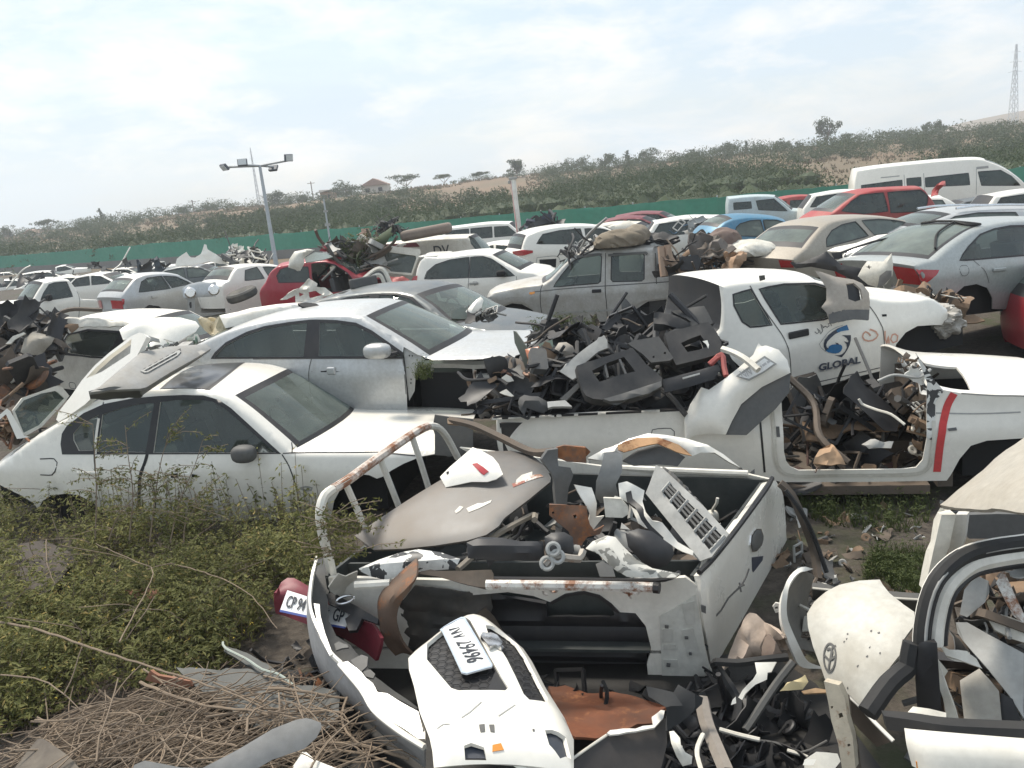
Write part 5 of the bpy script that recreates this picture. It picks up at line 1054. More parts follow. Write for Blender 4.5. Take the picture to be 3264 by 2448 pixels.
def tt(paths, r, name, label, cat, mat, n=6, parent=None, sp=.06, group=None):
    """tubes; paths = 'px h / px h ...' strings"""
    B = MB(); c0 = parent.location if parent else Vector((0, 0, 0))
    for p in paths:
        q = []
        k = 'P'
        for a in p.split('/'):
            w_ = a.split(); h = w_[2]; q.append(W3(w_[0]+' '+w_[1], ('d', float(h[1:])) if h[0] == 'd' else float(h))-c0)
        B.tube(catmull(q, sp), r, n)
    o = B.build(name, mat, parent)
    if not parent: props(o, label, cat, group)
    return o
def loft(name, rows, mat, parent=None, thick=.012, n=24, m=3, label=None, cat=None):
    c0 = parent.location if parent else Vector((0, 0, 0)); G_ = []
    for r_ in rows:
        q = []
        for a in r_.split('/'):
            w_ = a.split(); h = w_[2]; q.append(W3(w_[0]+' '+w_[1], ('d', float(h[1:])) if h[0] == 'd' else float(h))-c0)
        q = catmull(q, .03); L = [0]
        for a, b in zip(q, q[1:]): L.append(L[-1]+(b-a).length)
        t_ = np.linspace(0, L[-1], n); xyz = [np.interp(t_, L, [v[i] for v in q]) for i in range(3)]; G_.append([Vector(v) for v in zip(*xyz)])
    R_ = []
    for j in range(n):
        col = catmull([g[j] for g in G_], 1e9) if len(G_) < 3 else None
        if col is None:
            col = []
            for i in range(len(G_)-1):
                b, c = G_[i][j], G_[i+1][j]; a = G_[i-1][j] if i else b*2-c; d = G_[i+2][j] if i+2 < len(G_) else c*2-b
                for k in range(m): t1 = k/m; col.append(.5*((2*b)+(c-a)*t1+(2*a-5*b+4*c-d)*t1*t1+(3*b-a-3*c+d)*t1**3))
            col.append(G_[-1][j])
        R_.append(col)
    k = len(R_[0]); vs = [v for c_ in R_ for v in c_]; fs = [(i*k+j, i*k+j+1, (i+1)*k+j+1, (i+1)*k+j) for i in range(n-1) for j in range(k-1)]
    o = mk(name, vs, fs, mat, parent, solid=thick, off=0)
    if not parent: props(o, label, cat)
    elif label: o['label'] = label
    return o
def heap(label, region, hfun, n, s0, s1, mats, kind='stuff', name='scrap_heap', tubes=.22, flat=.5, frames=.10):
    """loose broken bits nobody could count, spread through a region: bent sheets, frames, hoses, blocks, rings"""
    poly = pts(region); xs = [p[0] for p in poly]; ys = [p[1] for p in poly]; B = MB(); k = 0; s0 *= 1.1; s1 *= 1.35
    while k < n:
        p = (rnd.uniform(min(xs), max(xs)), rnd.uniform(min(ys), max(ys)))
        if not inside(poly, [p])[0]: continue
        k += 1; c = hfun(p); s = s0*(s1/s0)**(rnd.random()**1.15); mi = rnd.randrange(len(mats)); u = rv().normalized()
        if rnd.random() < flat: u = (u+Vector((0, -.5, 1.2))).normalized()
        a = u.orthogonal().normalized(); a = Matrix.Rotation(rnd.uniform(0, 6.3), 3, u) @ a; b = u.cross(a); q = rnd.random(); m_ = Matrix((a, b, u)).transposed()
        if q < tubes:
            l = s*rnd.uniform(1.5, 3); B.tube(catmull([c-a*l+rv(s*.5), c-a*l*.4+rv(s*.7), c+a*l*.3+rv(s*.7), c+a*l+rv(s*.5)], s*.4), s*rnd.uniform(.05, .13), 6, mi)
        elif q < tubes+.12:      # box-like housing with chamfered outline
            w_, h_, t_ = s*rnd.uniform(.6, 1.3), s*rnd.uniform(.4, .9), s*rnd.uniform(.2, .6); e = .25*min(w_, h_)
            M4 = Matrix.Translation(c) @ m_.to_4x4(); B.prism([(-w_+e, -h_), (w_-e, -h_), (w_, -h_+e), (w_, h_-e), (w_-e, h_), (-w_+e, h_), (-w_, h_-e), (-w_, -h_+e)], t_, M4, mi)
        elif q < tubes+.12+frames:      # open frame with bars
            w_, h_, t_ = s*rnd.uniform(.8, 1.6), s*rnd.uniform(.5, 1.0), s*.13
            for (x, y, dx, dy) in ((0, -h_, w_*2, t_), (0, h_, w_*2, t_), (-w_, 0, t_, h_*2), (w_, 0, t_, h_*2), (rnd.uniform(-.4, .4)*w_, 0, t_*.8, h_*2)): B.box(c+m_ @ Vector((x, y, 0)), (dx, dy, t_*1.3), m_, mi)
        elif q < tubes+.18+frames:
            r_ = s*.6; B.lathe([(r_*.35, -.1*s), (r_*.4, .05*s), (r_*.8, .08*s), (r_, .02*s), (r_, -.1*s), (r_*.35, -.1*s)], Matrix.Translation(c) @ m_.to_4x4(), 14, mi)
        else:                    # bent ragged sheet
            nu_, nv_ = 6, 4; w_, h_ = s*rnd.uniform(.8, 1.5), s*rnd.uniform(.4, .9); k1, k2, tw = rnd.uniform(-.6, .6), rnd.uniform(-.5, .5), rnd.uniform(-.4, .4); fold = rnd.uniform(-.5, .5); fo_ = rnd.uniform(-.6, .6); vs = []
            for i_ in range(nu_+1):
                for j_ in range(nv_+1):
                    x, y = -1+2*i_/nu_, -1+2*j_/nv_; ed = 1+(rnd.uniform(-.22, .06) if (i_ in (0, nu_) or j_ in (0, nv_)) else 0)
                    z = k1*x*x+k2*y*y*.6+tw*x*y+abs(x-fo_)*fold+rnd.uniform(-.04, .04); vs.append(c+m_ @ Vector((x*w_*ed, y*h_*ed, z*s*.8)))
            B.add(vs, [(i_*(nv_+1)+j_, (i_+1)*(nv_+1)+j_, (i_+1)*(nv_+1)+j_+1, i_*(nv_+1)+j_+1) for i_ in range(nu_) for j_ in range(nv_)], mi)
    o = B.build(name, mats, solid=.005, off=0, sharp=30); props(o, label, 'scrap', kind=kind); return o
def flatz(z0, z1): return lambda p: at_z(p, rnd.uniform(z0, z1))
def flatd(d0, d1): return lambda p: at_d(p, rnd.uniform(d0, d1))
# ============================================================ foreground pickup bed
ZT = .68
NL, NR, FR, FL = at_z('P 1040,1835', ZT), at_z('E 1405,1062', ZT), at_z('E 1890,395', ZT), at_z('P 1470,1500', ZT)
bed = thing('pickup_bed', 'cut-off white pickup bed heaped with parts, tailgate shut and wheel arch gaping', 'pickup bed', Matrix.Translation((NR.x, NR.y, 0)))
def wallplane(a, b): d = b-a; d.z = 0; d.normalize(); n_ = Vector((d.y, -d.x, 0)); n_ = n_ if n_.dot(CAM-a) > 0 else -n_; return Plane(a.copy(), n_, d)
ns = wallplane(NL, NR); LIN = surf('bed_lining', (.032, .038, .037), .6, dust=.5, dustcol=(.11, .11, .1)); PRIMER = surf('bare_primer', (.62, .61, .55), .55, dust=.45, dustcol=(.36, .32, .25))
tp('side_panel', None, None, 'P 1040,1840 F 0,140 600,125 960,118 1190,100 1285,165 1290,240 1310,420 1345,640 1380,800 1400,840 1425,980 1350,1032 1100,990 900,962 300,930 -300,900 -1400,880', ns, WHITE2, .03, 0, None,
   ['F 130,292 250,225 400,205 520,235 610,300 680,372 800,380 880,480 925,660 890,780 905,935 500,930 0,900 -700,860 -1000,700 -900,330 -500,240 -200,215 0,245'], sp=.05, parent=bed)
tp('lamp_recess', None, None, 'F 990,395 1100,340 1270,232 1300,420 1340,640 1385,815 1330,890 1180,915 1010,912', ns, PRIMER, .004, parent=bed, lift=.006)
for a in ('F 1010,500 1090,500 1090,600 1010,600', 'F 1020,620 1110,620 1130,655 1020,660', 'F 1160,505 1250,492 1305,690 1205,715', 'F 1160,300 1260,280 1270,460 1200,465', 'F 1020,735 1130,738 1140,790 1030,790'): tp('recess_plate', None, None, a, ns, surf('primer_plate', (.54, .53, .48), .55, dust=.5), .012, parent=bed, lift=.012)
for a in ('F 1185,548 1212,548 1212,565 1185,565', 'F 1218,672 1240,672 1240,690 1218,690', 'F 1030,460 1060,462 1058,482 1030,480', 'F 1045,755 1075,760 1070,782 1042,778', 'F 1310,300 1350,310 1350,365 1315,350'): tp('bolt', None, None, a, ns, DGREY, .01, parent=bed, lift=.028)
tp('arch_lip', None, None, 'F 130,292 250,225 400,205 520,235 610,300 680,372 650,372 590,310 505,250 400,225 262,243 150,305', ns, BLACK, .01, parent=bed, lift=.012)
tp('wheel_arch_liner', None, None, 'F -1000,320 -300,230 100,300 110,400 360,395 600,400 620,370 780,372 860,450 925,640 930,680 880,600 905,940 0,905 -900,860', Plane(ns.o-ns.n*.10, ns.n, ns.x), BLACK, .02, .0, None, ['F 160,310 250,250 400,228 520,260 600,330 640,395 380,402 130,388'], parent=bed, ribs=(90, .13, .012), sp=.05)
tg = wallplane(NR, FR)
tp('tailgate', None, None, 'E 1405,1075 1500,930 1700,650 1870,410 1930,400 1975,480 1995,650 2005,900 1960,985 1850,1180 F 1650,470 1480,740 1415,960 1400,840 1370,640 1330,420 1310,200', tg, WHITE, .05, .02, None, rim=.06, parent=bed, sp=.06)
em = tp('emblem', None, None, 'E 1728,850 1735,790 1765,745 1795,745 1812,790 1800,850 1770,890 1740,895', tg, DGREY, .012, .01, rim=.02, parent=bed, lift=.012, sp=.02)
tp('emblem_ring', None, None, 'E 1722,855 1730,785 1765,738 1800,738 1818,790 1805,855 1770,897 1735,902', tg, CHROME, .012, parent=bed, lift=.009, holes=['E 1736,845 1742,795 1768,755 1792,755 1803,793 1793,845 1768,880 1745,885'], sp=.02)
tp('sticker', None, None, 'E 1740,940 1820,930 1815,960 1750,1045 1742,1030', tg, LOGOD, .003, parent=bed, lift=.004)
fw = wallplane(FL, FR); fwi = Plane(fw.o-fw.n*.0, fw.n, fw.x)
B = MB(); z0 = .16; O = bed.matrix_world.translation
def q3(a, b, z1, z2): return [Vector((a.x, a.y, z1))-O, Vector((b.x, b.y, z1))-O, Vector((b.x, b.y, z2))-O, Vector((a.x, a.y, z2))-O]
B.add([Vector((p.x, p.y, z0))-O for p in (NL, NR, FR, FL)], [(0, 1, 2, 3)])
B.add(q3(FL, FR, z0, ZT), [(0, 1, 2, 3)]); B.add(q3(NL, FL, z0, ZT), [(0, 1, 2, 3)])
i1, i2 = NL-ns.n*.22, NR-ns.n*.22; B.add(q3(i1, i2, z0, ZT-.02), [(0, 1, 2, 3)]); i1, i2 = NR-tg.n*.06, FR-tg.n*.06; B.add(q3(i1, i2, z0, ZT-.02), [(0, 1, 2, 3)]); B.build('bed_liner', LIN, bed, smooth=False, solid=.02, off=0)
tp('far_side_panel', None, None, 'E -300,170 400,260 840,320 1740,360 1890,395 1900,600 1000,900', Plane(fw.o+Vector((-fw.n.x*.04, -fw.n.y*.04, 0)), fw.n, fw.x), WHITE2, .03, parent=bed)
tt(['C 815,1392 .72 / C 1090,1375 .72'], .028, 'bed_rail', None, None, WHITE2, 8, bed); tt(['E -110,1135 .73 / E 500,1142 .73 / E 1085,1155 .73'], .030, 'bed_rail', None, None, WRUST, 8, bed); tt(['E 1070,1155 .73 / E 1112,1160 .73'], .034, 'rail_cap', None, None, BLACK, 8, bed)
tt(['E 835,312 .72 / E 1300,335 .72 / E 1735,352 .72'], .026, 'bed_rail', None, None, WHITE2, 8, bed)
for a in ('F 75,195 .69 / F 80,225 .64 / F 110,235 .62', 'F 120,185 .69 / F 145,215 .64 / F 180,210 .65 / F 180,190 .69', 'F 705,190 .69 / F 710,215 .64 / F 760,230 .62 / F 820,225 .63 / F 835,190 .69', 'F 740,190 .69 / F 750,240 .61 / F 765,260 .58'): tt([a], .008, 'rail_hook', None, None, WRUST, 5, bed)
for a in ('E 1250,1050 .70 / E 1150,1100 .70 / E 900,1105 .70 / E 400,1098 .70 / E -300,1090 .70',): tt([a], .014, 'rim_seal', None, None, BLACK, 6, bed)
tt(['E 1905,385 .69 / E 1850,480 .69 / E 1650,750 .69 / E 1480,960 .69 / E 1390,1050 .69'], .018, 'rim_seal', None, None, BLACK, 6, bed)
tt(['F 1690,30 .56 / F 1640,150 .48 / F 1530,260 .42 / F 1470,360 .34 / F 1400,420 .30 / F 1330,410 .30 / F 1260,398 .31'], .006, 'wire', None, None, DGREY, 5, bed)
tt(['F 1610,175 .50 / F 1650,160 .47', 'F 1615,140 .5 / F 1628,215 .45'], .006, 'wire_knot', None, None, DGREY, 5, bed)
# headboard ladder frame
hf = thing('headboard_frame', 'rusty white tube headboard frame with three upright bars at the pickup bed end', 'tube frame', Matrix.Translation((NL.x, NL.y, ZT)))
fl = wallplane(NL, FL); fl.o = NL.copy()
def onp(pl, s_): return [pl.P(*pl.uv(p)) for p in pts(s_)]
HO = hf.matrix_world.translation
B = MB(); B.tube([v-HO for v in catmull(onp(fl, 'C 640,1330 610,1180 575,1050 545,900 545,780 575,690 640,640 760,565'), .05)], .032, 8); B.build('bent_tube', WHITE2, hf); B = MB(); B.tube([v-HO for v in catmull(onp(fl, 'C 1240,225 1380,150 1430,145 1480,165 1540,240 1620,390'), .05)], .03, 8); B.build('bent_tube', WHITE2, hf)
B = MB(); B.tube([v-HO for v in catmull(onp(fl, 'C 640,638 760,565 1000,390 1290,190 1390,145'), .1)], .034, 8); B.build('top_tube', surf('flaking_rust_paint', (.70, .62, .54), .5, dust=.3, rust=.75), hf)
for a in ('C 740,590 830,790 890,945', 'C 1010,395 1090,600 1165,790', 'C 1262,225 1330,430 1395,640'): B = MB(); B.tube([v-HO for v in onp(fl, a)], .024, 8); B.build('upright_bar', WHITE2, hf)
tp('torn_bracket', 'torn beige sheet bracket hanging at the headboard foot', 'scrap bracket', 'C 600,1380 680,1290 740,1310 840,1290 830,1390 770,1440 680,1475 620,1440', 'C 600,1380 .70/C 840,1290 .72/C 700,1470 .55', CREAM, .008, rough=.05)
# things lying in the bed
hood = tp('grey_bonnet', 'dusty grey bonnet lying across the pickup bed', 'bonnet', 'C 815,1008 1060,860 1500,590 1700,440 1860,345 2010,338 E 60,190 200,215 300,300 350,400 345,432 200,560 30,690 C 1985,905 1950,955 1850,1020 1700,1060 1450,1092 1200,1110 960,1112', 'C 815,1008 .80/C 1860,345 1.12/C 1950,955 .86',
   surf('mud_grey_paint', (.085, .085, .083), .42, dust=.8, dustcol=(.165, .125, .088), scale=1.6), .02, .012, (60, .035), rim=.10, sp=.05)
pl = LAST['pl']; ho = None
for a, m_ in (('C 2090,600 2130,560 2212,530 2212,560 2120,620 2080,650', CREAM), ('C 1610,850 1650,810 1680,820 1650,850 1620,868', CREAM), ('C 1700,830 1790,790 1830,790 1900,765 1890,785 1800,830 1720,860', CREAM), ('E 150,400 280,385 300,400 160,450', WRUST), ('E 80,460 200,425 170,450 90,485', surf('rust_red', (.3, .09, .06), .6, dust=.3))):
    P_ = tp('paint_scrape', 'pale paint scrape', None, a, pl, m_, .001, parent=hood, lift=.003, sp=.03)
wb = tp('bumper_corner', 'small white bumper corner with a red reflector lying on the grey bonnet', 'bumper piece', 'C 1480,540 1560,460 1735,310 1800,330 1895,385 1940,440 1975,520 1920,560 1850,580 1720,580 1620,602 1525,622', 'C 1480,540 1.06/C 1735,310 1.22/C 1975,520 1.10', WHITE, .012, .025, rim=.10, sp=.035)
tp('reflector', None, None, 'C 1745,458 1785,450 1830,480 1872,515 1832,540 1790,505', LAST['pl'], REDL, .006, parent=wb, lift=.006, sp=.03); tp('bolt_hole', None, None, 'C 1535,510 1555,505 1560,525 1543,535', LAST['pl'], VOID, .002, parent=wb, lift=.003, sp=.02)
tp('chipped_bumper', 'chipped white rounded bumper end under the grey bonnet', 'bumper piece', 'C 845,1258 1000,1190 1180,1130 1310,1108 1480,1130 1640,1182 1600,1262 1400,1275 1150,1332 1050,1347 940,1322 855,1280', 'C 845,1258 .74/C 1310,1108 .84/C 1100,1340 .70', WCHIP, .012, .07, rim=.10, sp=.04)
tp('muddy_bracket', 'brown mud-caked plastic strip over the near bed rail', 'scrap strip', 'C 1300,1300 1340,1280 1880,1268 1900,1300 1895,1412 1780,1405 1640,1370 1480,1325', 'C 1300,1300 .80/C 1890,1275 .80/C 1700,1400 .73', MUD, .015, rough=.03)
loft('wheel_arch_liner', ['D 955,178 .82 / D 830,290 .76 / D 692,440 .66 / D 685,600 .52 / D 720,760 .38 / D 800,860 .26', 'D 955,290 .84 / D 860,380 .78 / D 760,480 .68 / D 755,620 .54 / D 790,740 .40 / D 860,840 .28', 'D 930,330 .80 / D 880,430 .74 / D 830,500 .66 / D 810,620 .54 / D 850,760 .40 / D 935,865 .28'], surf('rusty_mud_liner', (.13, .085, .06), .7, dust=.7, dustcol=(.2, .13, .085), rust=.35), None, .015, 24, 3, 'rust-brown wheel arch liner curling down beside the pickup bed', 'arch liner')
# ---- left white bumper shell
bs = thing('bumper_shell', 'big white bumper shell standing on edge, outer face painted shade-grey, left of the pickup bed', 'bumper', Matrix.Translation(at_z('D 200,600', .1)))
loft('outer_skin', ['D 238,165 .80 / D 205,300 .74 / D 188,470 .66 / D 205,580 .61 / D 250,690 .57 / D 330,850 .52 / D 410,930 .50 / D 560,1110 .47 / D 650,1260 .45 / D 820,1400 .43 / D 1010,1520 .42', 'D 222,260 .68 / D 186,420 .56 / D 178,560 .47 / D 192,700 .40 / D 235,860 .34 / D 330,1020 .31 / D 430,1120 .30 / D 560,1240 .29 / D 680,1350 .28 / D 830,1470 .27 / D 1010,1600 .26', 'D 225,330 .54 / D 200,500 .38 / D 195,640 .30 / D 215,800 .22 / D 260,950 .16 / D 350,1090 .12 / D 450,1180 .11 / D 580,1300 .10 / D 700,1410 .09 / D 850,1530 .08 / D 1010,1650 .08'], surf('shell_shade_grey', (.42, .42, .42), .5, dust=.5, dustcol=(.2, .19, .17)), bs, .012, 30, 4)  # white shell; the shade on its outer face is put into this grey
loft('white_rim', ['D 238,165 .81 / D 205,300 .75 / D 188,470 .67 / D 205,580 .62 / D 250,690 .58 / D 330,850 .53 / D 410,930 .51', 'D 252,180 .80 / D 222,300 .75 / D 205,470 .67 / D 225,580 .62 / D 272,690 .58 / D 345,835 .53 / D 425,915 .51'], WHITE, bs, .02, 24, 2)
tp('rim_tab', None, None, 'D 222,495 262,500 268,580 300,700 355,850 335,865 270,740 240,600', 'D 222,495 .66/D 262,500 .66/D 345,860 .54', WHITE, .01, parent=bs)
tp('inner_ledge', None, None, 'D 400,922 462,905 560,980 590,1020 640,1060 670,1120 740,1130 850,1200 962,1262 1005,1452 960,1450 860,1380 700,1290 640,1235', 'D 400,922 .51/D 962,1262 .46/D 700,1290 .44', WHITE, .015, rough=.008, parent=bs)
tt(['D 405,925 .515 / D 560,1108 .48 / D 650,1255 .46 / D 820,1395 .44 / D 1005,1512 .43'], .016, 'white_edge', None, None, WHITE, 6, bs)
tp('inner_skin', None, None, 'D 250,190 330,170 360,330 320,440 330,620 380,720 480,780 640,1010 960,1240 940,1250 840,1190 660,1110 560,975 430,920 340,840 270,680 225,560 210,440 225,300', 'D 250,190 .70/D 480,780 .38/D 225,560 .52', DGREY, .01, parent=bs, rough=.03)
for a in ('D 370,790 400,770 460,790 470,810 420,815 380,830', 'D 480,890 560,855 605,870 600,940 560,975 510,935', 'D 570,980 620,960 655,990 640,1020 590,1010'): tp('mount_tab', None, None, a, 'D 370,790 .52/D 605,870 .50/D 640,1020 .46', DGREY, .012, parent=bs, rough=.02)
# ---- red bumper with the registration plate
rb = thing('red_bumper', 'dark red bumper with a CP 94 GP number plate, poking through the white shell', 'bumper', Matrix.Translation(at_z('D 100,560', .1)))
loft('bumper_skin', ['D -50,420 .46 / D 0,345 .47 / D 70,318 .48 / D 180,370 .48 / D 330,470 .47 / D 520,600 .46 / D 640,640 .46 / D 705,740 .45', 'D -60,470 .40 / D 0,440 .42 / D 100,430 .43 / D 220,480 .42 / D 360,560 .41 / D 520,660 .40 / D 640,720 .40 / D 700,800 .39', 'D -40,560 .28 / D 20,580 .28 / D 120,620 .28 / D 230,660 .28 / D 360,700 .28 / D 480,760 .28 / D 600,840 .28 / D 670,900 .28'], surf('maroon_paint', (.20, .025, .04), .45, dust=.4, dustcol=(.2, .12, .11)), rb, .02, 24, 4)
plp = 'D 10,402 .475/D 500,560 .475/D 330,660 .40'
tp('number_plate', None, None, 'D 35,402 195,452 330,506 495,565 448,662 330,640 180,582 -15,540', plp, PLATEW, .006, parent=rb, sp=.05); PP = LAST['pl']
ob_ = tp('plate_edge', None, None, 'D -15,540 180,582 330,640 448,662 444,674 326,656 176,598 -18,556', PP, surf('plate_blue', (.03, .06, .25), .4, dust=.1), .004, parent=rb, lift=.003)
def ptext(txt, p0, p1, size, sx, parent, mat=INK, lift=.008, pl=None, up=None, bold=.002):
    pl = pl or PP; a, b = [pl.P(*pl.uv(p), lift) for p in pts(p0+' '+p1)]; c0 = parent.location if parent else Vector((0, 0, 0)); x = (b-a).normalized(); u_ = [pl.P(*pl.uv(p)) for p in pts(up)]; return text3('plate_text', txt, (a+b)/2-c0, x, u_[1]-u_[0], pl.n, size, mat, parent, sx=sx, depth=.0015, bold=bold)
ptext('CP 94', 'D 4,478', 'D 196,526', .118, .62, rb, bold=.001, up='D -15,540 D 35,402'); ptext('GP', 'D 338,570', 'D 462,606', .118, .64, rb, bold=.001, up='D 340,640 D 375,522')
B = MB(); C_ = PP.P(*PP.uv(pts('D 318,555')[0]), .008)-rb.matrix_world.translation
for k in range(6): B.tube([C_, C_+(PP.x*math.cos(k*1.05)+PP.y*math.sin(k*1.05))*.022], .003, 4)
B.build('plate_crest', INK, rb)
gr = tp('broken_grille', 'black broken grille with a chrome ring wedged against the red bumper', 'grille', 'D 318,440 360,420 420,455 520,510 600,560 680,605 672,640 560,600 520,680 470,690 440,600 490,570 330,500', 'D 318,440 .56/D 680,605 .52/D 470,690 .46', BLACK, .03, rough=.03)
B = MB(); GP_ = LAST['pl']; C_ = GP_.P(*GP_.uv(pts('D 462,490')[0]), .035)-gr.location; B.tube([C_+GP_.x*(.062*math.cos(a))+GP_.y*(.028*math.sin(a)) for a in np.linspace(0, 2*math.pi, 25)], .008, 6); B.build('ring', CHROME, gr)
# ---- hero: white front bumper with plate NV 29496
fb = thing('front_bumper', 'white front bumper lying on top with the number plate NV 29496 in its grille', 'bumper', Matrix.Translation(at_z('D 1300,1640', .15)))
FA = 'D 890,890 .60/D 1700,870 .52/D 1350,1640 .52'; BEND = [(0, .06)]
H1 = 'D 1022,862 1080,815 1180,755 1282,698 1325,735 1390,860 1460,1000 1540,1140 1592,1222 1570,1243 1400,1245 1240,1240 1190,1218 1130,1138 1060,1040 1018,980'; H2_ = 'D 1432,772 1482,772 1590,812 1650,862 1720,970 1780,1080 1872,1252 1870,1290 1740,1294 1700,1258 1640,1130 1580,1010 1510,900 1450,830'
tp('bumper_skin', None, None, 'D 890,882 940,840 1010,800 1100,740 1180,692 1270,652 1340,638 1430,660 1490,705 1540,745 1600,795 1700,868 1760,950 1860,1130 1996,1320 2060,1460 2060,1700 1070,1720 1060,1600 1040,1500 970,1300 930,1100 895,970', FA, WHITE, .02, .05, BEND, [H1, H2_, 'D 1850,1500 1900,1488 2000,1500 2040,1620 1960,1660 1880,1600', 'D 1280,1640 1330,1625 1420,1650 1440,1700 1290,1700'], sp=.035, parent=fb, rim=.09); FP = LAST['pl']
tp('grille_mesh', None, None, 'D 1000,850 1290,680 1330,735 1480,1020 1610,1230 1580,1260 1230,1258 1100,1130 1000,980', subplane(FP, -.03), BLACK, .01, parent=fb, sp=.05)
tp('grille_mesh', None, None, 'D 1410,760 1490,752 1600,800 1670,860 1890,1250 1880,1305 1730,1310 1560,1010', subplane(FP, -.03), BLACK, .01, parent=fb, sp=.05)
tp('fog_recess', None, None, 'D 1840,1490 1900,1475 2010,1490 2050,1630 1960,1670 1870,1610', subplane(FP, -.025), surf('blue_black', (.02, .03, .05), .4, dust=.2), .01, parent=fb); tp('fog_recess', None, None, 'D 1270,1630 1330,1612 1430,1640 1450,1710 1280,1710', subplane(FP, -.025), MATS['blue_black'], .01, parent=fb)
B = MB(); o_ = fb.matrix_world.translation      # honeycomb of the grille
for hole, in ((H1,), (H2_,)):
    hp = [FP.uv(p) for p in pts(hole)]; a = np.array([(p.x, p.y) for p in hp]); s_ = .030
    for i, x in enumerate(np.arange(a[:, 0].min(), a[:, 0].max(), s_*1.5)):
        for y in np.arange(a[:, 1].min()+(i % 2)*s_*.87, a[:, 1].max(), s_*1.73):
            hx = [Vector((x+s_*math.cos(k*1.0472), y+s_*math.sin(k*1.0472))) for k in range(4)]
            for q, r_ in zip(hx, hx[1:]):
                if inside(hp, [(q.x, q.y), (r_.x, r_.y)]).all(): B.tube([FP.P(q.x, q.y, float(FP.disp(np.array([[q.x, q.y]]))[0])-.022)-o_, FP.P(r_.x, r_.y, float(FP.disp(np.array([[r_.x, r_.y]]))[0])-.022)-o_], .0022, 4)
    B.build('grille_honeycomb', BLACK, fb); B = MB()
tp('plate_tray', None, None, 'D 1290,700 1325,735 1460,1000 1592,1222 1570,1243 1440,1245 1500,1090 1300,740', FP, BLACK, .012, parent=fb, lift=-.012, sp=.05)
tp('number_plate', None, None, 'D 1112,775 1140,755 1262,716 1285,722 1480,1075 1478,1092 1300,1140 1262,1128', FP, PLATEW, .006, parent=fb, lift=.012, sp=.05)
tp('plate_edge', None, None, 'D 1112,775 1140,755 1262,716 1285,722 1480,1075 1478,1092 1300,1140 1262,1128', FP, surf('plate_rim', (.45, .52, .6), .4, dust=.1), .003, 0, None, ['D 1126,780 1146,766 1260,728 1277,734 1468,1074 1462,1084 1300,1126 1272,1116'], parent=fb, lift=.015, sp=.05)
pl_ = Plane(FP.o+FP.n*.075, FP.n, FP.x)
a, b = [FP.P(*FP.uv(p), float(FP.disp(np.array([FP.uv(p)[:]]))[0])+.018) for p in pts('D 1195,748 D 1385,1108')]; u_ = [FP.P(*FP.uv(p)) for p in pts('D 1262,1128 D 1470,1078')]; text3('plate_text', 'NV 29496', (a+b)/2-o_, b-a, u_[1]-u_[0], FP.n, .128, INK, fb, sx=.62, depth=.0012, bold=.0008, spacing=1.06)
tp('silver_clamp', None, None, 'D 1395,880 1410,850 1470,850 1510,870 1550,920 1540,960 1500,940 1460,960 1420,910', FP, CHROME, .02, .01, parent=fb, lift=.025, rough=.02, sp=.03)
for a in ('D 1385,1500 1425,1495 1428,1550 1395,1555', 'D 1455,1500 1492,1498 1495,1555 1465,1550', 'D 1760,1510 1775,1505 1778,1520 1765,1525'): tp('black_mark', None, None, a, FP, DGREY, .001, parent=fb, lift=.004, sp=.03)
for a in ('D 1260,1440 1320,1400 1400,1330 1405,1335 1325,1408 1265,1446', 'D 1520,1430 1600,1370 1640,1340 1642,1346 1600,1378 1525,1436', 'D 1090,1480 1130,1470 1180,1480 1180,1486 1130,1478 1092,1486'): tp('scratch', None, None, a, FP, LGREY, .001, parent=fb, lift=.003, sp=.03)
tp('indicator_lamp', None, None, 'D 1480,1640 1540,1628 1560,1660 1480,1670', FP, AMBER, .01, parent=fb, lift=.004, sp=.03)
tp('torn_liner', 'dusty grey-brown torn arch liner filling the left of the bed wheel opening', 'arch liner', 'D 960,330 1080,340 1300,390 1470,410 1490,520 1440,640 1380,640 1240,680 1080,780 980,840 900,800 850,720 815,600 850,470', Plane(ns.o-ns.n*.03, ns.n, ns.x), surf('dusty_liner', (.055, .052, .048), .75, dust=.8, dustcol=(.13, .11, .088)), .015, .0, (20, .07), rough=.05, ribs=(80, .11, .008), sp=.04)
tp('torn_liner_flap', 'brown torn flap hanging over the bed wheel opening edge', 'flap', 'D 1380,560 1440,520 1500,600 1560,700 1500,690 1440,640', Plane(ns.o+ns.n*.02, ns.n, ns.x), MUD, .01, rough=.06)
# ============================================================ parts heaped in the pickup bed
tp('sheet_metal', 'flat grey panel behind the headboard frame near the white sedan nose', 'panel', 'C 1440,55 1545,70 1740,90 1740,330 1850,335 1600,380 1440,370', (7.0, 5, 0), DGREY, .03)
sb = thing('steel_bar', 'long dark steel bar with a rusty bracket lying from the headboard to the bed middle', 'steel bar', Matrix.Translation(at_d('C 1560,110', 6.3)))
tt(['C 1560,95 d6.35 / C 1750,140 d6.2 / C 1950,230 d6.0 / C 2200,345 d5.75 / E 370,200 d5.55'], .032, 'bar', None, None, MUD, 6, sb); tp('rusty_bracket', None, None, 'C 1535,78 1690,95 1720,120 1830,190 1760,175 1640,130 1540,120', (6.3, 30, 0), surf('rust_paint', (.5, .34, .22), .7, dust=.4, rust=.5), .03, parent=sb, rough=.03)
tp('white_arch', 'white wheel arch panel with rust-orange inner edge over the far bed side', 'wing panel', 'E 600,245 720,180 810,150 900,105 1030,68 1150,80 1300,105 1450,150 1560,215 1680,310 1600,270 1500,205 1400,205 1340,230 1230,160 1130,140 980,165 880,185 700,260', (5.75, 35, 0), WHITE, .03, .03, rim=.08, sp=.04)
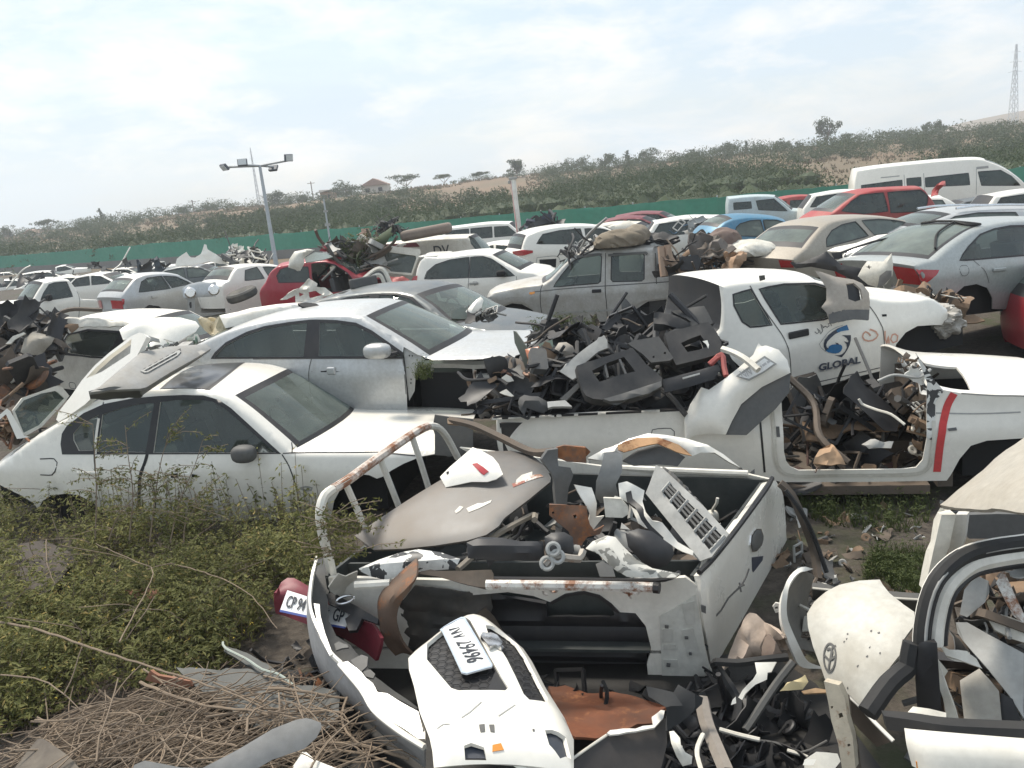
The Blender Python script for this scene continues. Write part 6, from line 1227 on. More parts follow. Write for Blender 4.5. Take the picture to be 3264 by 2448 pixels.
tp('rusty_lip', 'orange rusted lip strip along the white wheel arch panel', 'rust strip', 'E 815,150 950,95 1100,100 1250,150 1340,225 1230,200 1100,145 960,165 860,200 820,185', (5.70, 40, 0), surf('rust_lip', (.52, .30, .15), .75, dust=.5, rust=.45), .012, rough=.03)
tp('grey_liner', 'dark grey arched liner under the white wheel arch panel', 'arch liner', 'E 850,260 950,190 1120,140 1230,200 1290,235 1240,300 1100,290 930,300', (5.8, 40, 0), DGREY, .02, .03)
tp('grey_strap', 'wide grey metal strap folded over the bed, two bends in it', 'metal strap', 'E 720,205 850,205 845,330 800,420 820,520 800,560 690,560 660,500 665,400 700,290', (5.2, 10, 0), surf('strap_grey', (.19, .195, .19), .5, dust=.5, dustcol=(.24, .22, .19)), .02, bend=(90, .06), sp=.04)
tp('bracket_plate', 'dark bolted bracket plate standing at the bar end', 'bracket', 'E 380,170 440,155 590,170 595,280 560,275 460,270 380,235', (5.3, 10, 0), RUST, .05, sp=.05)
B = MB(); tp('hanging_bracket', 'curved grey bracket arm hanging below the bolted plate', 'bracket', 'E 285,255 330,190 400,180 400,300 480,310 500,360 470,450 460,580 380,580 370,420 350,350', (5.25, 10, 20), DGREY, .04, rough=.03, sp=.04)
tp('rusty_mount', 'rust-brown steel mount plate with two holes in the bed middle', 'steel mount', 'E 335,575 590,580 620,720 650,760 720,720 690,780 600,800 560,860 500,850 470,760 380,690 335,650', (4.95, 12, 0), RUST, .03, rough=.03, holes=['E 500,645 522,640 530,660 512,672', 'E 350,628 365,622 372,636 358,645'], sp=.035)
tp('white_bracket', 'white angled inner panel left of the folded strap', 'panel scrap', 'E 520,435 640,455 665,560 660,660 720,650 680,700 640,750 605,720 620,640 560,520', (5.05, 10, 20), WHITE, .015, rough=.04)
tp('beige_box', 'beige open-ended sheet box under the grey strap', 'sheet box', 'E 715,525 840,530 890,590 890,640 850,665 730,660', (4.95, 15, 0), CREAM, .06, sp=.05)
tp('white_torn_bumper', 'torn white bumper skin with a ragged black edge in the bed', 'bumper piece', 'E 820,420 880,405 1005,465 990,540 1010,620 1060,690 1130,700 1190,770 1240,830 1350,900 1345,930 1270,900 1150,830 1060,740 1020,740 960,700 900,560 830,520', (4.95, 35, 0), WHITE, .012, rough=.05, sp=.04)
tp('black_torn_edge', 'black ragged foam edge on the torn bumper skin', 'foam strip', 'E 870,480 910,465 920,520 990,590 1000,660 1060,730 1140,800 1135,830 1050,770 980,680 940,590 880,540', (4.88, 35, 0), BLACK, .03, rough=.05)
lr = thing('lamp_grille_panel', 'grey ribbed plastic grille panel leaning inside the far bed corner', 'grille', Matrix.Translation(at_d('E 1250,700', 5.0)))
LP = Plane(*anchors((5.05, 42, -25), pts('E 1080,290 1470,950 1010,480')))
tp('frame', None, None, 'E 1085,290 1140,320 1420,580 1600,780 1480,940 1400,970 1010,490 1040,420', LP, LGREY, .02, holes=['E 1130,480 1180,420 1560,800 1470,900'], parent=lr, rough=.02)
for k in range(7): f = k/6; a = pts('E 1130,480 E 1470,900'); b = pts('E 1185,415 E 1570,790'); p, q = [tuple(Vector(v[0]).lerp(Vector(v[1]), f)) for v in (a, b)]; B = MB(); B.tube([LP.P(*LP.uv(p))-lr.location, LP.P(*LP.uv(q))-lr.location], .012, 5); B.build('rib', LGREY, lr)
for k in range(1, 4): f = k/4; a, b = pts('E 1130,480 E 1185,415'); c_, d = pts('E 1470,900 E 1570,790'); B = MB(); B.tube([LP.P(*LP.uv(tuple(Vector(a).lerp(Vector(b), f))))-lr.location, LP.P(*LP.uv(tuple(Vector(c_).lerp(Vector(d), f))))-lr.location], .010, 5); B.build('slat', DGREY, lr)
tp('mesh_panel', None, None, 'E 1120,470 1190,405 1580,790 1460,910', Plane(LP.o-LP.n*.04, LP.n, LP.x), DGREY, .01, parent=lr)
tp('slatted_strip', 'grey slatted vent strip at the top of the ribbed grille panel', 'vent strip', 'E 1130,300 1200,340 1420,575 1400,620 1330,590 1130,380', (5.15, 45, -20), DGREY, .03, ribs=(-40, .05, .008), sp=.03)
tt(['E 1520,525 .62 / E 1515,560 .58 / E 1490,600 .52 / E 1475,640 .46'], .012, 'washer_tube', 'cream filler tube with a bulb lying on the bed side', 'filler tube', CREAM); pill('filler_bulb', tuple(at_z('E 1485,660', .44)), (.045, .045, .055), CREAM, None).name = 'filler_bulb'; props(bpy.data.objects['filler_bulb'], 'round cream plastic bulb at the bottom of the filler tube', 'plastic bulb')
tp('mudguard_panel', 'grey arched mudguard with flaking white paint lying in the bed', 'mudguard', 'E 590,880 640,830 740,790 800,800 850,860 950,960 1060,1020 1260,1060 1220,1085 1000,1090 880,1080 780,1020 680,920', (4.5, 50, 0), surf('flaking_grey', (.22, .22, .2), .55, dust=.5, chips=1.6, chipcol=(.6, .58, .52)), .015, .05, rim=.1, sp=.04)
for a, lb in (('E 870,770 960,740 1060,760 1200,860 1215,920 1170,1000 1080,1030 980,970 890,870', 'black rounded plastic tank beside the flaking mudguard'), ('E 300,800 350,770 440,765 500,800 510,900 470,960 330,960 300,890', 'small black tank in the bed centre'), ('E -250,840 -150,800 0,805 130,830 290,830 300,930 280,960 0,970 -240,950', 'long black fuel tank along the near bed side')):
    tp('plastic_tank', lb, 'tank', a, (4.55, 35, 0), BLACK, .10, .07, rim=.12, sp=.04)
B = MB(); lk = thing('suspension_link', 'corroded suspension arm with two round bushes among the tanks', 'suspension arm', Matrix.Translation(at_d('E 380,920', 4.4)))
tt(['E 310,1000 d4.35 / E 380,940 d4.35 / E 480,950 d4.35 / E 545,955 d4.35 / E 570,900 d4.4'], .022, 'arm', None, None, surf('corroded', (.34, .31, .27), .6, metal=.4, dust=.5, rust=.3), 6, lk)
for a in ('E 362,885', 'E 392,938', 'E 318,985'): C_ = at_d(a, 4.33)-lk.location; B = MB(); v = (CAM-at_d(a, 4.33)).normalized(); x_ = v.orthogonal().normalized(); y_ = v.cross(x_); B.tube([C_+x_*.032*math.cos(t1)+y_*.032*math.sin(t1) for t1 in np.linspace(0, 6.283, 17)], .012, 6); B.build('bush_ring', LGREY, lk)
tt(['C 1620,1265 .76 / C 1750,1150 .78 / C 1900,1010 .82 / C 2050,920 .86 / C 2212,840 .88 / E 230,680 .9'], .022, 'rail_strip', 'curved grey-brown rail strip rising from the bumper end to the bed middle', 'rail', surf('mud_rail', (.22, .19, .15), .6, dust=.6))
tt(['E 300,1020 .5 / E 400,1010 .52 / E 500,1040 .52 / E 650,1090 .5'], .03, 'brown_strip', 'brown bent strip lying at the bed near side', 'strip', MUD)
tp('shoe_block', 'black curved plastic cover at the headlamp tank end', 'cover', 'E 660,990 710,970 780,1010 800,1080 690,1080', (4.4, 45, 0), DGREY, .03, .02)
heap('broken plastic and metal bits in the pickup bed', 'E -500,900 -200,700 300,500 700,300 1300,400 1800,420 1480,900 1150,1060 400,1080', flatz(.25, .5), 150, .03, .14, [DUSTB, DGREY, MUD, LGREY, BLACK])
# black trim and hoses outside the tailgate
tt(['E 1960,420 .7 / E 2040,500 .62 / E 2130,700 .42 / E 2200,900 .2 / E 2230,1100 .05'], .035, 'bent_arch_trim', 'brown-black arched trim strip curving down right of the tailgate', 'trim strip', MUD); tt(['E 2000,470 .7 / E 2110,620 .55 / E 2200,800 .33 / E 2290,1050 .08'], .016, 'rubber_hose', 'thin black hose curving down beside the tailgate', 'hose', RUBBER)
# ============================================================ below and right of the bed
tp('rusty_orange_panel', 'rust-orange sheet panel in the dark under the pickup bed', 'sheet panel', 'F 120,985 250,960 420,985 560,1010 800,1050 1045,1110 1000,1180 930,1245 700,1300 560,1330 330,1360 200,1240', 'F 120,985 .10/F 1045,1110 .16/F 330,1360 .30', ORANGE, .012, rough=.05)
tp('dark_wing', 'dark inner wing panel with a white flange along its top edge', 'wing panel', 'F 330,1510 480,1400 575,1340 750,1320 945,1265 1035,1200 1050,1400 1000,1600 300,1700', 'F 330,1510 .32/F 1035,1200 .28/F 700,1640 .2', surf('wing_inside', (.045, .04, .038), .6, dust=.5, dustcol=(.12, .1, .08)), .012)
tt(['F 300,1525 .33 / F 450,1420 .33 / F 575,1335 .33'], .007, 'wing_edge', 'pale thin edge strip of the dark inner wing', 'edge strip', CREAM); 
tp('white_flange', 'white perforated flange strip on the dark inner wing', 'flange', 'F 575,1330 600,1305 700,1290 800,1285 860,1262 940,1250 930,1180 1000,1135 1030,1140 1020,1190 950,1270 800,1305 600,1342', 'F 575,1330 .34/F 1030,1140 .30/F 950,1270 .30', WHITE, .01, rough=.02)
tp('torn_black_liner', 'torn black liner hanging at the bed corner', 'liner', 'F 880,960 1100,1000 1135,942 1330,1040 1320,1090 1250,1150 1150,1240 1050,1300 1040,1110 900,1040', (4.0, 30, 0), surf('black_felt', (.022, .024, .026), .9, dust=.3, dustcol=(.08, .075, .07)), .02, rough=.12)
tt(['F 1320,1060 .30 / F 1360,1250 .26 / F 1440,1450 .25 / F 1520,1640 .25'], .04, 'exhaust_pipe', 'grey-brown exhaust pipe running down to the bottom edge', 'pipe', surf('pipe_dust', (.25, .22, .19), .7, dust=.6)); tt(['F 1330,1330 .3 / F 1290,1420 .3 / F 1285,1500 .3 / F 1320,1620 .3'], .012, 'pale_cable', 'pale curved cable beside the exhaust pipe', 'cable', CREAM); tt(['F 1420,790 .25 / F 1440,762 .3 / F 1600,770 .3 / F 1800,745 .32 / F 1990,725 .32'], .025, 'black_hose', 'thick black hose lying across the scrap under the beige cloth', 'hose', RUBBER)
tt(['F 1430,790 .25 / F 1480,860 .2 / F 1560,980 .15 / F 1610,1090 .12 / F 1590,1240 .1'], .026, 'black_hose', 'black hose bending down from the cloth to the dark ground', 'hose', DUSTB); tt(['F 2040,760 .32 / F 1900,940 .22 / F 1740,1180 .12 / F 1660,1300 .08'], .022, 'grey_bar', 'straight grey bar slanting through the dark scrap gap', 'bar', DGREY); tt(['F 1460,1290 .12 / F 1600,1330 .12 / F 1775,1372 .12'], .012, 'white_stick', 'thin white stick lying in the dark gap', 'stick', CREAM)
tt(['F 1700,1370 .08 / F 1900,1395 .08 / F 2100,1470 .08 / F 2300,1380 .1'], .006, 'thin_wire', 'thin loose wire across the dark gap', 'wire', DGREY); tt(['F 1990,1455 .1 / F 2080,1480 .1 / F 2150,1510 .1'], .01, 'white_stick', 'short pale stick right of the thin wire', 'stick', CREAM)
tp('cream_foam', 'torn cream foam chunk at the bottom among black scrap', 'foam', 'F 1065,1305 1100,1300 1150,1360 1155,1410 1190,1470 1245,1500 1240,1560 1170,1580 1120,1500 1080,1400', (3.6, 40, 0), CREAM, .05, .03, rim=.05, rough=.08, sp=.035); tp('white_bracket_strip', 'white curved bracket strip above the dark gap', 'bracket', 'F 1735,765 1905,762 1865,840 1835,845 1830,900 1740,940 1660,1010 1635,1060 1605,1040 1640,980 1720,900 1750,850', (4.2, 35, 0), WHITE2, .02, rough=.03); tp('white_shard', 'small white triangular shard under the bracket strip', 'shard', 'F 1585,1035 1590,1085 1548,1100 1560,1060', (4.1, 30, 0), WHITE, .01)
tp('yellow_foam', 'yellowish torn foam strip right of the dark gap', 'foam', 'F 1930,990 1990,940 2080,900 2130,870 2155,920 2110,980 2000,990', (4.0, 45, 0), surf('old_foam', (.56, .46, .26), .85, dust=.5), .03, .02, rim=.05, rough=.06, sp=.035); tp('wood_strip', 'thin tan wooden strip beside the yellowish foam', 'wood strip', 'F 2100,990 2212,965 2300,980 2300,1000 2120,1010', (4.0, 50, 0), surf('wood', (.42, .28, .16), .8, dust=.3), .02)
tp('beige_cloth', 'crumpled pinkish beige cloth heaped right of the tailgate', 'cloth', 'F 1490,755 1560,640 1640,490 1690,448 1745,455 1810,500 1900,480 1965,500 2000,600 2020,690 1900,715 1700,735', 'F 1490,755 .15/F 1700,450 .42/F 2010,680 .25', BEIGE, .02, .05, rim=.1, rough=.22, sp=.03); tp('beige_cloth_fold', 'brown shaded cloth bundle on the beige cloth', 'cloth', 'F 1780,690 1790,640 1840,610 1900,615 1960,670 1950,705 1840,715', 'F 1780,690 .3/F 1870,610 .4/F 1950,700 .3', surf('brown_cloth', (.25, .18, .14), .9, dust=.4), .03, .05, rim=.06, rough=.12, sp=.03)
wr = thing('wing_ring', 'white curled wing edge like a letter C beside the emblem bonnet', 'wing panel', Matrix.Translation(at_z('G 250,700', .1)))
loft('outer_edge', ['G 392,338 .62 / G 320,330 .66 / G 240,400 .64 / G 188,520 .56 / G 178,650 .46 / G 205,770 .36 / G 265,910 .24 / G 310,985 .16 / G 445,1000 .12', 'G 350,352 .63 / G 300,375 .65 / G 250,440 .62 / G 222,540 .54 / G 220,650 .45 / G 250,745 .36 / G 310,870 .26 / G 360,950 .18 / G 445,985 .13'], WHITE, wr, .02, 26, 2)
loft('inner_side', ['G 350,352 .62 / G 300,375 .64 / G 250,440 .61 / G 222,540 .53 / G 220,650 .44 / G 250,745 .35 / G 310,870 .25', 'G 400,380 .55 / G 390,430 .5 / G 370,500 .42 / G 350,600 .34 / G 350,700 .26 / G 380,790 .2 / G 440,900 .14'], surf('ring_inside', (.16, .15, .13), .7, dust=.6), wr, .01, 20, 3)
tp('white_ring_tab', 'small white ring tab left of the curled wing edge', 'tab', 'G 130,590 150,565 175,570 175,625 150,632', (4.9, 10, 0), WHITE, .02, holes=['G 145,592 165,588 165,612 148,612'], sp=.03); heap('dirt, foam and shards in the curled wing', 'G 250,420 400,440 600,490 500,600 400,700 400,900 280,760', flatz(.12, .35), 40, .03, .08, [CREAM, DGREY, BLACK, MUD, BLACK])
tp('dark_beam', 'dark flat beam lying behind the emblem bonnet', 'beam', 'G 390,470 600,490 930,530 1130,545 1110,680 1000,660 600,560 400,560', 'G 390,470 .42/G 1130,545 .42/G 600,560 .3', DGREY, .04); tt(['G 395,468 .44 / G 600,490 .44 / G 900,530 .44 / G 1130,546 .44'], .008, 'beam_edge', 'pale worn edge along the dark flat beam', 'edge strip', CREAM)
hd = thing('emblem_bonnet', 'grubby white bonnet with an oval emblem propped up beside the wrecked cab', 'bonnet', Matrix.Translation(at_z('G 760,1290', .1)))
tp('bonnet_skin', None, None, 'G 402,700 450,622 520,550 600,490 720,440 840,410 870,460 920,525 1020,612 1096,668 1100,780 1040,880 1025,970 900,1105 760,1295 700,1240 640,1180 560,1122 490,1092 470,1020 430,900 405,780', 'G 402,700 .50/G 840,410 .72/G 760,1295 .36', surf('grubby_shaded_white', (.53, .515, .46), .5, dust=.8, dustcol=(.36, .32, .25), scale=2.6), .02, .015, [(35, .09)], rim=.1, sp=.04, parent=hd); HP = LAST['pl']  # white darkened for the tilt out of the light, on top of real grime
def oval(cx, cy, a, b, tilt, n=26): return 'G '+' '.join('%.1f,%.1f' % (cx+a*math.cos(t1)*math.cos(tilt)-b*math.sin(t1)*math.sin(tilt), cy+a*math.cos(t1)*math.sin(tilt)+b*math.sin(t1)*math.cos(tilt)) for t1 in np.linspace(0, 6.283, n)[:-1])
tp('emblem', None, None, oval(545, 980, 48, 84, .2), HP, DGREY, .008, 0, None, [oval(545, 980, 38, 72, .2)], sp=.02, parent=hd, lift=.005)
for a in ('G 520,1045 545,985 575,905 583,912 556,985 530,1050', 'G 512,960 540,990 585,975 585,988 540,1004 508,972', 'G 530,930 555,925 575,950 560,990 548,985 562,950 552,938 532,942'): tp('emblem_stroke', None, None, a, HP, DGREY, .008, sp=.02, parent=hd, lift=.006)
for k in range(11):
    x, y = rnd.uniform(570, 900), rnd.uniform(780, 1160)
    if y > 1240-(x-560)*.2: continue
    tp('chip', None, None, 'G %g,%g %g,%g %g,%g %g,%g' % (x, y, x+rnd.uniform(6, 16), y-5, x+rnd.uniform(6, 18), y+rnd.uniform(4, 10), x+2, y+8), HP, DGREY, .001, sp=.02, parent=hd, lift=.002)
tt(['G 560,1120 .38 / G 700,1240 .36 / G 800,1350 .34 / G 930,1480 .30'], .010, 'bonnet_edge', 'white edge strip running down from the emblem bonnet', 'edge strip', WHITE); tp('bonnet_inner', 'dark inner face of sheet below the emblem bonnet', 'sheet', 'G 560,1125 640,1185 760,1300 930,1480 820,1520 700,1400 620,1300', 'G 560,1125 .36/G 930,1480 .28/G 700,1400 .2', MUD, .01)
bm_ = thing('chassis_leg', 'cream chassis leg with round holes standing in the dark scrap', 'chassis leg', Matrix.Translation(at_z('G 620,1600', .0)))
tp('front_face', None, None, 'G 470,1085 570,1110 610,1200 625,1330 660,1450 680,1660 590,1660 565,1500 520,1350 500,1230', (3.85, 15, -15), surf('chassis_cream', (.55, .49, .38), .6, dust=.6, rust=.25), .06, parent=bm_, holes=['G 565,1300 590,1292 600,1322 572,1330', 'G 515,1250 530,1248 530,1264 518,1266', 'G 625,1500 645,1500 645,1515 628,1518'], sp=.035); tp('side_face', None, None, 'G 570,1110 640,1180 660,1330 690,1450 720,1660 680,1660 660,1450 625,1330 610,1200', (3.9, 10, 40), MUD, .03, parent=bm_)
# ============================================================ wrecked minibus cab at the right edge
cw = thing('wrecked_cab', 'crushed white vehicle cab with black door seals filling the lower right corner', 'vehicle wreck', Matrix.Translation(at_z('G 1400,1500', 0)))
def band(name, s_, wd, mat, r=.02): 
    return tt([s_], r, name, None, None, mat, 8, cw, .05)
arc = lambda o, d: ' / '.join('G %g,%g d%g' % (x+o*nx, y+o*ny, d+dd) for x, y, nx, ny, dd in ((1900, 120, -.1, 1, .25), (1795, 138, -.1, 1, .2), (1600, 165, -.15, 1, .15), (1420, 212, -.35, .95, .1), (1290, 292, -.6, .8, .05), (1190, 405, -.8, .5, 0), (1132, 545, -.95, .25, 0), (1098, 720, -1, .1, 0), (1092, 840, -1, 0, 0)))
band('door_frame_edge', arc(0, 3.42), 0, WHITE, .022); band('door_seal', arc(-28, 3.40), 0, RUBBER, .030) if 0 else None
arc2 = lambda o, d: ' / '.join('G %g,%g d%g' % (x+o*nx, y+o*ny, d+dd) for x, y, nx, ny, dd in ((1900, 120, .1, 1, .25), (1795, 138, .1, 1, .2), (1600, 165, .2, 1, .15), (1420, 212, .4, .9, .1), (1290, 292, .65, .75, .05), (1190, 405, .85, .5, 0), (1132, 545, .95, .3, 0), (1098, 720, 1, .15, 0), (1092, 840, 1, 0, 0)))
band('door_seal', arc2(26, 3.40), 0, RUBBER, .034); band('seal_highlight', arc2(50, 3.37), 0, LGREY, .008); band('door_seal', arc2(62, 3.40), 0, RUBBER, .016); band('door_jamb', arc2(100, 3.44), 0, WHITE2, .042); band('door_seal', arc2(150, 3.5), 0, BLACK, .03)
tp('door_pillar', None, None, 'G 1140,490 1160,380 1200,200 1250,-20 1345,-20 1300,200 1240,330 1170,440', (3.75, 5, 20), CREAM, .08, .02, parent=cw); tp('door_pillar', None, None, 'G 1345,-20 1420,-20 1400,150 1380,210 1290,290 1300,200', (3.78, 5, -10), surf('pillar_side', (.62, .60, .55), .5, dust=.4), .06, parent=cw)
tp('roof_skin', None, None, 'H 1500,1525 1600,1430 1700,1330 1830,1200 1961,1105 2100,1020 2100,1545 1961,1548 1800,1542 1640,1548', 'H 1500,1525 1.34/H 1961,1105 1.60/H 1961,1548 1.62', surf('bleached_beige', (.40, .37, .315), .6, dust=.6, dustcol=(.30, .255, .19)), .02, .015, [(35, .03)], rim=.15, rough=.012, sp=.05, parent=cw)
tt(['H 1505,1522 d4.1 / H 1700,1440 d4.05 / H 1961,1330 d4.0 / H 2100,1280 d4.0'], .012, 'roof_crease', None, None, MUD, 6, cw); tt(['H 1505,1525 d4.08 / H 1640,1480 d4.03 / H 1800,1470 d3.98 / H 1961,1450 d3.95'], .010, 'roof_crease', None, None, MUD, 6, cw)
tp('header_panel', None, None, 'H 1640,1550 1800,1545 2100,1550 2100,1690 1640,1690 1600,1659', (4.3, 5, 0), DGREY, .05, parent=cw)
tp('black_post', None, None, 'G 1095,840 1130,820 1220,830 1230,1000 1250,1290 1090,1290 1075,1060 1095,900', (3.35, 5, 0), BLACK, .06, .02, parent=cw, rim=.06); tt(['G 1060,830 d3.4 / G 1045,900 d3.4 / G 1030,985 d3.4 / G 900,1100 d3.35 / G 760,1295 d3.3'], .042, 'black_trim', None, None, RUBBER, 8, cw)
tp('white_sill_strip', None, None, 'G 1200,900 1230,960 1300,1160 1370,1360 1290,1370 1260,1200 1215,1050', (3.4, 10, 0), CREAM, .03, rough=.02, parent=cw)
loft('bumper_seal', ['G 860,1320 d3.22 / G 1050,1335 d3.1 / G 1300,1370 d3.0 / G 1796,1395 d2.92 / G 1900,1400 d2.9', 'G 880,1360 d3.1 / G 1050,1385 d3.0 / G 1300,1425 d2.9 / G 1796,1450 d2.82 / G 1900,1455 d2.8'], RUBBER, cw, .05, 20, 2)
loft('front_panel', ['G 1012,1400 d2.99 / G 1200,1425 d2.92 / G 1796,1475 d2.82 / G 1900,1480 d2.8', 'G 1030,1500 d2.96 / G 1200,1530 d2.88 / G 1796,1570 d2.78 / G 1900,1575 d2.76', 'G 1070,1640 d2.95 / G 1200,1680 d2.87 / G 1796,1700 d2.77 / G 1900,1700 d2.75'], WHITE2, cw, .02, 20, 3)
tp('indicator_lamp', None, None, 'G 1078,1615 1130,1625 1190,1665 1085,1665', (2.9, 15, 0), AMBER, .02, parent=cw)
for a, h, m_, rr in (('G 1345,690 1420,690 1700,850 1796,900 1796,1330 1700,1180 1560,1010 1400,820', (3.5, 40, 0), LGREY, .03), ('G 1560,680 1640,640 1796,700 1796,830 1700,800 1600,750', (3.6, 45, 10), CREAM, .05), ('G 1370,1080 1500,1000 1630,1150 1650,1360 1400,1350', (3.45, 30, 0), surf('canvas', (.36, .34, .30), .85, dust=.5), .06), ('G 1610,430 1660,340 1720,480 1796,640 1796,700 1690,590', (3.6, 35, 0), WRUST, .03), ('G 1230,830 1300,880 1420,890 1520,1000 1400,960 1280,920', (3.4, 45, 0), CREAM, .05), ('G 1640,1160 1720,1200 1800,1400 1640,1350', (3.4, 25, 0), BLACK, .02), ('G 1400,480 1480,380 1560,420 1540,560 1420,660 1370,640', (3.7, 30, 0), LGREY, .05), ('G 1000,1320 1060,1260 1280,1300 1280,1350 1100,1340', (3.2, 60, 0), CREAM, .05)): tp('torn_lining', None, None, a, h, m_, .015, rough=rr, parent=cw)
hp_ = heap('torn lining, wires and dirt inside the crushed cab', 'G 1420,520 1560,400 1796,300 1850,700 1850,1330 1340,1300 1330,900', flatd(3.65, 4.05), 90, .04, .12, [LGREY, MUD, BLACK, BLACK, CARDB, DGREY, MUD, DUSTB])
heap('black scrap on the ground below the pickup bed', 'F 1050,1290 1400,800 1600,900 2100,1100 2212,1300 2212,1640 900,1640', flatz(.0, .06), 120, .03, .11, [BLACK, VOID, BLACK, VOID, VOID, BLACK]); heap('dark crushed parts below the bed side', 'F -200,900 900,950 1050,1100 1000,1300 300,1300 -100,1200', flatz(.0, .05), 26, .04, .10, [BLACK, VOID, VOID])
tp('paper_scrap', 'ragged cream sheet at the bottom edge beside the chassis leg', 'sheet', 'G 340,1610 420,1560 560,1570 580,1620 540,1670 340,1670', (3.5, 50, 0), CREAM, .01, rough=.08); tp('white_shard', 'white torn shard at the bottom left of the chassis leg', 'shard', 'G 330,1640 345,1600 420,1600 400,1640', (3.45, 40, 0), WHITE2, .01)

# near-black sheet laid over the soil in the gap below the bed
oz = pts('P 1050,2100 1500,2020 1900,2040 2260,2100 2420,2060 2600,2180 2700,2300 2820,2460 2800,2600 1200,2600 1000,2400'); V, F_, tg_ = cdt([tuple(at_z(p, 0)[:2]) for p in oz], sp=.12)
props(mk('dark_ground', [Vector((v.x, v.y, gz(v.x, v.y)+.006+.004*vnoise(v.x*5, v.y*5))) for v in V], F_, surf('dark_soil', (.012, .011, .010), .55, dust=.3, dustcol=(.04, .034, .028), bump=.02), recenter=False), kind='structure')
# ============================================================ dashboards and grilles heaped on the cut hull's bed
heap('dusty broken black plastic filling the hull bed', 'O 240,820 420,700 700,560 1000,440 1300,400 1600,400 1850,330 1940,440 1800,680 1640,810 900,830 400,850', flatd(7.25, 7.9), 95, .07, .20, [DUSTB, DUSTB, BLACK, BLACK, BLACK, surf('soot_plastic', (.03, .03, .031), .6, dust=.4, dustcol=(.1, .095, .09))], tubes=.30, frames=.25); heap('small brown and grey parts by the silver saloon nose', 'O -50,680 250,560 600,430 820,420 700,580 420,760 200,900 60,860', flatd(7.4, 8.3), 90, .05, .14, [DUSTB, DUSTB, DGREY, MUD, BLACK, BLACK, CARDB], frames=.02)
heap('dark rubbish and weeds under the double cab', 'O 480,260 900,200 1150,190 1420,200 1400,400 1100,360 820,400 500,420', flatd(8.3, 9.6), 90, .07, .2, [DUSTB, BLACK, MUD, VOID])
def dp(name, lb, cat, out, dep, el, az, mat, **k): return tp(name, lb, cat, out, (dep, el, az), mat, **k)
dp('dashboard', 'dusty black dashboard frame with a wide opening, frontmost in the hull bed', 'dashboard', 'O 832,530 900,505 1100,440 1270,388 1380,520 1460,580 1500,625 1492,690 1400,740 1250,790 1130,800 1050,800 960,790 900,760 870,700 850,640', 6.75, 35, 10, DUSTB, thick=.10, rough=.02, holes=['O 950,568 1080,500 1200,458 1290,575 1150,610 1010,652'], sp=.05)
for a in ('O 1045,520 1060,515 1085,620 1068,625', 'O 1160,480 1175,475 1225,590 1210,595'): dp('vent_bar', 'thin bar across the dashboard opening', 'bar', a, 6.78, 35, 10, DGREY, thick=.03, group='bars across the dashboard opening')
dp('dashboard_lower', 'rounded black lower dash cover with pale chips under the dashboard frame', 'dash cover', 'O 1040,790 1200,745 1400,680 1492,650 1498,690 1400,745 1200,800 1090,808', 6.65, 40, 10, DGREY, thick=.05, bulge=.03, rim=.08)
dp('glovebox_panel', 'flat grey-black panel with two small holes above the dashboard frame', 'panel', 'O 1230,355 1290,330 1475,300 1590,470 1560,490 1415,505 1350,440', 7.0, 45, 15, surf('dusty_panel', (.055, .055, .054), .65, dust=.7, dustcol=(.12, .112, .1)), thick=.03, holes=['O 1425,455 1440,452 1442,468 1428,470', 'O 1512,425 1530,422 1532,440 1515,442'], sp=.05)
dp('console_cover', 'long ridged black cover at the top of the plastic heap', 'console cover', 'O 1440,112 1480,108 1600,140 1725,205 1700,250 1560,215 1440,200 1432,150', 7.4, 40, 0, DUSTB, thick=.08, ribs=(60, .12, .012), rough=.02)
dp('dash_top', 'wide dusty dash top sloping at the right top of the heap', 'dash top', 'O 1575,95 1700,70 1830,60 1880,150 1900,195 1760,235 1530,268 1650,215 1730,190', 7.4, 45, 10, MATS['dusty_panel'], thick=.05, rough=.03)
dp('radio_frame', 'black frame panel with a square hole and a white scrap in it', 'dash frame', 'O 1520,275 1700,225 1865,185 1930,270 1965,345 1962,432 1800,480 1610,525 1560,420', 7.1, 40, 10, DUSTB, thick=.08, holes=['O 1648,352 1730,315 1800,290 1865,378 1790,405 1700,422'], rough=.01, sp=.05)
dp('white_chip', 'bright white scrap in the radio frame hole', 'scrap', 'O 1818,338 1855,330 1868,365 1862,395 1845,360', 6.95, 30, 0, WHITE, thick=.01); dp('lower_bumper', 'long black bumper beam under the radio frame', 'bumper beam', 'O 1500,640 1650,600 1800,560 1940,520 1960,560 1900,640 1700,700 1520,740', 6.9, 35, 10, BLACK, thick=.08, bulge=.03); dp('white_rod', 'thin pale rod on the black bumper beam', 'rod', 'O 1660,622 1795,585 1796,597 1664,634', 6.8, 35, 10, LGREY, thick=.012)
dp('long_trim', 'long pale grey trim panel slanting up left of the dashboards', 'trim panel', 'O 695,572 780,490 900,390 1045,288 1070,330 1072,390 1000,420 860,540 830,620 800,640 740,600', 7.1, 30, -10, LGREY, thick=.03, rough=.02); dp('rubber_bar', 'dark bar with a light edge at the trim panel foot', 'bar', 'O 700,790 850,655 858,690 745,810', 6.9, 30, 0, DGREY, thick=.04); dp('pale_bracket', 'pale pointed bracket lying along the hull bed edge', 'bracket', 'O 600,812 740,800 795,850 720,848 640,850 605,860', 6.7, 50, 0, LGREY, thick=.03)
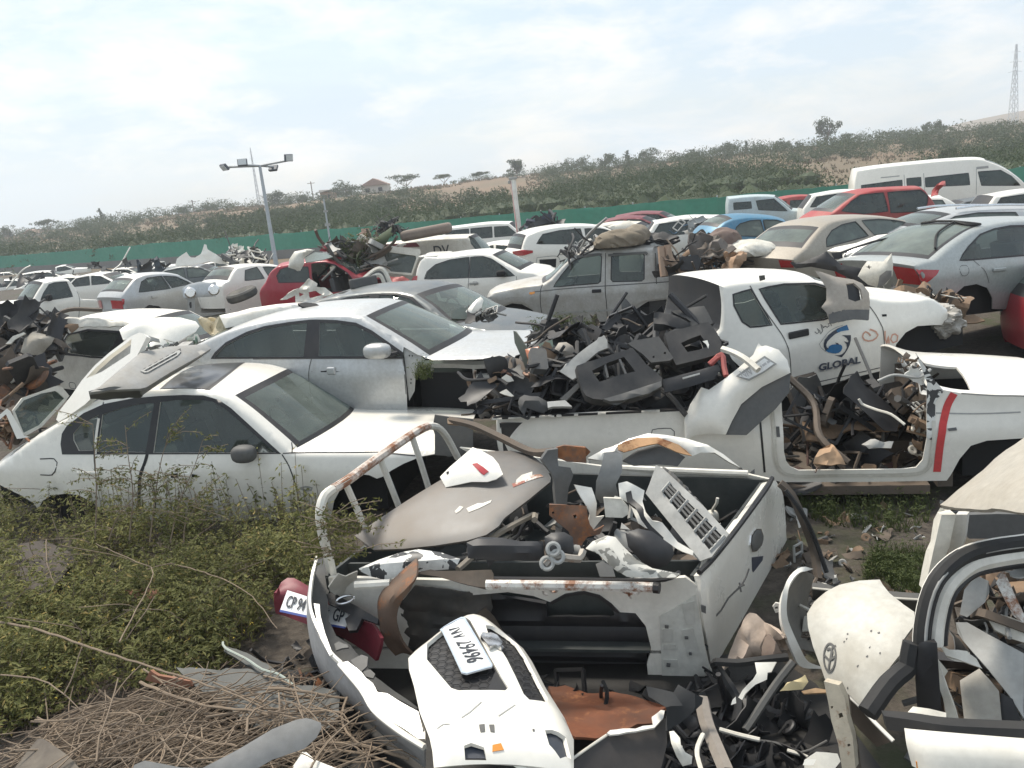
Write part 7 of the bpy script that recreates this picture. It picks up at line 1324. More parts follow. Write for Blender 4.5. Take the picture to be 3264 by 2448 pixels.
dp('mud_flap', 'grey rounded plastic liner at the left of the heap', 'liner', 'O 372,810 385,780 420,758 470,768 530,770 600,810 605,880 570,905 520,890 440,860 420,920 380,870', 6.8, 35, 0, MATS['dusty_panel'], thick=.03, bulge=.05, rim=.1); dp('orange_lamp', 'cracked orange lamp cluster beside the silver saloon', 'lamp', 'O 422,402 480,385 535,378 555,440 572,525 530,545 480,552 450,480', 7.7, 15, -10, surf('orange_lamp_mat', (.42, .13, .05), .35, dust=.45, dustcol=(.4, .26, .18), coat=.3), thick=.06, bulge=.02, rough=.06, rim=.05, sp=.035)
dp('lamp_bracket', 'green-grey upright strip left of the orange lamp', 'strip', 'O 335,258 352,262 400,330 448,400 470,500 455,592 440,590 400,470 345,350', 7.8, 10, -20, surf('olive_plastic', (.13, .15, .12), .6, dust=.5), thick=.03); dp('tan_shell', 'tan lamp shell behind the orange lamp', 'lamp shell', 'O 650,410 690,350 750,345 800,375 832,435 760,460 660,480 590,520 640,450', 7.9, 30, 0, TANP, thick=.02, bulge=.05, rim=.08); dp('green_lamp', 'greenish lens beside the tan lamp shell', 'lens', 'O 530,360 640,325 650,380 560,430', 8.0, 30, 0, surf('green_lens', (.16, .22, .17), .4, dust=.5), thick=.03)
tt(['O 250,565 d7.5 / O 275,590 d7.5 / O 330,605 d7.5 / O 400,606 d7.5 / O 470,606 d7.45'], .035, 'copper_pipe', 'brown copper pipe by the silver saloon nose', 'pipe', surf('copper_pipe_mat', (.30, .16, .11), .5, metal=.4, dust=.5)); dp('white_clip', 'white torn plastic clip below the copper pipe', 'clip', 'O 240,630 280,600 320,620 340,650 290,662', 7.4, 30, 0, CREAM, thick=.02, rough=.04); dp('tan_clip', 'tan crumpled clip near the hull bed corner', 'clip', 'O 225,745 280,720 340,770 320,775 270,765', 7.2, 40, 0, CREAM, thick=.015, rough=.05)
dp('headlamp_scrap', 'white headlamp scrap lying behind the dashboards', 'headlamp', 'O 1000,240 1030,222 1105,220 1120,240 1060,275 1015,270', 8.6, 45, 0, WHITE2, thick=.05, rough=.03); dp('rubber_boot', 'grey folded rubber piece behind the dashboards', 'rubber piece', 'O 1145,300 1200,280 1260,310 1290,350 1200,370 1150,340', 8.0, 40, 0, DGREY, thick=.06, bulge=.03, rough=.05); dp('pale_strip', 'pale dusty strip under the grey rubber piece', 'strip', 'O 1090,325 1180,345 1230,365 1220,380 1120,360', 7.9, 40, 0, CREAM, thick=.02); dp('grey_door_card', 'grey curved panel standing before the double cab rear arch', 'panel', 'O 1180,20 1215,0 1260,60 1270,150 1200,190 1110,200 1180,120', 9.4, 10, 20, DGREY, thick=.05, rough=.04)
tt(['O 1880,520 d7.0 / O 1965,440 d7.0 / O 1985,540 d6.95 / O 2000,610 d6.9', 'O 1870,520 d7 / O 1930,470 d7 / O 1980,450 d7'], .025, 'red_bracket', 'red bent bracket at the right end of the plastic heap', 'bracket', surf('red_bracket_mat', (.42, .09, .08), .5, dust=.3))
tt(['H 190,575 d6.9 / H 260,600 d6.8 / H 330,640 d6.7 / H 400,700 d6.6'], .03, 'arch_rail', 'pale arched wing edge between the heap and the white pickup cab', 'wing edge', CREAM)
# white bumper with plate leaning on the hull
bl = thing('leaning_bumper', 'white bumper with a dusty plate leaning on the cut hull beside its cab', 'bumper', Matrix.Translation(carpt(HULL, 'H 300,1000', .05)))
LB = tuple(carpt(HULL, a, o_) for a, o_ in (('H 100,1070', .10), ('H 540,600', .02), ('H 40,900', .02)))
nn = (LB[1]-LB[0]).cross(LB[2]-LB[0]).normalized(); nn = nn if nn.dot(CAM-LB[0]) > 0 else -nn; BP = Plane(LB[0], nn)
tp('bumper_skin', None, None, 'H -30,1120 -35,990 0,900 65,800 110,815 190,760 280,690 370,610 392,560 400,540 420,560 445,555 520,580 570,640 590,715 420,800 300,900 245,1000 210,1078 100,1072 20,1085', BP, WHITE, .03, .06, rim=.14, sp=.05, parent=bl); BPs = LAST['pl']; BPs.disp = None
tp('inner_face', None, None, 'H 206,1080 245,1000 300,900 420,800 590,712 582,830 500,930 420,1000 330,1082', Plane(BP.o-BP.n*.02, BP.n), DGREY, .02, parent=bl)
tp('plate_frame', None, None, 'H 272,738 350,680 440,618 512,665 440,715 350,765', BP, LGREY, .02, parent=bl, lift=.072); tp('number_plate', None, None, 'H 290,738 360,690 440,632 496,664 430,712 350,752', BP, PLATEW, .006, parent=bl, lift=.082)
a, b = [BP.P(*BP.uv(p), .088)-bl.matrix_world.translation for p in pts('H 322,725 H 470,660')]; WI = surf('worn_ink', (.50, .50, .50), .6, dust=.3); text3('plate_text', 'NN', a.lerp(b, .08), b-a, None, BP.n, .10, WI, bl, sx=.62, depth=.001)
for q_ in ('H 395,690 420,674 428,684 402,700', 'H 425,670 446,656 455,667 433,682', 'H 452,652 474,640 480,650 460,664'): tp('worn_print', None, None, q_, BP, WI, .001, parent=bl, lift=.084)
# cab rubbish inside the hull
hc = HULL.o.matrix_world
heap('torn foam, cardboard and dirt inside the cut cab', 'H 560,1010 700,980 1280,1000 1360,940 1380,1220 1330,1275 640,1290 570,1240', lambda p: hc @ Vector((rnd.uniform(-.72, .62), rnd.uniform(-.72, .6), -.02+.15+.15*abs(rnd.gauss(0, .6)))), 90, .05, .16, [CARDB, MUD, DUSTB, MUD, BLACK, DGREY, VOID, surf('dark_red_scrap', (.09, .045, .04), .8, dust=.4)])
for a, d, lb, m_ in (('H 660,1000 800,985 920,1010 1040,1000 1240,1020 1160,1045 900,1065 780,1112 680,1110', 7.3, 'long torn tan board inside the cut cab', CARDB), ('H 720,1230 760,1150 830,1130 880,1200 915,1245 800,1262', 6.8, 'tan wedge of board on the cut cab floor', surf('tan_board', (.42, .27, .16), .85, dust=.5)), ('H 1005,1120 1060,1105 1110,1130 1195,1125 1180,1160 1050,1160', 6.9, 'pale plastic bottle-like scrap on the cut cab floor', LGREY)): dp('torn_board', lb, 'board', a, d, 50, 0, m_, thick=.02, rough=.10, sp=.05)
tt(['H 990,870 d7.0 / H 1010,900 d7.0 / H 1100,935 d6.9 / H 1180,960 d6.8 / H 1260,1020 d6.7'], .012, 'white_rod', 'thin white bent rod sticking up in the cut cab', 'rod', CREAM); heap('torn metal and dirty foam at the hull door post', 'H 1230,610 1330,640 1400,800 1400,1080 1300,1230 1330,900 1240,760', lambda p: carpt(HULL, p, rnd.uniform(-.5, -.15)), 40, .025, .07, [CREAM, WCHIP, LGREY, CARDB, MUD])
heap('brown crushed engine parts between the two white pickups', 'H 640,920 900,890 1180,850 1360,860 1380,960 1000,970 700,970', flatd(7.2, 8.0), 80, .07, .2, [DUSTB, MUD, BLACK, VOID, DGREY])
# bumper corner on the white pickup door window
gw = Plane(*(lambda q: (q, (PICK.o.matrix_world.to_3x3() @ Vector((0, -1, .35))).normalized()))(carpt(PICK, 'H 900,300', .10)))
wc = tp('tan_bumper_corner', 'tan-grey bumper corner with a fog lamp hole hanging over the white pickup window', 'bumper piece', 'H 735,115 760,120 850,150 960,168 1010,190 1050,245 1056,300 1050,402 960,398 820,425 800,362 770,330 800,290 800,220 770,170', gw, TANP, .02, .06, rim=.15, holes=['H 900,200 950,192 985,230 995,290 950,305 910,290'], sp=.04); gw.disp = None
tp('fog_recess', None, None, 'H 895,195 955,188 990,225 1000,295 950,310 905,295', Plane(gw.o-gw.n*.01, gw.n), BLACK, .02, parent=None, label='dark fog lamp recess behind the tan bumper corner', cat='fog lamp') if 0 else None
tp('fog_lamp', None, None, 'H 915,240 945,225 975,245 975,280 945,295 918,280', Plane(gw.o+gw.n*.0, gw.n), DGREY, .03, parent=None, label=None, cat=None) if 0 else None
tp('fog_recess', None, None, 'H 892,195 955,186 992,225 1002,298 950,314 902,295', subplane(gw, .02), BLACK, .01, parent=wc)
tp('black_lower_trim', 'black ribbed lower trim of the tan bumper corner', 'trim', 'H 815,372 900,345 1052,345 1050,405 960,400 820,428', Plane(gw.o+gw.n*.055, gw.n), DGREY, .02, ribs=(0, .05, .004), sp=.03)
dp('beige_bumper_end', 'beige bumper end with a black star-shaped scratch between the white pickup and silver-green sedan', 'bumper piece', 'L 1110,832 1140,775 1172,732 1280,735 1300,712 1335,680 1345,760 1340,830 1300,885 1235,905 1180,890 1150,865', 10.6, 10, -10, CREAM, thick=.02, bulge=.08, rim=.2, sp=.05)
dp('star_mark', 'small black star-shaped scratch mark', 'mark', 'L 1160,770 1178,768 1185,755 1188,768 1205,770 1190,775 1188,788 1180,776', 10.45, 10, -10, BLACK, thick=.005); dp('dark_bumper_skirt', 'long black bumper skirt behind the white pickup roof', 'bumper skirt', 'L 660,740 740,740 840,700 905,668 935,700 1000,755 1140,780 1115,832 1160,870 1230,905 1190,930 1100,870 960,800 800,770 700,782', 11.0, 15, 0, BLACK, thick=.03, bulge=.05)
dp('dark_fender_lip', 'dark wing lip on the beige bumper end', 'wing lip', 'L 1255,830 1300,795 1335,795 1335,840 1285,890 1240,905', 10.4, 10, -10, DGREY, thick=.02, bulge=.02); heap('broken dark parts on the white pickup bonnet', 'L 1230,945 1400,930 1600,940 1780,975 1800,1010 1560,995 1330,990 1240,970', flatd(9.6, 10.4), 60, .04, .15, [DUSTB, DGREY, MUD, CARDB, WHITE2]); dp('pointed_board', 'tan pointed board sticking out of the crushed pickup nose', 'board', 'L 1810,1100 1880,1085 1955,1125 1900,1140 1830,1145', 9.6, 50, 0, CARDB, thick=.02)
# ============================================================ load and roof of the double cab
def lump(name, lb, cat, c, r, mat, seed=0):
    bm = bmesh.new(); bmesh.ops.create_icosphere(bm, subdivisions=4, radius=1); c = Vector(c)
    for v in bm.verts:
        p = v.co; k = 1+.22*(vnoise(p.x*2.2+seed, p.y*2.2+p.z*1.7, seed)-.5)+.14*(vnoise(p.x*6+p.z*5, p.y*6+seed, seed+2)-.5); v.co = Vector((p.x*r[0]*k, p.y*r[1]*k, p.z*r[2]*k if p.z > -.3 else -.3*r[2]))
    vs = [v.co+c for v in bm.verts]; fs = [tuple(v.index for v in f.verts) for f in bm.faces]; bm.free(); return props(mk(name, vs, fs, mat), lb, cat)
SACK = surf('olive_sack', (.20, .165, .12), .9, dust=.5, dustcol=(.28, .23, .16), bump=.03); lump('sack', 'olive-brown sack lying on the silver double cab roof', 'sack', at_d('K 1040,205', 16.0), (.54, .36, .26), SACK, 3); lump('sack', 'smaller tan sack at the right end of the roof sack', 'sack', at_d('K 1165,165', 16.1), (.30, .3, .24), surf('tan_sack', (.25, .21, .16), .9, dust=.4), 5)
for k, (a, lb, m_) in enumerate((('K 1190,150 1300,120 1440,150 1470,170 1400,185 1200,180', 'black folded sheet on the cab roof', DUSTB), ('K 1180,195 1300,185 1460,175 1480,190 1390,215 1200,218', 'second black folded sheet under the first', BLACK), ('K 1200,220 1330,210 1375,222 1300,236 1210,236', 'pale strip under the black sheets', LGREY))): dp('folded_sheet', lb, 'sheet', a, 16.0, 55, 0, m_, thick=.04, rough=.08)
heap('twisted trim on the double cab windscreen top', 'K 640,330 700,240 880,180 960,215 800,260 690,330', flatd(16.0, 16.8), 40, .06, .2, [DUSTB, LGREY, BLACK], tubes=.6)
heap('wrecked parts loaded in the double cab bed', 'K 1330,330 1480,270 1540,200 1640,180 1760,230 1830,300 1950,345 1980,420 1800,440 1330,445', flatd(15.0, 16.2), 90, .07, .17, [DUSTB, MUD, MUD, DGREY, DUSTB, BLACK, CARDB], frames=.04)
tt(['K 1345,235 d15.2 / K 1352,330 d15.2 / K 1365,445 d15.2', 'K 1385,225 d15.2 / K 1410,330 d15.2 / K 1510,435 d15.2', 'K 1350,335 d15.2 / K 1420,338 d15.2'], .075, 'tan_trestle', 'tan A-shaped frame standing at the front of the double cab bed', 'frame', surf('tan_frame_mat', (.40, .27, .19), .7, dust=.4))
dp('grey_sheet', 'large grey-brown torn sheet on top of the double cab load', 'sheet', 'K 1545,150 1620,135 1740,150 1840,215 1870,260 1790,300 1680,320 1560,310 1535,240', 15.2, 25, 0, surf('grey_brown_sheet', (.17, .15, .135), .8, dust=.6), thick=.03, rough=.35, sp=.1); dp('tan_crumple', 'tan crumpled cardboard pile in the double cab bed', 'cardboard', 'K 1775,265 1850,258 1950,262 1945,320 1880,390 1800,400 1770,370 1800,320', 14.9, 25, 0, surf('tan_cardboard', (.42, .27, .17), .85, dust=.5), thick=.03, rough=.35, sp=.08); dp('black_box', 'black box in the double cab bed beside the tan frame', 'box', 'K 1470,310 1600,292 1625,330 1610,400 1480,400', 15.0, 15, 0, BLACK, thick=.15); lump('white_bundle', 'off-white bundle at the tail of the double cab load', 'bundle', at_d('K 1960,270', 15.4), (.52, .36, .24), CREAM, 9); lump('brown_bundle', 'brown lumpy bundle on the double cab load', 'bundle', at_d('K 1790,210', 15.6), (.35, .3, .3), surf('red_brown_cloth', (.16, .11, .095), .9, dust=.4), 4)
heap('torn blue and black sheets on the white car', 'K 1420,80 1560,30 1700,40 1760,150 1600,150 1440,110', flatd(22.5, 23.2), 16, .08, .16, [surf('blue_sheet', (.06, .15, .26), .6, dust=.3), BLACK, LGREY])
dp('raised_bonnet', 'white raised bonnet corner over the double cab roof', 'bonnet', 'K 960,95 1060,60 1120,50 1190,100 1100,130 1030,125', 18.2, 40, 0, CREAM, thick=.03, bulge=.05)
# ============================================================ things on the white sedan and the silver sedan
gp = thing('grey_tailgate', 'dusty grey panel with a slotted grille lying on the white sedan roof', 'panel', Matrix.Translation(at_z('A 800,420', 1.45)))
tp('top_face', None, None, 'A 525,462 590,425 700,330 830,225 1000,192 1215,178 1238,205 1160,255 1000,345 860,432 828,440 640,448', 'A 525,462 1.58/A 1238,205 1.68/A 828,440 1.52', surf('dusty_grey_panel', (.27, .27, .26), .6, dust=.6), .03, .02, parent=gp, rim=.1); GPl = LAST['pl']
tp('front_edge', None, None, 'A 525,465 640,450 828,442 838,478 820,490 660,498 530,503', 'A 525,465 1.57/A 828,442 1.51/A 660,498 1.44', DGREY, .03, parent=gp, rough=.03); tp('side_edge', None, None, 'A 828,442 862,432 1000,348 1160,258 1238,208 1232,222 1100,310 960,395 862,462 838,480', 'A 828,442 1.51/A 1238,208 1.66/A 838,480 1.44', surf('panel_edge', (.20, .19, .17), .6, dust=.6), .02, parent=gp)
for k in range(7): x = 838+k*34; y = 352-k*19; tp('grille_slot', None, None, 'A %g,%g %g,%g %g,%g %g,%g' % (x, y-14, x+18, y-24, x+22, y+2, x+4, y+12), GPl, BLACK, .004, parent=gp, lift=.004, sp=.04)
tp('grille_bar', None, None, 'A 825,352 850,340 1050,228 1062,238 1040,262 870,358 850,362', GPl, LGREY, .02, parent=gp, lift=.012, holes=['A 845,350 1040,242 1038,256 862,355'], sp=.04)
tp('white_door_frame', 'white car door frame standing on edge behind the white sedan roof', 'car door', 'A 330,622 345,575 420,480 480,392 555,305 640,230 770,132 818,110 845,118 862,135 840,180 790,275 720,335 640,402 560,475 500,532 400,602 345,636', 'A 330,622 1.12/A 815,115 1.95/A 790,275 1.70', WHITE, .05, 0, None, ['A 505,380 560,320 640,248 740,175 772,148 765,232 700,275 600,340'], sp=.05)
tp('white_bonnet', 'bright white bonnet lying upside behind the white sedan roof', 'bonnet', 'A 700,95 760,58 860,26 960,20 1060,22 1150,45 1172,72 1150,105 1000,192 900,250 850,272 800,205 872,155 830,118 760,152 722,152', (10.0, 50, 0), WHITE, .02, .05, rim=.2); dp('white_fin', 'white triangular panel right of the upturned white bonnet', 'panel', 'A 1140,120 1160,118 1195,185 1130,185', 9.9, 10, 0, WHITE2, thick=.02); dp('hinge_bracket', 'grey hinge bracket under the upturned white bonnet', 'hinge', 'A 835,115 935,150 940,168 900,160 850,180 800,235 810,170', 9.2, 20, 0, LGREY, thick=.03, rough=.03)
heap('grey and green bits between the two sedans', 'A 790,250 900,200 1000,195 1180,140 1190,180 1000,230 860,290 700,330', flatd(8.6, 9.4), 60, .03, .1, [LGREY, DGREY, CREAM, surf('green_scrap', (.10, .18, .14), .6, dust=.3)])
ld = thing('loose_door', 'white car door with glass standing at the left behind the white sedan', 'car door', Matrix.Translation(at_d('Q 400,1200', 8.0)))
LD = Plane(*anchors((8.0, 10, 15), pts('Q 140,1140 620,900 240,1390')))
tp('frame', None, None, 'Q 130,1130 225,1005 400,945 560,888 625,895 700,985 640,1060 420,1300 240,1400 190,1300', LD, CREAM, .04, holes=['Q 150,1140 240,1030 420,960 560,935 590,955 650,1010 560,1110 400,1280 240,1360 205,1280'], parent=ld, sp=.05); tp('window', None, None, 'Q 140,1140 235,1022 420,952 565,928 600,950 660,1010 560,1120 400,1290 240,1370 195,1280', Plane(LD.o-LD.n*.02, LD.n, LD.x), GLASS, .004, parent=ld)
tp('white_hinge_arm', 'white angled boot hinge frame at the far left of the white sedan', 'hinge arm', 'Q -20,1190 70,1112 105,1140 245,1390 300,1400 170,1420 60,1170 -20,1240', (7.0, 10, 0), WHITE, .05, sp=.05)
wp = dp('long_white_bumper', 'long off-white bumper lying on the silver saloon roof', 'bumper', 'J -250,800 -100,770 0,742 200,712 370,698 500,702 545,730 480,742 300,780 100,832 0,860 -200,900', 9.8, 45, 0, WHITE2, thick=.05, bulge=.06, rim=.15); dp('dark_bumper_end', 'black tapered end piece on the long off-white bumper', 'end piece', 'J 365,705 430,697 510,705 550,732 480,738 400,730', 9.7, 45, 0, BLACK, thick=.03, bulge=.02); dp('cream_sheet', 'crumpled cream plastic sheet beside the silver saloon rear roof', 'plastic sheet', 'I 1545,570 1640,530 1720,520 1800,560 1860,590 1925,610 1925,640 1820,680 1680,705 1640,670 1560,610', 10.5, 35, 0, surf('cream_sheet_mat', (.62, .54, .38), .7, dust=.4), thick=.01, rough=.35, sp=.05)
dp('grey_green_box', 'grey-green lamp housing on the dark grey sedan bonnet', 'lamp housing', 'J 1565,770 1640,740 1700,735 1720,790 1700,830 1570,825', 11.4, 30, 0, surf('grey_green', (.14, .17, .15), .5, dust=.5), thick=.06); dp('white_lamp_shell', 'white lamp shell on the dark grey sedan bonnet', 'lamp shell', 'J 1680,770 1740,700 1800,650 1822,680 1800,760 1720,805', 11.3, 30, 0, WHITE, thick=.03, bulge=.05, rim=.1); heap('crushed grey bits on the dark grey sedan bonnet', 'J 1720,800 1850,745 1930,760 1880,815 1740,825', flatd(11.1, 11.5), 26, .03, .09, [DGREY, DUSTB, LGREY])
# ============================================================ left junk
heap('piled dark junk on the stripped hatchback and left edge', 'Q -10,250 120,170 420,190 560,260 600,330 540,560 330,640 -10,660', flatd(12.0, 13.2), 110, .08, .2, [DUSTB, BLACK, DGREY, MUD, BLACK]); heap('rusty brown junk at the left edge', 'Q -10,700 120,680 330,760 430,880 300,960 120,1080 -10,1180', flatd(9.5, 10.8), 100, .07, .2, [RUST, MUD, MUD, DUSTB, BLACK]); heap('brown rubbish behind the loose door', 'Q -10,1180 150,1080 200,1250 130,1420 -10,1422', flatd(8.6, 9.2), 50, .04, .14, [RUST, MUD, CARDB])
dp('beige_cushion', 'beige-grey cushion hanging on the dark junk at left', 'cushion', 'Q 205,540 245,400 330,330 420,350 550,400 520,460 400,580 260,570', 11.8, 25, 0, surf('cushion', (.34, .31, .26), .85, dust=.5), thick=.08, bulge=.08, rim=.15, rough=.08); dp('white_bent_strip', 'white bent strip left of the beige cushion', 'strip', 'Q 55,460 130,385 240,345 260,360 150,420 110,460', 11.7, 25, 0, CREAM, thick=.03, rough=.03); dp('white_tent_panel', 'dented white roof skin above the stripped hatchback window', 'roof skin', 'Q 540,200 800,190 1000,205 1230,225 1280,240 1282,285 1100,280 800,290 700,265 590,215', 12.6, 60, 0, CREAM, thick=.03, bulge=.05, rough=.05)
dp('brown_torn_flap', 'brown torn flap under the dented roof skin', 'flap', 'Q 590,290 700,255 790,265 780,310 720,355 680,300', 12.4, 25, 0, CARDB, thick=.02, rough=.06); lump('beige_sack', 'beige sack at the left edge below the white pickup', 'sack', at_d('Q 40,160', 13), (.25, .2, .16), surf('beige_sack_mat', (.45, .33, .24), .9, dust=.4), 2); dp('white_bundle_sheet', 'cream crumpled sheet by the rusty junk at left', 'sheet', 'Q 80,740 200,700 320,690 330,760 260,830 100,840', 9.6, 30, 0, CREAM, thick=.02, rough=.2)
bp_ = thing('boot_panel', 'silver boot panel with round lamps on a post beside the silver saloon', 'boot panel', Matrix.Translation(at_d('I 1500,560', 19)))
tp('panel', None, None, 'I 1425,345 1480,310 1560,290 1690,292 1705,360 1690,405 1440,420', (19.0, 20, 0), SILVER, .08, .03, parent=bp_, rim=.1); tp('post', None, None, 'I 1465,370 1525,362 1530,570 1475,575', (18.8, 5, 0), LGREY, .1, parent=bp_); tp('lamp_slot', None, None, 'I 1485,450 1500,448 1502,495 1488,497', (18.6, 5, 0), BLACK, .02, parent=bp_)
for a in ('I 1490,375', 'I 1675,355'): C_ = at_d(a, 18.7)-bp_.matrix_world.translation; B = MB(); B.lathe([(.001, .04), (.1, .04), (.13, 0), (.13, -.05)], Matrix.Translation(C_) @ ((CAM-at_d(a, 18.7)).to_track_quat('Z', 'Y').to_matrix().to_4x4()), 16); B.build('round_lamp', CHROME, bp_)
ty = at_d('I 1895,390', 19.5); B = MB(); B.lathe([(.2, -.12), (.36, -.13), (.42, -.08), (.42, .08), (.36, .13), (.2, .12), (.17, 0)], Matrix.Translation(ty) @ Matrix.Rotation(R(74), 4, 'X') @ Matrix.Rotation(R(18), 4, 'Y'), 24) if 0 else B.lathe([(.16, -.08), (.34, -.1), (.38, -.05), (.38, .06), (.34, .1), (.16, .08), (.02, .03)], Matrix.Translation(ty) @ Matrix.Rotation(R(-12), 4, 'Y') @ Matrix.Rotation(R(10), 4, 'X'), 26); props(B.build('tyre', surf('grey_tyre', (.07, .07, .068), .85, dust=.5)), 'dusty grey tyre lying tilted left of the red hatchback', 'tyre')
# junk around the red hatchback and panel van
heap('grey-brown rubble and weeds between the red hatchback and the panel van', 'J 560,300 620,230 760,250 1010,200 1020,380 1000,470 860,520 760,440 640,380', flatd(21.5, 24), 150, .12, .28, [DGREY, MUD, DUSTB, LGREY, LEAFD, MUD], frames=.02); dp('white_roof_bumper', 'cream bumper draped over the red hatchback roof', 'bumper', 'J 292,425 300,360 340,300 440,278 500,285 440,330 415,350 418,395 385,452', 20.6, 15, 0, CREAM, thick=.05, bulge=.12, rim=.2); dp('pale_green_panel', 'pale green-grey panel on the red hatchback roof', 'panel', 'J 420,350 500,305 590,310 642,340 560,365 430,385', 20.8, 35, 0, surf('pale_green_grey', (.42, .46, .42), .5, dust=.5), thick=.03)
dp('red_triangle', 'red triangular panel behind the red hatchback roof', 'panel', 'J 535,292 590,238 612,300', 21.8, 15, 0, RED, thick=.02); dp('beige_crash_panel', 'beige torn inner panel leaning on the red hatchback side', 'inner panel', 'J 228,675 300,620 380,580 455,505 522,548 515,575 580,580 645,632 560,660 440,690 350,700 345,640 280,672', 17.8, 15, 0, CREAM, thick=.02, rough=.12, holes=['J 375,615 415,632 380,650', 'J 450,620 510,605 560,640 460,662'])
for k, o_ in enumerate((0, 22, 44)): tt(['J %g,612 d17.6 / J %g,520 d17.6 / J %g,%g d17.6 / J %g,%g d17.6 / J %g,590 d17.6' % (785+o_, 880+o_*.7, 985, 440+o_, 1045-o_*.4, 455+o_, 1105-o_)], .06 if k != 1 else .05, 'bent_door_frame', ['outer cream hoop of the bent door frame before the panel van', 'middle grey hoop of the bent door frame', 'inner cream hoop of the bent door frame'][k], 'bent frame', CREAM if k != 1 else DGREY)
dp('red_rubble_panel', 'rust-red sheet under the panel van tailgate', 'sheet', 'J 1070,490 1150,485 1240,510 1230,550 1110,540', 20.5, 50, 0, RED2, thick=.02, rough=.1)
vt = at_d('J 1375,145', 23.5); B = MB(); B.box(vt, (1.5, .9, .30), Matrix.Rotation(R(-5), 3, 'Y')); props(B.build('flat_mattress', surf('brown_felt', (.22, .175, .145), .9, dust=.5), bev=.1), 'flat brown mattress slab on the panel van roof', 'mattress'); heap('black wire tangle on the panel van roof', 'J 970,80 1060,65 1140,100 1170,150 1010,155', flatd(23.2, 23.8), 60, .06, .16, [DUSTB, DGREY, BLACK], tubes=.7, frames=0); dp('pinkish_block', 'pinkish orange block on the panel van roof corner', 'block', 'J 862,122 920,115 942,160 880,168', 23.6, 20, 0, surf('pink_block', (.52, .34, .26), .8, dust=.3), thick=.3)
heap('pale dirt and rags left of the panel van roof', 'J 700,330 860,230 980,190 1020,210 900,290 760,350', flatd(22.5, 23.5), 60, .06, .18, [LGREY, CREAM, MUD, LEAFD], frames=0)
dp('upright_white_panel', 'white sculpted car panel with a spike standing above the far rows', 'panel', 'I 1372,165 1385,110 1460,55 1490,98 1530,100 1575,70 1592,20 1600,-5 1618,0 1625,35 1700,80 1760,125 1825,155 1720,150 1640,130 1500,165', 27, 10, 0, WHITE, thick=.05, rough=.05); heap('black engines and trim stacked behind the ivory sedan', 'I 1740,60 1800,20 1900,60 2000,35 2110,60 2110,150 1850,160 1760,130', flatd(26, 28), 70, .08, .2, [BLACK, DUSTB, DGREY, WHITE2], frames=.03); heap('scattered dark wrecks in the distant left yard', 'I 640,180 760,160 1000,140 1300,130 1380,180 1200,215 1050,230 800,240 650,240', flatd(36, 46), 22, .12, .3, [BLACK, DGREY, BLACK, WHITE2, DUSTB], frames=0)
heap('jumbled pale wrecks at the far left', 'I 0,240 200,220 600,200 780,230 760,290 560,270 200,290 0,330', flatd(34, 42), 14, .12, .3, [WHITE2, DUSTB, DGREY, BLACK], frames=0); heap('dark parts heaped on cars beyond the marker pole', 'K 400,85 460,65 560,75 640,80 600,110 420,115', flatd(27, 29), 50, .12, .35, [BLACK, DUSTB, surf('blue_black2', (.03, .04, .07), .6, dust=.3)])
for a, lb in (('I 1068,120 1085,118 1100,215 1078,218', 'dark figure-like upright scrap among far cars'), ('I 1210,120 1235,115 1285,210 1215,212', 'second dark upright scrap right of the first')): dp('upright_scrap', lb, 'scrap', a, 33, 5, 0, surf('navy_scrap', (.03, .045, .06), .7, dust=.2), thick=.2, rough=.1)
# ============================================================ weeds, brush and grasses in the foreground
def stem_plant(B, base, h, lean, nl, s, T=None, tr=.006):
    top = base+Vector((lean[0], lean[1], h)); q = catmull([base, base.lerp(top, .5)+Vector((lean[0]*-.15+rnd.uniform(-.03, .03), rnd.uniform(-.03, .03), 0)), top], .08)
    if T: T.tube(q, [tr*(1-.7*i/len(q)) for i in range(len(q))], 4, cap=False)
    for i in range(nl):
        f = rnd.random()**.7; p = q[min(len(q)-1, int(f*len(q)))]; d = rv(); d.z = abs(d.z)*.6; leafquad(B, p+d*s*rnd.uniform(.8, 2.4), s*rnd.uniform(.6, 1.3), (d+Vector((0, 0, .8))))
WB, WT = MB(), MB(); WREG = pts('P -60,1560 120,1640 300,1690 600,1700 900,1700 1040,1720 1180,1760 1100,1800 1010,1850 990,1950 900,1860 830,1890 860,1990 740,2040 720,2120 640,2130 560,2160 300,2180 0,2330 -60,2330'); xs = [p[0] for p in WREG]; ys = [p[1] for p in WREG]
k = 0
while k < 1900:
    p = (rnd.uniform(min(xs), max(xs)), rnd.uniform(min(ys), max(ys)))
    if not inside(WREG, [p])[0]: continue
    if 60 < p[0] < 240 and 1720 < p[1] < 1930 and rnd.random() < .85: continue
    b_ = at_z(p, .12); b_.z = 0; cl = vnoise(b_.x*2.3, b_.y*2.3, 4)
    if rnd.random() > .35+cl: continue
    k += 1; h = rnd.uniform(.12, .30)+.42*max(0, cl-.35)*rnd.uniform(.6, 1.6)
    if p[1] < 1700: h = rnd.uniform(.25, .55)
    stem_plant(WB, b_, h, (rnd.uniform(-.2, .2), rnd.uniform(-.2, .2)), rnd.randint(22, 40), rnd.uniform(.016, .030), WT if k % 4 == 0 else None, .0035)
for i in range(2200):
    p = (rnd.uniform(min(xs), max(xs)), rnd.uniform(min(ys), max(ys)))
    if inside(WREG, [p])[0]:
        if 60 < p[0] < 240 and 1720 < p[1] < 1930 and rnd.random() < .85: continue
        c = at_z(p, rnd.uniform(.02, .2))
        for _ in range(4): leafquad(WB, c+rv(.06), rnd.uniform(.012, .024), rv()+Vector((0, 0, 1)))
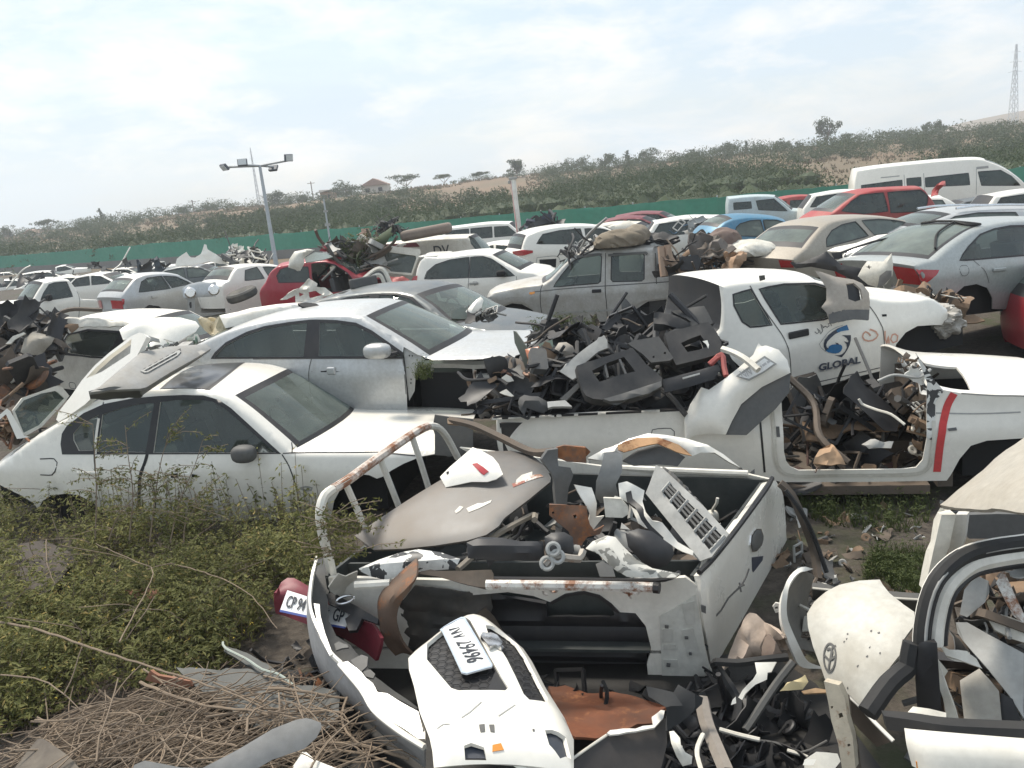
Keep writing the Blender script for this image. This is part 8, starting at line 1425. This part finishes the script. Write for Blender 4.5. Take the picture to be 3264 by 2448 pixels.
for i in range(38):    # long straggling bare stems
    p = (rnd.uniform(0, 950), rnd.uniform(1600, 2200))
    if inside(WREG, [p])[0]: b_ = at_z(p, 0); WT.tube(catmull([b_, b_+Vector((rnd.uniform(-.1, .1), 0, rnd.uniform(.2, .4))), b_+Vector((rnd.uniform(-.5, .5), rnd.uniform(-.2, .2), rnd.uniform(.3, .6)))], .06),   .0032, 4)
props(WB.build('weeds', LEAF, smooth=False), 'dense small-leaved green weeds around the white sedan', 'weeds', kind='stuff'); props(WT.build('weed_stems', TWIG), 'thin brown stems of the weeds', 'stems', kind='stuff')
for a, top, lb in (('A 560,1320', 'A 545,650', 'tall spindly weed before the rear door of the white sedan'), ('A 760,1330', 'A 735,655', 'thin weed with a twig against the rear door glass'), ('A 880,1340', 'A 1010,680', 'leafy branching weed before the front door glass'), ('A 1000,1340', 'A 1190,745', 'leaning weed crossing the front door'), ('A 640,1330', 'A 790,1000', 'short bushy weed at the rear door bottom'), ('A 1080,1360', 'A 1140,1040', 'sparse weed before the front door bottom'), ('C 600,1050', 'C 660,830', 'leafy weed behind the headboard tube'), ('C 760,1010', 'C 770,880', 'small weed inside the headboard frame'), ('C 640,1180', 'C 870,1110', 'weed sprawling beside the grey bonnet corner')):
    d = 6.35 if a[0] == 'A' else 5.0; p0, p1 = at_d(a, d), at_d(top, d); o_ = thing('weed_plant', lb, 'plant', Matrix.Translation(p0), 'tall weeds by the white sedan'); L_, T_ = MB(), MB(); v = p1-p0
    main = catmull([Vector((0, 0, 0)), v*.4+Vector((rnd.uniform(-.05, .05), 0, 0)), v*.75+Vector((rnd.uniform(-.06, .06), 0, 0)), v], .06); T_.tube(main, [.006*(1-.6*i/len(main)) for i in range(len(main))], 4)
    for q in range(13):
        f = rnd.uniform(.25, 1); b_ = main[min(len(main)-1, int(f*len(main)))]; w_ = Vector((rnd.choice((-1, 1))*rnd.uniform(.08, .3), rnd.uniform(-.08, .06), rnd.uniform(-.02, .16))); T_.tube([b_, b_+w_*.5+Vector((0, 0, .02)), b_+w_], .0028, 4)
        for _ in range(17): g = rnd.uniform(.1, 1.05); leafquad(L_, b_+w_*g+rv(.03), rnd.uniform(.013, .024))
    T_.build('stem', TWIG, o_); L_.build('leaves', LEAF, o_, smooth=False)
# brush pile of dry sticks
B = MB(); BR = pts('B 120,1250 300,1100 520,1040 640,960 830,900 1000,850 1260,820 1500,850 1700,900 1900,960 1980,1050 2060,1250 2212,1330 2100,1390 1200,1400 200,1400 60,1330'); xs = [p[0] for p in BR]; ys = [p[1] for p in BR]; k = 0
while k < 680:
    p = (rnd.uniform(min(xs), max(xs)), rnd.uniform(min(ys), max(ys)))
    if not inside(BR, [p])[0]: continue
    k += 1; c = at_z(p, rnd.uniform(.03, .42)); an = rnd.gauss(.35, .75); l = rnd.uniform(.15, .75); d = Vector((math.cos(an), math.sin(an), rnd.uniform(-.25, .25)))*l; bn = rv(.12*l/.5); r_ = rnd.uniform(.0022, .0065)
    q = catmull([c-d*.5, c-d*.1+bn*.5, c+d*.25+bn*.4, c+d*.5-bn*.3], .06); B.tube(q, [r_*(1-.5*i/len(q)) for i in range(len(q))], 5, cap=False)
for s_, r_ in (('B 0,520 .5 / B 250,575 .5 / B 480,650 .48 / B 800,760 .45 / B 1150,870 .42 / B 1400,960 .4 / B 1560,1030 .38', .011), ('B 700,640 .5 / B 900,240 .55 / B 800,170 .6 / B 560,60 .65', .007), ('B 740,620 .4 / B 830,500 .5 / B 905,370 .55', .006), ('B 860,215 .5 / B 1000,180 .5 / B 1200,230 .5 / B 1450,345 .5 / B 1630,560 .4', .006), ('B 380,950 .4 / B 440,800 .5 / B 485,650 .6', .007), ('B 0,830 .4 / B 200,850 .4 / B 360,930 .4 / B 520,1100 .3', .007), ('B 820,880 .35 / B 1200,1010 .4 / B 1520,1050 .4 / B 1700,1110 .38', .014), ('B 930,1200 .35 / B 1100,1195 .36 / B 1300,1240 .36 / B 1400,1250 .36', .016), ('B 1830,1240 .3 / B 2000,1240 .3 / B 2140,1245 .3 / B 2400,1330 .25', .018), ('B 2040,970 .35 / B 2010,1060 .35 / B 2040,1170 .34 / B 2120,1240 .33', .012), ('B 1580,910 .4 / B 1750,925 .4 / B 1900,950 .38 / B 2040,975 .35', .013), ('B 1820,1290 .3 / B 1960,1275 .3 / B 2150,1300 .28 / B 2400,1400 .25', .011), ('B 1450,1190 .4 / B 1455,1090 .42 / B 1500,1040 .42 / B 1620,980 .42', .011), ('B 570,1340 .4 / B 580,1200 .45 / B 640,1060 .5 / B 690,850 .55', .008), ('B 270,40 .5 / B 280,180 .4 / B 320,300 .3', .008), ('B 0,240 .35 / B 150,200 .36 / B 330,180 .38', .006)):
    q = []
    for a in s_.split('/'): w_ = a.split(); q.append(at_z(w_[0]+' '+w_[1], float(w_[2])))
    B.tube([v+rv(.006) for v in catmull(q, .09)], [r_*.72*(1-.45*i_/max(1, len(catmull(q, .09))-1)) for i_ in range(len(catmull(q, .09)))], 6)
props(B.build('brush_pile', TWIG), 'heap of dry brown sticks and branches at the lower left', 'brush', kind='stuff')
B = MB()
for i in range(1500):
    p = (rnd.uniform(0, 1000), rnd.uniform(2150, 2448)); c = at_z(p, rnd.uniform(.0, .12)); d = rv(.07); d.z *= .3; B.tube([c-d, c+d], .0025, 3, cap=False)
props(B.build('leaf_litter', BARK), 'fine twig litter under the dry sticks', 'litter', kind='stuff')
tp('grey_mudguard', 'rounded grey plastic panel lying over the dry sticks at the bottom edge', 'plastic panel', 'B 760,1420 790,1360 850,1335 960,1355 1060,1375 1190,1379 1400,1270 1600,1150 1740,1095 1800,1085 1840,1095 1885,1112 1890,1140 1860,1200 1790,1265 1600,1330 1480,1400 1400,1440', (3.55, 48, -15), surf('flat_grey_plastic', (.21, .21, .205), .6, dust=.4, dustcol=(.28, .25, .2)), .02, .01, rim=.06, sp=.05)
tp('white_arc', 'white curved panel edge beside the grey plastic panel', 'panel edge', 'B 1775,1285 1800,1285 1850,1330 1960,1375 2100,1410 1900,1420 1820,1380 1700,1400 1740,1340', 'B 1775,1285 .40/B 1960,1375 .38/B 1740,1400 .36', WHITE, .015, .02, rim=.05, sp=.04); tp('brown_board', 'dark brown plastic sheet at the bottom left corner', 'sheet', 'B 60,1420 100,1360 160,1290 230,1220 270,1235 340,1290 420,1340 500,1420', 'B 60,1400 .36/B 230,1220 .40/B 500,1400 .36', surf('dark_brown_sheet', (.085, .068, .052), .7, dust=.6), .015, bend=(0, .05), sp=.05); tp('dark_board', 'dark brown board lying flat in the weeds at left', 'board', 'B -40,110 120,60 250,40 420,110 440,170 300,330 180,430 -40,450', 'B -40,110 .16/B 420,110 .16/B 180,430 .14', surf('dark_board_mat', (.055, .045, .038), .8, dust=.6, dustcol=(.1, .08, .065)), .02)
tp('plastic_sheet', 'dark grey-green panel with a pale edge behind the dry sticks', 'panel', 'B 1040,800 1200,790 1380,800 1500,810 1310,680 1320,650 1450,700 1600,790 1700,870 1850,900 2000,930 1980,1100 1860,1180 1500,1150 1300,1000 1150,900', 'B 1040,800 .22/B 1700,870 .25/B 1500,1150 .18', surf('dark_green_grey', (.05, .055, .052), .55, dust=.6, dustcol=(.11, .11, .1)), .015, rough=.04); tt(['B 1310,640 .3 / B 1325,675 .3 / B 1450,740 .3 / B 1540,800 .29 / B 1640,830 .28 / B 1720,890 .27'], .008, 'panel_edge_strip', 'pale green edge strip of the dark panel', 'edge strip', surf('pale_green', (.40, .45, .40), .5, dust=.4)); tp('terracotta_shard', 'broken terracotta-red shard in the weeds above the sticks', 'shard', 'B 870,850 890,800 940,830 1100,880 1115,910 1060,920 960,880 900,870', 'B 870,850 .3/B 1100,880 .3/B 900,800 .36', surf('terracotta', (.28, .12, .07), .85, dust=.4), .02, rough=.05); tp('rusty_shard', 'rust-orange strip half hidden in the weeds', 'shard', 'B 740,350 850,320 1010,320 1020,350 900,380 870,450 960,430 880,460 850,400', 'B 740,350 .22/B 1010,320 .24/B 880,460 .2', MATS['terracotta'], .015, rough=.05)
B = MB(); 
for i in range(150):
    p = (rnd.uniform(0, 1000), rnd.uniform(1640, 2330))
    if inside(WREG, [p])[0]: c = at_z(p, rnd.uniform(.2, .36)); [leafquad(B, c+rv(.01), .008) for _ in range(3)]
props(B.build('yellow_flowers', surf('yellow_petals', (.70, .50, .06), .6, dust=0), smooth=False), 'scattered tiny yellow flowers among the weeds', 'flowers', kind='stuff')
# grass and weeds between the hull and the wrecked cab, and by the saloon nose
GB, GT = MB(), MB()
for reg, n_, z0, hh, d in (('H 630,1440 760,1410 1300,1420 1440,1480 1380,1659 900,1659 640,1560', 250, 0, (.06, .2), None), ('G 780,260 900,240 1150,260 1120,540 950,520 860,420 720,420', 260, 0, (.05, .16), None), ('J 1290,1240 1400,1230 1420,1300 1350,1330 1290,1310', 26, .1, (.1, .22), 8.6), ('O 800,300 980,240 960,330 860,390', 50, .1, (.1, .25), 9.0), ('O 480,240 760,210 900,240 700,330 500,300', 60, .1, (.1, .2), 9.4), ('J 700,300 1000,220 1000,420 760,420', 90, .1, (.2, .5), 22)):
    pr = pts(reg); xs = [p[0] for p in pr]; ys = [p[1] for p in pr]; k = 0
    while k < n_:
        p = (rnd.uniform(min(xs), max(xs)), rnd.uniform(min(ys), max(ys)))
        if not inside(pr, [p])[0]: continue
        k += 1; b_ = at_z(p, 0) if d is None else at_d(p, d); sc = (b_-CAM).length/6; stem_plant(GB, b_, rnd.uniform(*hh), (rnd.uniform(-.08, .08), rnd.uniform(-.08, .08)), rnd.randint(7, 13), .013*max(1, sc), None)
        for _ in range(5): v = Vector((rnd.uniform(-.07, .07), rnd.uniform(-.07, .07), rnd.uniform(.05, .18))); GB.add([b_+Vector((-.003, 0, 0)), b_+Vector((.003, 0, 0)), b_+v], [(0, 1, 2)])
props(GB.build('yard_grass', LEAFG, smooth=False), 'short green grass and weeds on the bare yard between wrecks', 'grass', kind='stuff')
heap('stones and litter on the bare yard soil', 'P 2400,1640 3050,1600 3000,1900 2600,1950 2480,1800', flatz(.0, .03), 130, .015, .06, [MUD, DGREY, CARDB, LGREY], tubes=.1); heap('small litter on the dark yard ground', 'P 900,1700 1100,1850 1000,2000 700,2300 1200,2400 1100,2000', flatz(.0, .06), 120, .02, .08, [MUD, DUSTB, BLACK, RUST])

# the white car front with its headlamp between the beige and silver-green sedans
wn = thing('white_car_nose', 'white car front with a wing headlamp poking out between two sedans', 'car', Matrix.Translation(at_d('L 1150,760', 12.4)))
NP = Plane(*anchors((12.4, 30, -12), pts('L 905,660 1460,575 1120,775')))
tp('wing', None, None, 'L 1000,712 1010,690 1060,660 1130,632 1200,612 1300,585 1460,560 1500,600 1400,650 1330,690 1250,720 1190,770 1130,778 1060,745', NP, WHITE, .03, .06, rim=.25, sp=.06, parent=wn); NPs = LAST['pl']
tp('bonnet', None, None, 'L 905,665 960,640 1100,612 1240,560 1340,548 1460,556 1300,582 1200,608 1130,628 1060,652 1000,672', Plane(NP.o+Vector((0, .05, .02)), (NP.n+Vector((0, 0, .8))).normalized()), WHITE, .03, .03, rim=.2, sp=.06, parent=wn)
tp('headlight', None, None, 'L 1030,705 1045,675 1110,645 1195,622 1208,640 1150,675 1085,705', NPs, surf('dim_headlamp', (.22, .235, .23), .15, dust=.3, coat=.8), .01, parent=wn, lift=.012, sp=.05); tp('headlight_rim', None, None, 'L 1018,712 1036,668 1105,637 1200,612 1218,640 1155,685 1085,714', NPs, BLACK, .008, parent=wn, lift=.005, sp=.05); tp('lamp_socket', None, None, 'L 935,680 1005,670 1012,715 955,718', (12.35, 10, 0), BLACK, .05, parent=wn)
tt(['L 1000,676 d12.2 / L 1130,630 d12.2 / L 1250,594 d12.2 / L 1400,568 d12.25'], .018, 'bonnet_gap', None, None, BLACK, 5, wn)
dp('crumpled_panel', 'crumpled red sheet metal sticking up before the minibus window', 'scrap panel', 'L 1595,300 1600,252 1635,205 1690,192 1694,232 1650,262 1640,300', 20.6, 15, 0, RED2, thick=.01, rough=.5, sp=.08)

# broad-leaved taller weeds along the white sedan's sill
B = MB(); T_ = MB()
for i in range(260):
    p = (rnd.uniform(250, 1050), rnd.uniform(1640, 1760)); b_ = at_z(p, 0); h = rnd.uniform(.22, .5)*(1.6 if rnd.random() < .22 else 1); v = Vector((rnd.uniform(-.12, .12), rnd.uniform(-.12, .05), h)); T_.tube([b_, b_+v*.6, b_+v], .003, 4)
    for q in range(12): f = rnd.uniform(.3, 1.05); leafquad(B, b_+v*f+rv(.05), rnd.uniform(.018, .036), rv()+Vector((0, -.3, 1)), .7)
props(B.build('sill_weeds', LEAF, smooth=False), 'broad-leaved weeds crowding the sill of the white sedan', 'weeds', kind='stuff'); props(T_.build('sill_weed_stems', TWIG), 'thin stems of the weeds at the sill of the white sedan', 'stems', kind='stuff')
